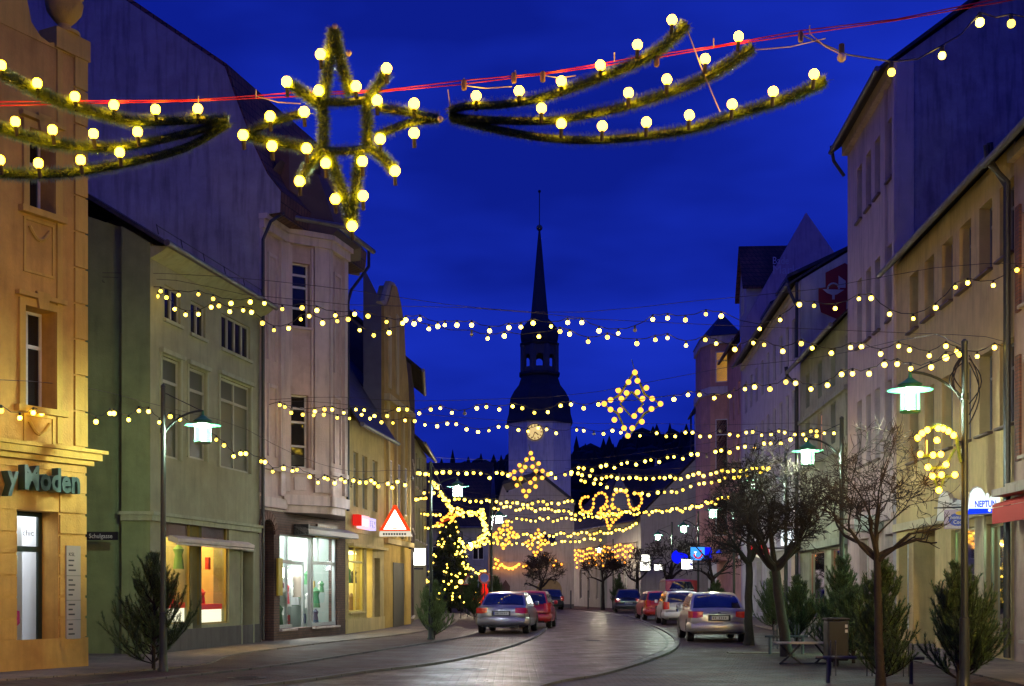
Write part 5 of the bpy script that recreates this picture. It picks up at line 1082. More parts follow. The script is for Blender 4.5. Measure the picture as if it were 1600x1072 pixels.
def smoothline3(pts, n=7):
    o = []
    for i in range(len(pts)-1):
        a, b, c, d = pts[max(i-1, 0)], pts[i], pts[i+1], pts[min(i+2, len(pts)-1)]
        for k in range(n): t = k/n; o.append(.5*((2*b)+(c-a)*t+(2*a-5*b+4*c-d)*t*t+(3*b-a-3*c+d)*t**3))
    return o+[pts[-1]]
arcs('r', 'three armed green tinsel swoosh with bulbs right of the star', [
    [(702,173),(729,166),(788,163),(848,152),(926,126),(1005,93),(1045,66),(1072,39)],
    [(702,181),(749,187),(848,189),(907,181),(989,163),(1084,130),(1140,100),(1175,75)],
    [(706,185),(769,201),(848,215),(926,219),(1005,213),(1084,201),(1163,175),(1241,150),(1289,126)]],
    [(744,150),(811,142),(877,127),(938,102),(996,70),(1050,31),(846,169),(982,145),(1042,124),(1102,92),(1154,57),(877,193),(941,197),(1010,191),(1077,180),(1144,163),(1208,143),(1272,116)], (950, 190))
arcs('l', 'three armed green tinsel swoosh with bulbs at the left edge', [
    [(-190,-20),(-90,65),(0,113),(78,153),(157,178),(219,190),(298,188),(357,186)],
    [(-160,110),(-80,165),(0,200),(78,223),(157,231),(219,225),(294,208),(353,192)],
    [(-220,190),(-100,248),(0,270),(78,272),(137,266),(216,251),(294,229),(358,192)]],
    [(-50,70),(2,102),(58,130),(117,151),(178,164),(243,171),(309,170),(-40,160),(24,190),(82,203),(146,209),(215,206),(-60,230),(0,250),(60,255),(126,250),(187,238)], (100, 230))
st = thing('star_garland', 'eight pointed green tinsel star with bright bulbs hanging over the street', 'star', P(540, 205, YG))
big = [[(522,48),(514,100),(506,150)],[(522,48),(532,95),(548,148)],[(686,186),(640,176),(590,168)],[(686,186),(640,192),(588,212)],[(550,352),(532,290),(514,240)],[(550,352),(556,295),(562,240)],[(383,210),(425,190),(480,176)],[(383,210),(430,222),(488,232)],
       [(450,130),(478,148),(503,166)],[(604,112),(588,138),(572,158)],[(616,266),(596,244),(576,230)],[(469,284),(484,258),(504,236)],[(503,158),(540,160),(572,156)],[(572,156),(574,195),(574,232)],[(574,232),(540,236),(504,236)],[(504,236),(506,195),(503,158)]]
for i, a in enumerate(big): tinsel(st, smoothline3([P(x, y, YG+.03*(i % 2)) for x, y in a], 4), .09, 3000, seed=40+i)
sb = [(501,85),(604,107),(448,128),(498,142),(556,135),(589,157),(647,162),(422,182),(475,175),(380,211),(425,228),(479,232),(509,255),(566,252),(594,217),(647,208),(617,267),(567,306),(524,311),(550,353),(468,283)]
m = MB()
for x, y in sb: nearbulb(P(x, y, YG-.06), .05, st)
DEAD = pr('dead_bulb', (.5, .45, .4), .1, spec=.8)
for x, y in ((523, 41), (545, 83), (688, 186)): bulb(P(x, y, YG-.05), .03, DEAD, st).name = 'dead_bulb'
# carrying wires
PLATEW = pr('pale_tie', (.4, .34, .24), .5)
t = thing('garland_cable', 'pair of red, faintly glowing cables carrying the tinsel star and swooshes', 'cable', P(600, 140, YG)); REDC = pr('red_cable_glow', (.6, .02, .02), .5, emit=(.8, .01, .01), es=.04)  # red base colour plus a faint red emission on the cables
for dz in (0, .035):
    MB().tube([P(x, y, YG+.03)+Vector((0, 0, dz*(1 if i % 2 else .3))) for i, (x, y) in enumerate([(-300,175),(0,165),(300,158),(460,151),(600,143),(720,132),(850,116),(1000,95),(1130,72),(1250,54),(1400,32),(1560,4),(1900,-60)])], .0065, 5).build('cable', REDC, t)
m = MB()
for x, y in ((110, 165), (310, 158), (400, 148), (805, 118), (960, 90), (1115, 68), (1265, 48), (725, 130)): MB().tube([P(x, y-8, YG), P(x, y+6, YG)], .006, 4).build('cable_tie', PLATEW, t)
for x0, y0, x1, y1 in ((400,150,470,162),(720,133,800,135),(850,118,900,118),(1072,42,1125,175),(700,140,706,175),(1265,52,1315,86),(1180,78,1290,60)): MB().tube([P(x0, y0, YG), P((x0+x1)/2, (y0+y1)/2+4, YG), P(x1, y1, YG)], .006, 4).build('tie_wire', PLATEW, t)
for x, y in ((725, 137), (803, 126), (848, 124), (1026, 100), (1251, 62)): MB().lathe(P(x, y+4, YG), [(.02, 0), (.025, .02), (.025, .09), (.015, .1)], 6).build('clip', pr('brass_clip', (.3, .2, .06), .4, .6), t)
string('near bulb string at the top right corner with one dark bulb', [(1393,113),(1472,87),(1531,35),(1580,37)], [(1300, 12.5), (1600, 14.5)], r=.05, ends=((1250, 54, 12), (1640, 20, 15)), wire=False)
dk = thing('dark_bulb', 'unlit bulb hanging from the cable left of the top right string', 'bulb', P(1315, 88, 12.2)); p = P(1315, 90, 12.2); MB().ball(p, .045, 10).build('glass', DEAD, dk, True); MB().lathe(p+Vector((0, 0, .035)), [(.022, 0), (.028, .02), (.028, .09), (.01, .1)], 8).build('socket', CABLE, dk)
string('single far bulb pair high at the right of the red cable', [(1252,60)], [(0, 12.1)], r=.025, mat=DEAD, wire=False) if False else None

# ================================================================== SHAPED LIGHT FIGURES
DIA = [(992,582),(982,597),(996,595),(966,610),(1010,606),(979,614),(996,613),(954,625),(971,623),(1004,623),(1019,623),(944,631),(1032,631),(954,640),(969,641),(1001,641),(1018,639),(991,650),(960,656),(1003,659),(975,669),(988,669),(981,681)]
def diamond(label, cx, cy, s, Y, r):
    r *= 1.22
    t = thing('diamond_light', label, 'light figure', P(cx, cy, Y), 'gold diamond lights hung over the street'); k = s
    pts = [P(cx+(x-987)*k, cy+(y-632)*k, Y) for x, y in DIA]
    oc = [P(cx+x*k, cy+y*k, Y+.05) for x, y in ((5, -52), (20, -16), (47, 0), (20, 14), (-5, 50), (-22, 14), (-46, 0), (-20, -14), (5, -52))]
    ic = [P(cx+x*k, cy+y*k, Y+.05) for x, y in ((0, -20), (18, -1), (0, 20), (-18, -1), (0, -20))]
    m = MB(); m.tube(oc, .035, 5); m.tube(ic, .03, 5); m.tube([P(cx, cy-70*k, Y+.05), oc[0]], .01, 4); m.build('frame', TIN, t)
    for p in pts: bulb(p, r, BULBO, t)
    return t
diamond('large gold diamond light against the sky right of the church tower', 987, 632, 1, 34, .06)
diamond('middle gold diamond light hanging in front of the church tower', 826, 742, .68, 50, .068)
diamond('small gold diamond light beside the parish house window', 839, 848, .40, 85, .075)
diamond('small gold diamond light next to the small white street lamp', 789, 836, .42, 80, .085)
t = thing('loop_light', 'gold looped ribbon light with a small star below, above the long pale range', 'light figure', P(953, 795, 58))
LP_ = [[(135,822),(110,825),(95,845),(92,868),(105,895),(130,905),(152,895),(165,870),(165,835),(185,808),(210,800),(232,815),(238,845),(225,870),(205,885)],[(270,885),(268,850),(275,810),(300,792),(325,790),(345,805),(355,840),(360,870),(380,888),(405,880),(425,855),(425,825),(410,805),(385,803)],[(240,875),(215,895),(190,910),(215,925),(235,945),(240,968),(250,995),(265,968),(285,945),(310,925),(320,905),(290,885),(262,872)],[(225,915),(250,925),(285,915),(262,945),(250,900)]]
for a in LP_:
    pp = [P(880+x*.2875, 540+y*.2875, 58) for x, y in a]; sm = smoothline3(pp, 3); MB().tube([q+Vector((0, .06, 0)) for q in sm], .03, 5).build('frame', TIN, t)
    for q in (sm[::2] if len(a) > 12 else pp): bulb(q, .065, BULBO, t)
# lamp post ornament
t = thing('lantern_ornament', 'gold bulb lantern shape under a tinsel arch fixed to the nearest lamp post', 'light figure', P(1465, 720, 19.3)); YO = 19.3
tinsel(t, smoothline3([P(x, y, YO) for x, y in ((1432,690),(1440,678),(1455,668),(1470,666),(1485,672),(1494,684),(1497,700),(1501,722))], 4), .06, 700, seed=81)
tinsel(t, [P(1438,712,YO), P(1472,712,YO)], .05, 600, seed=82); tinsel(t, [P(1448,732,YO), P(1480,730,YO)], .045, 600, seed=83); tinsel(t, [P(1455,746,YO), P(1494,744,YO)], .045, 600, seed=84); tinsel(t, [P(1458,745,YO), P(1467,768,YO), P(1476,745,YO)], .04, 600, seed=85); tinsel(t, [P(1480,722,YO), P(1492,702,YO)], .05, 600, seed=86)
MB().tube([P(1448,688,YO), P(1448,712,YO)], .012, 5).build('candle_rod', pr('white_text', (.55, .55, .55)), t)
m = MB(); m.tube([P(1497,690,YO), P(1507,690,YO)], .012, 4); m.tube([P(1500,722,YO), P(1507,722,YO)], .012, 4); m.build('bracket', METAL, t)
for x, y in ((1434,684),(1441,677),(1449,672),(1466,669),(1474,670),(1482,674),(1490,680),(1464,688),(1438,710),(1458,711),(1470,710),(1450,730),(1478,726),(1457,744),(1471,742),(1492,742),(1467,766)): bulb(P(x, y, YO-.07), .045, BULBG, t)
# icicle and swag lights on the far buildings
fl = Fr((4.7, 119.5), (9.6, 95.5)); rng = random.Random(6)
t = thing('icicle_lights', 'golden icicle lights dripping along the front of the long pale range', 'light string', fl(0, 4, .2)); m = MB(); n = 0
for k in range(34):
    uu = .4+(fl.L-.9)*k/33; zt_ = 5.0+.1*math.sin(k); q = 2+(k*7) % 3; m.tube([fl(uu, zt_, .15), fl(uu, zt_-q*.42, .15)], .02, 4)
    for j in range(q):
        if n < 96: bulb(fl(uu+rng.uniform(-.15, .15), zt_-.1-.42*j-(.3 if k % 4 == 0 else 0), .2), .085, BULBW, t); n += 1
m.tube([fl(.2, 5.05, .15), fl(fl.L-.2, 5.05, .15)], .03, 4); m.build('cord', CABLE, t)
t = thing('swag_lights', 'golden swag and sprig lights along the ledge of the parish house', 'light string', P(790, 885, 103.7)); YY = 103.6; m = MB()
sw_ = [(774,874),(775,881),(778,876),(781,884),(778,888),(784,882),(789,887),(795,889),(801,889),(806,886),(811,882),(772,887),(818,885),(822,884),(829,884),(837,881),(841,882),(853,872),(858,876),(865,884),(869,877),(877,882),(850,868)]
for x, y in sw_: bulb(P(x, y, YY), .10, BULBW, t)
for i in range(12): a, c = (784+2.3*i, 882+6*math.sin(math.pi*(i+.5)/12)); bulb(P(a, c, YY), .08, BULBW, t)
m.tube([P(x, y, YY+.1) for x, y in sorted(sw_)], .02, 4); m.build('cord', CABLE, t)
# ================================================================== CARS
CARGL = pr('car_glass', (.012, .016, .03), .04, spec=.8, coat=.5); TYRE = pr('tyre', (.012, .012, .012), .8); RIM = pr('rim', (.25, .25, .26), .3, .9)
TAIL = pr('tail_light', (.38, .01, .01), .12, spec=.8, coat=1, emit=(1, .02, .01), es=.05); PLATE = pr('number_plate', (.5, .5, .48), .4); PLBL = pr('plate_blue', (.02, .04, .3), .4)
CHROME = pr('chrome', (.5, .5, .5), .15, 1)
def car(label, paint, loc, rz, kind='sedan', W=1.78, L_=4.5, H=1.43):
    t = thing('parked_car', label, 'car', (0, 0, 0), 'cars parked along the street'); h = W/2; y0 = -L_/2; y1 = L_/2
    hatch = kind in ('hatch', 'wagon'); van = kind == 'van'
    zt = .98 if kind == 'sedan' else .95
    if van: zt = 1.05
    # lower body: stations along the length (y, bottom, top, half width factor)
    st = [(y0, .42, zt-.22, .84), (y0+.05, .30, zt-.08, .93), (y0+.16, .24, zt, .965), (y0+.55, .22, zt+.005, .99), (y0+1.1, .2, zt-.02, 1), (0, .19, zt-.04, 1), (y1-1.3, .2, zt-.07, 1), (y1-.9, .22, zt-.1, .985), (y1-.25, .26, zt-.24, .93), (y1-.05, .32, zt-.34, .84), (y1, .42, zt-.42, .76)]
    def ring(y, zb, zt_, k):
        w_ = h*k; zm = zb+(zt_-zb)*.52
        half = [(w_*.80, zb), (w_*.96, zb+.07), (w_*.995, zb+.2), (w_, zm), (w_*.985, zm+(zt_-zm)*.5), (w_*.95, zt_-.05), (w_*.86, zt_-.005)]
        return [Vector((a, y, z)) for a, z in half]+[Vector((0, y, zt_+.012))]+[Vector((-a, y, z)) for a, z in reversed(half)]+[Vector((0, y, zb))]
    vs = []; n = 16
    for s in st: vs += ring(*s)
    fs = [(i*n+k, i*n+(k+1) % n, (i+1)*n+(k+1) % n, (i+1)*n+k) for i in range(len(st)-1) for k in range(n)]
    fs += [tuple(range(n-1, -1, -1)), tuple(range((len(st)-1)*n, len(st)*n))]
    MB().add(vs, fs).build('body', paint, t, True, bevel=0)
    # cabin
    if kind == 'sedan': yb0, yt0, yt1, yb1 = y0+.62, y0+1.42, y0+2.75, y1-1.15
    elif van: yb0, yt0, yt1, yb1 = y0+.06, y0+.24, y1-1.3, y1-.75
    elif kind == 'wagon': yb0, yt0, yt1, yb1 = y0+.10, y0+.55, y1-1.9, y1-1.15
    else: yb0, yt0, yt1, yb1 = y0+.10, y0+.52, y1-1.75, y1-1.05
    wb, wt = h*.90, h*(.72 if not van else .84)
    NX = 6; prof = [(yb0, zt-.03, wb), (yb0+(yt0-yb0)*.5, zt+(H-zt)*.56, wb+(wt-wb)*.5), (yt0-(yt0-yb0)*.12, H-.045, wt*1.02), (yt0+.12, H-.008, wt*.985), ((yt0+yt1)/2, H+.012, wt), (yt1-.1, H-.01, wt*.985), (yt1+(yb1-yt1)*.5, zt+(H-zt)*.5, wb+(wt-wb)*.5), (yb1, zt-.06, wb)]
    vs = []; m_ = len(prof)
    for y, z, w_ in prof:
        for k in range(-NX, NX+1): a = k/NX; vs.append(Vector((w_*a, y+(.05*(1-a*a)*(-1 if y < 0 else 1)), z+.03*(1-a*a)-.012)))
    q = 2*NX+1; fs = [(i*q+k, i*q+k+1, (i+1)*q+k+1, (i+1)*q+k) for i in range(m_-1) for k in range(q-1)]
    base = len(vs)
    for y, z, w_ in prof:
        for s in (-1, 1): vs.append(Vector((s*wb, y, zt-.06)))
    for i in range(m_-1):
        fs.append((i*q, (i+1)*q, base+2*(i+1), base+2*i)); fs.append((i*q+q-1, (i+1)*q+q-1, base+2*(i+1)+1, base+2*i+1))
    MB().add(vs, fs).build('cabin', paint, t, True)
    # windows: rear screen, windscreen, side glass, all 6 mm proud
    def screen(pa, pb, inset, nm, sgn):
        m = MB(); g = []
        for s in (.06, .5, .93):
            y = pa[0]+(pb[0]-pa[0])*s; z = pa[1]+(pb[1]-pa[1])*s; w_ = (pa[2]+(pb[2]-pa[2])*s)*inset
            if s == .5: z += (prof[1][1]-(zt-.03+H-.045)/2) if sgn < 0 else (prof[6][1]-(zt-.06+H-.01)/2)
            for k in range(-4, 5): a = k/4; g.append(Vector((w_*a, y+sgn*.012+(.05*(1-a*a)*sgn), z+.03*(1-a*a)-.012+.008)))
        m.add(g, [(i*9+k, i*9+k+1, (i+1)*9+k+1, (i+1)*9+k) for i in range(2) for k in range(8)]); return m.build(nm, CARGL, t, True)
    rs = screen(prof[0], prof[2], .74 if van else .90, 'rear_window', -1); screen(prof[7], prof[5], .9, 'windscreen', 1)
    if kind == 'sedan' or kind == 'hatch':
        pts = [rs for rs in ()]
    for s in (-1, 1):
        m = MB(); a0 = yt0+.08 if kind != 'sedan' else yt0-.1
        for (ya, yb) in (((a0-.1, (a0+yt1)/2-.03), ((a0+yt1)/2+.05, yt1+.18))):
            zb_, zt_ = zt+.03, H-.11; wz = lambda z: (wb+(wt-wb)*(z-zt)/(H-zt))+.012
            m.quad(Vector((s*wz(zb_), ya-(.1 if ya < 0 else 0), zb_)), Vector((s*wz(zb_), yb+(.25 if yb > .1 else 0), zb_)), Vector((s*wz(zt_), yb, zt_)), Vector((s*wz(zt_), ya+.1, zt_)))
        m.build('side_window', CARGL, t)
        y = yt1+.35; m = MB(); m.box(lambda u, z, d: Vector((u, d, z)), *((h*.97, h*1.13) if s > 0 else (-h*1.13, -h*.97)), zt-.03, zt+.12, y-.05, y+.09); m.build('mirror', paint, t, True, bevel=.03)
        # wheels
        for yw in (y0+.85, y1-.85):
            wv = MB(); rw = .31 if not van else .33; c = Vector((s*(h-.11), yw, rw)); vs = []
            for rr, xx in ((rw*.6, -.1), (rw*.95, -.1), (rw, -.06), (rw, .06), (rw*.95, .1), (rw*.62, .1)):
                for k in range(20): a = 2*math.pi*k/20; vs.append(c+Vector((s*xx, rr*math.cos(a), rr*math.sin(a))))
            fs = [(i*20+k, i*20+(k+1) % 20, (i+1)*20+(k+1) % 20, (i+1)*20+k) for i in range(5) for k in range(20)]+[tuple(range(20))]
            o = wv.add(vs, fs).build('wheel', TYRE, t, True)
            rm = MB(); vs = [c+Vector((s*.08, 0, 0))]
            for k in range(20): a = 2*math.pi*k/20; rr = rw*(.62 if k % 4 else .5); vs.append(c+Vector((s*.095, rr*math.cos(a), rr*math.sin(a))))
            rm.add(vs, [(0, k+1, (k+1) % 20+1) for k in range(20)]).build('rim', RIM, o)
            am = MB(); vs = [Vector((s*(h*1.002), yw, rw))]
            for k in range(13): a = math.pi*k/12; vs.append(Vector((s*(h*1.003), yw+.37*math.cos(a), rw+.37*math.sin(a))))
            am.add(vs, [(0, k+1, k+2) for k in range(12)]).build('arch_dark_disc', BLACK, t)  # black half disc on the uncut body, painted in for the shaded wheel opening
        # tail light wrapping the corner
        if van: zl0, zl1, lw = .75, 1.15, .13
        elif kind == 'sedan': zl0, zl1, lw = zt-.27, zt-.08, .34
        elif kind == 'wagon': zl0, zl1, lw = zt-.27, zt-.04, .3
        else: zl0, zl1, lw = zt-.28, zt+.04, .2
        m = MB(); g = []
        for k in range(5):
            a = k/4; x = h*.945-lw*(1-a) if k < 4 else h*.955; y = y0+.035-.03*(1-a) if k < 3 else (y0+.06 if k == 3 else y0+.28)
            yy_ = [y0-.012, y0-.012, y0-.004, y0+.03, y0+.25][k]; xx_ = [h*.93-lw, h*.93-lw*.5, h*.87, h*.955, h*.985][k]
            g += [Vector((s*xx_, yy_, zl0+(.03 if k == 0 else 0))), Vector((s*xx_, yy_+.01, zl1)), ]
        m.add(g, [(2*k, 2*k+2, 2*k+3, 2*k+1) for k in range(4)]); o = m.build('tail_light', TAIL, t)
        sol = o.modifiers.new('s', 'SOLIDIFY'); sol.thickness = .03; sol.offset = 0
    # rear details
    X = lambda u, z, d: Vector((u, d, z)); pz = zt-.27 if kind == 'sedan' else (.62 if not van else .7)
    rc = MB(); rc.box(X, -.32, .32, pz-.09, pz+.09, y0-.008, y0+.03); rc.build('plate_recess', pr('recess', (.02, .02, .022), .5), t)
    pt = MB().box(X, -.26, .26, pz-.055, pz+.055, y0-.022, y0-.010).build('number_plate', PLATE, t)
    MB().box(X, -.26, -.222, pz-.055, pz+.055, y0-.026, y0-.023).build('blue_strip', PLBL, pt)
    m = MB(); xs_ = -.19
    for k in range(7):
        if k != 2: m.box(X, xs_, xs_+.035, pz-.033, pz+.033, y0-.026, y0-.023)
        xs_ += .058
    m.build('plate_marks', pr('plate_grey', (.2, .2, .2), .6), pt)
    # bumper as a rounded bar wrapping both corners
    m = MB(); prof2 = [(0, .30), (-.055, .33), (-.075, .42), (-.065, .52), (0, .58)]; path = [(-h*.99, y0+.55), (-h*.985, y0+.22), (-h*.90, y0+.05), (-h*.6, y0-.01), (0, y0-.03), (h*.6, y0-.01), (h*.90, y0+.05), (h*.985, y0+.22), (h*.99, y0+.55)]
    vs = []
    for i, (x, y) in enumerate(path):
        a = Vector((path[min(i+1, 8)][0]-path[max(i-1, 0)][0], path[min(i+1, 8)][1]-path[max(i-1, 0)][1])).normalized(); nn = Vector((a.y, -a.x))
        for o_, z in prof2: vs.append(Vector((x-nn.x*o_*.6, y-nn.y*o_*.6, z)))
    vs2 = vs; m.add(vs2, [(i*5+k, i*5+k+1, (i+1)*5+k+1, (i+1)*5+k) for i in range(8) for k in range(4)]); m.build('rear_bumper', paint, t, True)
    MB().box(X, -h*.72, h*.72, .235, .32, y0+.01, y0+.05).build('lower_valance', BLACK, t)
    MB().tube([Vector((-h*.55, y0-.03, .26)), Vector((-h*.55, y0+.15, .26))], .03, 8).build('exhaust', METAL, t)
    m = MB(); m.tube([Vector((-h*.05, y0+.004, zt-.12)), Vector((h*.05, y0+.004, zt-.12))], .012, 5)
    if kind == 'sedan': m.tube([Vector((-.3, y0+.02, pz+.12)), Vector((.3, y0+.02, pz+.12))], .009, 5)
    m.build('trim_strip', CHROME, t)
    if kind == 'wagon':
        for s in (-1, 1): MB().tube([Vector((s*wt*.9, yt0+.15, H+.0)), Vector((s*wt*.9, yt0+.2, H+.05)), Vector((s*wt*.9, yt1-.2, H+.05)), Vector((s*wt*.9, yt1-.1, H))], .015, 6).build('roof_rail', METAL, t)
    m = MB()
    if kind != 'sedan': m.tube([Vector((-.25, y0+.03+(.0), zt+.02)), Vector((.1, y0-.0+.1, zt+.12))], .008, 4).build('wiper', BLACK, t)
    t.location = loc; t.rotation_euler = (0, 0, rz); OFF[t.name] = Vector(loc)
    return t
def paint(n, c, met=.5, r=.28): return pr(n, c, r, met, coat=.6, spec=.6)
SILV = paint('silver_paint', (.24, .23, .26), .7, .3); 
def park(label, pnt, pxc, pyb, yaw, **k): 
    L_ = k.get('L_', 4.5); g = G(pxc, pyb); d = Vector((-math.sin(yaw), math.cos(yaw), 0))
    return car(label, pnt, g+d*(L_/2), yaw, **k)
park('silver sedan parked at the left kerb, nearest car on that side', SILV, 783, 991, R(-6.5), kind='sedan', H=1.43, W=1.77, L_=4.6)
park('bright red hatchback parked in front of the silver sedan at the left kerb', paint('red_paint', (.42, .02, .02), .1), 826, 982.5, R(-6), kind='hatch', H=1.45, W=1.68, L_=3.9)
park('dark green estate car farthest along the left kerb', paint('dark_green_paint', (.03, .045, .04)), 863, 953, R(2), kind='hatch', H=1.5, W=1.75, L_=4.1)
park('dark car parked below the Christmas tree behind the pavement pines', paint('navy_paint', (.02, .022, .04)), 706, 955.5, R(20), kind='wagon', H=1.6, W=1.8, L_=4.3)
park('champagne silver sedan, nearest car on the right side', paint('champagne_paint', (.42, .38, .35), .55, .3), 1124, 1004, R(-2.5), kind='sedan', H=1.43, W=1.74, L_=4.4)
park('white hatchback parked behind the champagne sedan', paint('white_paint', (.5, .5, .5), .1), 1068, 977, R(-1), kind='hatch', H=1.44, W=1.72, L_=4.1)
vn = park('dark red van with lettering across its rear window', paint('dark_red_paint', (.26, .015, .02), .1), 1066, 970, R(-1), kind='van', H=2.0, W=1.82, L_=4.6)
park('small red car at the far side of the dark red van', paint('bright_red_paint', (.5, .03, .02), .1), 1034, 969.5, R(4), kind='hatch', H=1.42, W=1.62, L_=3.7)
park('dark grey estate car parked alone by the right kerb', paint('dark_grey_paint', (.05, .05, .055)), 982, 957.5, R(-3), kind='wagon', H=1.5, W=1.78, L_=4.5)
# lettering strokes on the van's rear screen
y0 = -2.3; m = MB(); rng = random.Random(3)
for r_ in range(2):
    for k in range(16 if r_ == 0 else 9):
        x = -.6+.075*k+(.1 if r_ else 0); z = 1.5-.16*r_; m.box(lambda u, z, d: Vector((u, d, z)), x, x+.05, z, z+.03+.03*rng.random(), y0+.02, y0+.03)
me = bpy.data.meshes.new('window_lettering'); me.from_pydata(m.v, [], m.f); me.materials.append(pr('white_text', (.55, .55, .55))); o = bpy.data.objects.new('window_lettering', me); col.objects.link(o); o.parent = vn

# ================================================================== BARE TREES
BARK = pr('bark', (.024, .018, .013), .9, var=.5, vs=6, bump=.8, bs=25); TWIG = pr('twig_bark', (.03, .021, .014), .9, var=.3, vs=9)
def bare_tree(label, base, h, spread, fork, seed, lean=(0, 0), r0=.13, depth=6, twig=.9, nb=4, up=.55, rmin=.0055):
    rng = random.Random(seed); base = Vector(base); t = thing('bare_tree', label, 'tree', base, 'pollarded bare street trees')
    f = base+Vector((lean[0], lean[1], fork)); n = 7
    tr = [base+(f-base)*(k/n)+Vector((rng.gauss(0, .012), rng.gauss(0, .012), 0))*(k > 0) for k in range(n+1)]
    MB().tube(tr, [r0*(1.45 if k == 0 else 1.1-.3*k/n) for k in range(n+1)], 10).build('trunk', BARK, t, True)
    big = MB(); tw = MB(); H = h-fork; cen = f+Vector((0, 0, H*.5))
    def grow(p, d, L_, r, lv):
        if lv > depth or (L_ < .09): return
        k = 4; pts = [p]; q = p.copy(); dd = d.copy()
        for i in range(k):
            dd = (dd+Vector((rng.gauss(0, .17), rng.gauss(0, .17), rng.gauss(0, .12)+.04*(1 if lv < 3 else -.4)))).normalized(); q = q+dd*(L_/k); pts.append(q.copy())
        r1 = max(r*.62, rmin*.8)
        (big if lv < 3 else tw).tube(pts, [r+(r1-r)*i/k for i in range(k+1)], 6 if lv < 3 else 3, cap=False)
        nc = rng.choice((2, 3)) if lv < 2 else rng.choice((2, 3, 3, 4)) if lv < depth-1 else rng.choice((2, 3))
        for c in range(nc):
            s = rng.uniform(.35, 1) if c else 1; i = min(int(s*k), k-1); pp = pts[i]+(pts[i+1]-pts[i])*(s*k-i) if s < 1 else pts[-1]
            ax = dd.cross(Vector((rng.gauss(0, 1), rng.gauss(0, 1), rng.gauss(0, 1)))).normalized(); nd = (Matrix.Rotation(rng.uniform(.35, 1.0), 3, ax) @ dd)
            off = pp-cen; ell = math.sqrt((off.x/spread)**2+(off.y/spread)**2+(off.z/(H*.52))**2)
            if ell > 1.03: continue
            nd = (nd+Vector((0, 0, .12))).normalized(); grow(pp, nd, L_*rng.uniform(.62, .88)*(.8 if ell > .8 else 1), max(r1*rng.uniform(.6, .85), rmin), lv+1)
    for k in range(nb):
        a = 2*math.pi*(k+rng.uniform(-.2, .2))/nb; d = Vector((math.cos(a), math.sin(a), up+rng.uniform(0, .5))).normalized(); grow(f-Vector((0, 0, .12*k/nb)), d, spread*rng.uniform(.5, .68), r0*.62, 0)
    grow(f, Vector((rng.gauss(0, .15), rng.gauss(0, .15), 1)).normalized(), H*.42, r0*.6, 0)
    big.build('limbs', BARK, t, True); tw.build('twigs', TWIG, t); return t
g = G(1170, 1008); bare_tree('dark bare tree with slim trunk beside the champagne sedan', g, 4.95, 1.35, 2.3, 11, (.0, 0), .115, depth=7, nb=5, rmin=.006)
g = G(1230, 1026); bare_tree('leaning bare tree with a low side limb and dense round crown', g, 5.0, 1.35, 2.05, 12, (-.28, 0), .12, depth=7, nb=6, rmin=.007)
g = G(1376, 1077); bare_tree('nearest bare tree with open twisted crown before the pale house', g, 4.0, 1.15, 2.05, 23, (-.06, 0), .065, depth=6, nb=6, up=.55, rmin=.005)
g = Vector((9.4, 60, 0)); bare_tree('small bare tree beside the square blue lit sign', g, 4.7, 1.45, 2.0, 14, r0=.13, depth=6, rmin=.012)
g = Vector((8.6, 70, 0)); bare_tree('bare tree behind the red van below the blue rounded sign', g, 4.3, 1.9, 2.0, 15, r0=.14, depth=6, rmin=.014)
g = Vector((9.0, 92, 0)); bare_tree('bare tree at the right end of the icicle lights', g, 4.4, 1.8, 2.1, 16, r0=.15, depth=5, rmin=.02)
g = Vector((6.6, 93, 0)); bare_tree('bare tree with flat round crown in front of the icicle lights', g, 4.3, 1.9, 2.1, 17, r0=.13, depth=6, rmin=.018)
g = Vector((2.15, 98, 0)); bare_tree('bare tree with spreading crown before the arched gateway', g, 4.3, 1.9, 1.6, 18, r0=.16, depth=6, rmin=.018)

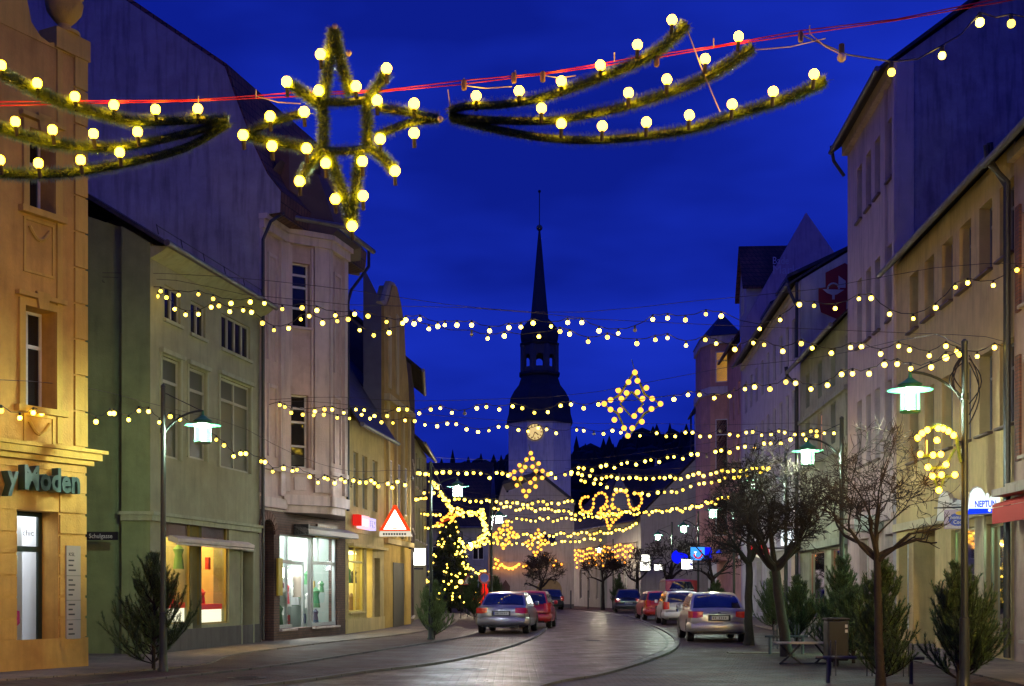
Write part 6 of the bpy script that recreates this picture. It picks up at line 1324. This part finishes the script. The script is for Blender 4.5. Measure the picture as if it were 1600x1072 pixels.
# ================================================================== CUT PINES TIED TO POSTS
NEED = [pr('needles_%d' % k, c, .75, var=.3, vs=7) for k, c in enumerate(((.06, .11, .03), (.10, .17, .05)))]
def pine_mesh(h, r, seed, dens=1.0, pale=0):
    rng = random.Random(seed); st_ = MB(); nd = MB(); nd2 = MB()
    st_.tube([Vector((0, 0, 0)), Vector((.01, 0, h*.5)), Vector((0, .01, h))], [.04, .028, .008], 6)
    def needles(pts, L_, wd):
        for a, b in zip(pts, pts[1:]):
            d = (b-a); ln = d.length; d.normalize()
            for k in range(max(2, int(ln*270*dens))):
                p = a+d*ln*rng.random(); v = Vector((rng.gauss(0, 1), rng.gauss(0, 1), rng.gauss(0, 1))); v -= d*v.dot(d); v.normalize(); q = (v*.75+d*.75).normalized()*L_*rng.uniform(.7, 1.15); s = q.cross(v+d*.3).normalized()*wd
                (nd2 if rng.random() < .4 else nd).add([p-s, p+s, p+q], [(0, 1, 2)])
    z = .12
    while z < h*.97:
        f = z/h; rr = r*1.1*(1-f)**.85+.05; n = 7 if f < .75 else 4
        for k in range(n):
            a = rng.uniform(0, 6.28); d = Vector((math.cos(a), math.sin(a), rng.uniform(-.05, .8)+f*.6)); d.normalize(); L_ = rr*rng.choice((.6, .8, .95, 1.1, 1.3))*rng.uniform(.85, 1.1)+.1
            pts = [Vector((0, 0, z))]; dd = d.copy()
            for i in range(4): dd = (dd+Vector((rng.gauss(0, .08), rng.gauss(0, .08), .22))).normalized(); pts.append(pts[-1]+dd*L_/4)
            st_.tube(pts, [.013, .01, .008, .006, .003], 4, cap=False); needles(pts[1:] if L_ > .3 else pts, .085, .0055)
            for i in (1, 2, 3):
                for s in (-1, 1):
                    if rng.random() < .8:
                        sd = dd.cross(Vector((0, 0, 1))).normalized()*s; e = (dd*.8+sd*.8+Vector((0, 0, .35+.3*rng.random()))).normalized(); q = [pts[i], pts[i]+e*L_*.22, pts[i]+(e+Vector((0, 0, .25))).normalized()*L_*.42]; st_.tube(q, [.006, .005, .003], 3, cap=False); needles(q, .08, .0055)
        z += .125*(h/2.2)**.5*rng.uniform(.6, 1.5)
    needles([Vector((0, 0, h*.85)), Vector((0, 0, h))], .09, .006)
    return st_, nd, nd2
PM = {}
PALE = [pr('pale_needles', (.20, .33, .10), .7, var=.3, vs=7), pr('pale_needles_b', (.3, .42, .15), .7, var=.3, vs=7)]
def pine(label, base, h, r, seed=1, rz=0, lamp_=None, sc_=1.0, base_tilt=0):
    key = (h, r, seed); base = Vector(base); t = thing('pine_bush', label, 'pine', base, 'cut pines set up along the pavements')
    if key not in PM:
        PM[key] = [m.build(n, mt) for m, n, mt in zip(pine_mesh(h, r, seed), ('stem', 'needles', 'light_needles'), (BARK, *(PALE if seed == 2 else NEED)))]; obs = PM[key]
    else:
        obs = [o.copy() for o in PM[key]]
        for o in obs: col.objects.link(o)
    for o in obs: o.parent = t
    t.rotation_euler = (base_tilt, 0, rz); return t
pine('dark pine bush tied to the street lamp before the green house', G(240, 1047), 2.15, .85, 1)
pine('pale green pine tied to the lamp post by the triangular sign', G(678, 999), 1.7, .66, 2)
pine('dark pine just behind the silver sedan at the left kerb', G(741, 968), 2.1, .8, 3)
pine('short pine far behind the red hatchback', Vector((-.9, 70, 0)), 2.2, .8, 3, 1.2)
pine('pine standing between the two leaning tree trunks and the shop', Vector((8.0, 36, 0)), 1.8, .75, 4, .4)
pine('dense pine right of the leaning tree trunk by the bench', Vector((8.0, 31.5, 0)), 1.4, .65, 5)
pine('tall pine around the second lamp post on the right', pl(1318, 28.2)-Vector((0, 0, 0)), 2.15, .75, 4, 2.1)
pine('pine behind the litter bin', Vector((7.1, 26.6, 0)), 1.5, .7, 5, 1.5)
pine('spiky pine around the nearest bare tree trunk', G(1378, 1071), 1.9, .62, 6)
pine('broad pine at the base of the nearest lamp post', Vector((7.05, 20.2, 0)), 1.85, .75, 7)
pine('pine beside the lamp post below the hanging travel sign', Vector((7.75, 21.8, 0)), 1.4, .6, 5, 2.8)
pine('pine half hidden behind the champagne sedan at the right pavement', Vector((9.8, 48, 0)), 2.1, .8, 4, 3.3)
pine('small pine by the trunk of the tree beside the blue sign', Vector((9.1, 57, 0)), 1.8, .7, 5, 4)
pine('small pine beside the trunk of the flat crowned tree', Vector((7.6, 91, 0)), 2.6, .8, 3, 4)

# ================================================================== CHRISTMAS TREE
g = Vector((-4.0, 82, 0)); t = thing('christmas_tree', 'tall dark Christmas spruce covered with small yellow lights at the left end of the street', 'christmas tree', g)
MB().tube([g, g+Vector((0, 0, 6.9))], [.14, .03], 8).build('trunk', BARK, t)
rng = random.Random(9); nd = MB(); H = 7.0
for k in range(9000):
    z = .5+(H-.5)*(1-math.sqrt(rng.random())*.98); f = z/H; a = rng.uniform(0, 6.28); rr = (2.15*(1-f)**.9+.08)*(1-.28*((z*1.9) % 1))*math.sqrt(rng.uniform(.2, 1)); p = g+Vector((rr*math.cos(a), rr*math.sin(a), z-rr*.16)); v = Vector((math.cos(a), math.sin(a), -.35+rng.gauss(0, .3))).normalized()*rng.uniform(.2, .42); s = Vector((-math.sin(a), math.cos(a), rng.gauss(0, .4))).normalized()*.055
    nd.add([p-s, p+s, p+v], [(0, 1, 2)])
nd.build('needles', pr('spruce', (.02, .04, .016), .7, var=.3, vs=3), t)
nB = 0
while nB < 100:
    z = .9+(H-1.2)*(1-math.sqrt(rng.random())); f = z/H; a = rng.uniform(math.pi*.98, math.pi*2.02); rr = 2.15*(1-f)**.9*.97+.06; bulb(g+Vector((rr*math.cos(a), rr*math.sin(a), z-.25)), .05 if nB % 3 else .065, BULBF, t); nB += 1
bn = thing('lit_banner', 'cluster of orange red glowing bulbs around the top of the Christmas tree', 'light figure', P(700, 805, 80)); m = MB()
for k in range(34): x = 682+rng.random()*40; y = 818-(x-682)*.45+rng.uniform(-7, 7); bulb(P(x, y, 79.5), .085, BULBO, bn)
m.tube([P(680, 820, 79.7), P(700, 812, 79.7), P(724, 800, 79.7)], .06, 5); m.build('ribbon', pr('red_ribbon', (.4, .05, .02), .6, emit=(1, .15, .02), es=.12), bn)
# ================================================================== STREET FURNITURE
# red lit figure behind the pines
t = thing('red_lit_figure', 'glowing red standing decoration behind the pine left of the silver sedan', 'light figure', G(757, 966)); g = G(757, 966)
MB().lathe(g, [(.22, .7), (.26, .9), (.18, 1.2), (.2, 1.5), (.12, 1.65), (.15, 1.8), (.11, 1.95), (.03, 2.05)], 12).build('body', emi('figure_red', (1, .02, .01), .9), t, True); MB().tube([g, g+Vector((0, 0, .75))], .04, 6).build('post', METAL, t)
MB().tube([g+Vector((-.25, 0, .95)), g+Vector((-.75, -.1, 1.12))], [.09, .05], 8).build('arm', emi('figure_red', (1, .02, .01), .9), t, True)
# round and triangular traffic signs on the left
def rsign(label, px, py, Y, rad, kindc, shape='round', postpx=None):
    p = P(px, py, Y); t = thing('traffic_sign', label, 'traffic sign', (p.x, Y+.05, 0)); MB().tube([Vector((p.x, Y+.05, 0)), p+Vector((0, .05, rad))], .03, 6).build('post', METAL, t)
    f = Fr((p.x-1, Y), (p.x+1, Y)); n = 24 if shape == 'round' else 3; pg = lambda r_: [(1+r_*math.cos(2*math.pi*q/n+math.pi/2), p.z+r_*math.sin(2*math.pi*q/n+math.pi/2)) for q in range(n)]
    MB().prism(f, pg(rad), -.03, 0).build('plate', pr(kindc[0], kindc[1], .4), t); MB().prism(f, pg(rad*.68), .001, .008).build('face', pr(kindc[2], kindc[3], .4), t)
rsign('round traffic sign seen from behind on the white lamp post', 675, 847, 39.3, .12, ('sign_grey', (.18, .18, .18), 'sign_grey2', (.2, .2, .2)))
rsign('red bordered triangular warning sign near the Christmas tree', 731, 908, 70, .42, ('sign_red', (.35, .03, .02), 'sign_pale', (.4, .38, .35)), 'tri')
rsign('round blue and red no stopping sign right of the Christmas tree', 757, 903, 62, .3, ('sign_red', (.35, .03, .02), 'sign_blue_d', (.03, .04, .3)))
# lit signs on the right
def boxsign(label, x0, x1, y0, y1, Y, mat, cat='sign', dep=.2, wallx=None):
    f = Fr((P(x0, 0, Y).x, Y), (P(x1, 0, Y).x, Y)); k = Y/FPX; z0, z1 = EYE+(HZ-y1)*k, EYE+(HZ-y0)*k
    t = thing('lit_sign', label, cat, f(0, z0, 0)); MB().box(f, 0, f.L, z0, z1, -dep, 0).build('lit_box', mat, t); MB().box(f, -.04, f.L+.04, z1+.002, z1+.06, -dep-.03, .03).build('top_frame', METAL, t)
    MB().tube([f(f.L, (z0+z1)/2, -dep/2), f(f.L+.9, (z0+z1)/2, -dep/2)], .03, 5).build('bracket', METAL, t); return t, f, z0, z1
tS, fS, z0, z1 = boxsign('square blue lit sign with a red smile emblem beside the small bare tree', 1080, 1101, 855, 875, 60, emi('blue_lit', (.05, .32, 1), 1.3))
MB().box(fS, fS.L+.001, fS.L+.35, z0, z1, -.2, -.01).build('blue_side', emi('deep_blue', (.005, .01, .9), 1), tS)
MB().tube([fS(fS.L*.5-.2+.05*k, z0+.22-.14*math.sin(math.pi*k/8)+.05*(k in (0, 8)), .02) for k in range(9)], .04, 6).build('smile', emi('smile_red', (.9, .02, .04), .8), tS)
MB().ball(fS(fS.L*.72, z0+.42, .01), .05, 8).build('dot', emi('smile_red', (.9, .02, .04), .8), tS); 
MB().box(fS, fS.L*.2, fS.L*.42, z0+.34, z0+.40, .001, .02).build('letter_stroke', emi('white_lit', (1, 1, 1), 1.2), tS); MB().box(fS, fS.L*.28, fS.L*.34, z0+.2, z0+.34, .001, .02).build('letter_stroke', emi('white_lit', (1, 1, 1), 1.2), tS)
tS, fS, z0, z1 = boxsign('white glowing strip sign left of the square blue sign', 1066, 1082, 874, 889, 62, emi('white_sign', (.95, .97, 1), 4))
MB().box(fS, fS.L*.75, fS.L*.95, z0+.2, z0+.27, .001, .02).build('blue_mark', emi('deep_blue', (.005, .01, .9), 1), tS)
b_ = thing('blue_oval_sign', 'rounded deep blue lit sign above the red van', 'sign', P(1060, 870, 66)); q = P(1060, 870, 66); fq = Fr((q.x-.35, 66), (q.x+.35, 66))
MB().prism(fq, [(.35+.5*math.cos(k*math.pi/10)*(1 if math.cos(k*math.pi/10) > 0 else .7), q.z+.36*math.sin(k*math.pi/10)*(1 if math.cos(k*math.pi/10) < 0 else .6)) for k in range(20)], -.15, 0).build('lit_face', emi('deep_blue', (.005, .01, .9), 1), b_); MB().tube([fq(.6, q.z, -.1), fq(1.8, q.z, -.1)], .03, 5).build('bracket', METAL, b_)
for i, (x0, x1, y0, y1, nm) in enumerate(((1003, 1016, 867, 878, 'upper of two white glowing signs by the grey corner house'), (1001, 1016, 879, 891, 'lower of two white glowing signs by the grey corner house'), (1023, 1036, 882, 891, 'white glowing fascia sign above the amber shop window of the grey corner house'))): boxsign(nm, x0, x1, y0, y1, 90, emi('white_sign_far', (1, .98, .85), 3))
tS, fS, z0, z1 = boxsign('white lit sign seen through twigs on the long lilac house', 1222, 1240, 828, 852, 50, emi('white_sign_b', (.85, .95, 1), 2.2))
for k in range(6): MB().box(fS, .04+.07*(k % 3), .09+.07*(k % 3), z0+.12+.2*(k//3), z0+.26+.2*(k//3), .001, .01).build('letter_stroke', pr('letter_green', (.035, .09, .075)), tS)
b_ = thing('red_arc_sign', 'red half round lit sign with a pale curved band between the bare trunks', 'sign', P(1186, 868, 52)); q = P(1186, 868, 52); fq = Fr((q.x-.4, 52), (q.x+.4, 52))
MB().prism(fq, [(.4+.42*math.cos(k*math.pi/10), q.z+.05+.5*math.sin(k*math.pi/10)) for k in range(11)], -.15, 0).build('panel', emi('red_lit', (.9, .02, .03), .7), b_); MB().tube([fq(-.02+.1*k, q.z+.22-.16*math.sin(math.pi*min(k, 8)/9)-.03*k, .04) for k in range(9)], .04, 6).build('pale_band', emi('pale_lit', (1, .9, .7), .8), b_); MB().tube([fq(.6, q.z+.3, -.1), fq(2.5, q.z+.3, -.1)], .03, 5).build('bracket', METAL, b_)
tS, fS, z0, z1 = boxsign('small dim blue letters sign right of the square blue sign', 1119, 1127, 859, 865, 62, emi('blue_letters', (.02, .05, .9), .8), dep=.05)
# lights in the sage house shop: small christmas trees of bulbs
for i, (px, Y, h, lb) in enumerate(((1277, 50.5, 2.4, 'small lit Christmas tree in the left sage house shop window'), (1329, 46.2, 1.4, 'small ball of yellow lights in the right sage house shop window'))):
    q = P(px, 0, Y); q.z = .35 if i == 0 else 1.6; q.x += .9; q.y += .3; t = thing('window_tree', lb, 'christmas tree', q); rng = random.Random(i); m = MB(); m.lathe(q, [(.4, .2), (.3, h*.4), (.02, h)], 9); m.build('foliage', pr('spruce', (.02, .04, .016)), t)
    for k in range(34): z = .3+(h-.35)*rng.random(); a = rng.uniform(2.2, 5.5); rr = .4*(1-z/h)+.06; bulb(q+Vector((rr*math.cos(a), rr*math.sin(a), z)), .028, BULBY, t)
t = thing('window_lamp', 'small orange lamp glowing in the middle sage house shop window', 'lamp', P(1306, 886, 48.6)); q = P(1307, 884, 48.6)+Vector((.45, .1, 0)); MB().ball(q, .09, 8).build('bulb', emi('orange_lamp', (1, .4, .08), 8), t); MB().tube([q, q-Vector((0, 0, 1.6))], .02, 5).build('stand', METAL, t)
# bins, bench, bicycle rails
RAIL = pr('galvanised_rail', (.08, .085, .09), .55, .5)
def rail(label, a, c, n, seed):
    a, c = Vector(a), Vector(c); t = thing('bicycle_rack', label, 'bicycle rack', a, 'tubular bicycle racks on the right pavement'); L_ = (c-a).length; d = (c-a).normalized(); s = Vector((d.y, -d.x, 0)); z = Vector((0, 0, .42))
    MB().tube([a+z, c+z], .028, 8).build('rail', RAIL, t, True)
    for k in (0.12, .88): p = a+d*L_*k; MB().tube([p, p+z], .035, 8).build('post', RAIL, t, True)
    for k in range(n):
        p = a+d*L_*(k+.5)/n+s*.0
        for e in (-.04, .04): MB().tube([p+d*e+s*.02+Vector((0, 0, .12)), p+d*e+s*.04+Vector((0, 0, .68)), p+d*e-s*.04+Vector((0, 0, .7)), p+d*e-s*.06+Vector((0, 0, .3))], .009, 5).build('hoop', RAIL, t)
    return t
rail('bicycle rack by the leaning bare tree', G(1195, 1022)+Vector((0, 0, 0)), G(1262, 1022), 2, 1)
rail('long bicycle rack in front of the spiky pine, nearest to the viewer', Vector((5.0, 21.1, 0)), Vector((6.7, 20.8, 0)), 3, 2)
g = Vector((5.95, 26.2, 0)); t = thing('park_bench', 'low bench with slatted seat and crossed iron legs left of the litter bin', 'bench', g)
sl = MB()
for k in range(5): sl.wbox(g.x-.55, g.x+.6, g.y-.22+.09*k, g.y-.15+.09*k, .43, .46)
sl.build('seat', pr('bench_wood', (.3, .25, .2), .6), t)
for xx in (-.28, .42):
    for s in (-1, 1): MB().tube([g+Vector((xx-.22*s, -.15, .02)), g+Vector((xx, -.1, .2)), g+Vector((xx+.2*s, -.15, .42))], .022, 6).build('leg', BLACK, t)
MB().tube([g+Vector((-.5, -.12, .03)), g+Vector((.55, -.12, .03))], .02, 6).build('foot_rail', METAL, t)
g = Vector((6.48, 25.6, 0)); t = thing('litter_bin', 'tall black litter bin cabinet beside the bench', 'litter bin', g)
MB().wbox(g.x-.21, g.x+.21, g.y-.2, g.y+.2, .12, .92).build('body', BLACK, t, bevel=.03); MB().wbox(g.x-.23, g.x+.23, g.y-.22, g.y+.22, .925, .97).build('lid', BLACK, t, bevel=.02); MB().tube([g, g+Vector((0, 0, .12))], .06, 8).build('foot', METAL, t)
MB().wbox(g.x+.13, g.x+.18, g.y-.207, g.y-.202, .78, .84).build('sticker', pr('white_text', (.55, .55, .55)), t); MB().wbox(g.x+.13, g.x+.18, g.y-.207, g.y-.202, .68, .74).build('sticker', pr('white_text', (.55, .55, .55)), t)
struct(MB().wbox(5.2, 6.6, 30.6, 31.0, 0, .02).build('drain_cover_strip', SLAB))
for px, Y, lb in ((892, 99, 'left of two dark posts before the long pale range'), (919, 99, 'right of two dark posts before the long pale range')):
    q = pl(px, Y); t = thing('bollard', lb, 'bollard', q, 'posts in front of the long pale range'); MB().tube([q, q+Vector((0, 0, 1.35))], .05, 8).build('post', METAL, t, True); MB().lathe(q+Vector((0, 0, 1.35)), [(.06, 0), (.06, .04), (.02, .08)], 8).build('cap', METAL, t)
g = Vector((9.75, 79, 0)); t = thing('bicycle', 'dark bicycle leaning behind the grey estate car', 'bicycle', g); 
for s in (-.5, .5): MB().tube([g+Vector((.32*math.cos(a*math.pi/10)*.5, s+.32*math.cos(a*math.pi/10), .34+.33*math.sin(a*math.pi/10))) for a in range(21)], .02, 5).build('wheel', TYRE, t)
MB().tube([g+Vector((0, -.5, .34)), g+Vector((0, -.1, .35)), g+Vector((0, .35, .8)), g+Vector((0, -.2, .82)), g+Vector((0, -.1, .35))], .022, 5).build('frame', BLACK, t); MB().tube([g+Vector((-.25, .4, 1.0)), g+Vector((0, .35, .98)), g+Vector((.25, .4, 1.0))], .02, 5).build('handlebar', METAL, t); MB().tube([g+Vector((0, -.3, .95)), g+Vector((0, -.1, .95))], .05, 6).build('saddle', BLACK, t)
t = thing('hanging_lamp', 'small yellow ball lamp glowing below the Christmas tree', 'lamp', P(720, 909, 66)); q = P(720, 909, 66); MB().ball(q, .12, 10).build('globe', emi('yellow_lamp', (1, .7, .12), 5), t); MB().tube([q-Vector((0, 0, 1.9)), q], .02, 5).build('post', METAL, t)
# cast iron covers and repair patches in the paving
for i, (x, y, lb) in enumerate(((-.8, 24.5, 'round iron manhole cover in the road foreground'), (2.4, 38, 'round iron manhole cover in the road near the parked silver cars'), (-4.6, 22.2, 'round iron cover in the dark setts of the left parking strip'))):
    t = thing('manhole_cover', lb, 'manhole cover', (x, y, 0)); q = Vector((x, y, .006)); MB().lathe(q, [(.34, 0), (.34, .006), (.30, .008), (.30, .004), (.02, .004)], 24).build('frame', METAL, t); m = MB()
    for k in range(-2, 3): m.wbox(x-.22+abs(k)*.04, x+.22-abs(k)*.04, y+k*.09-.02, y+k*.09+.02, .011, .016)
    m.build('lid_ribs', METAL, t)
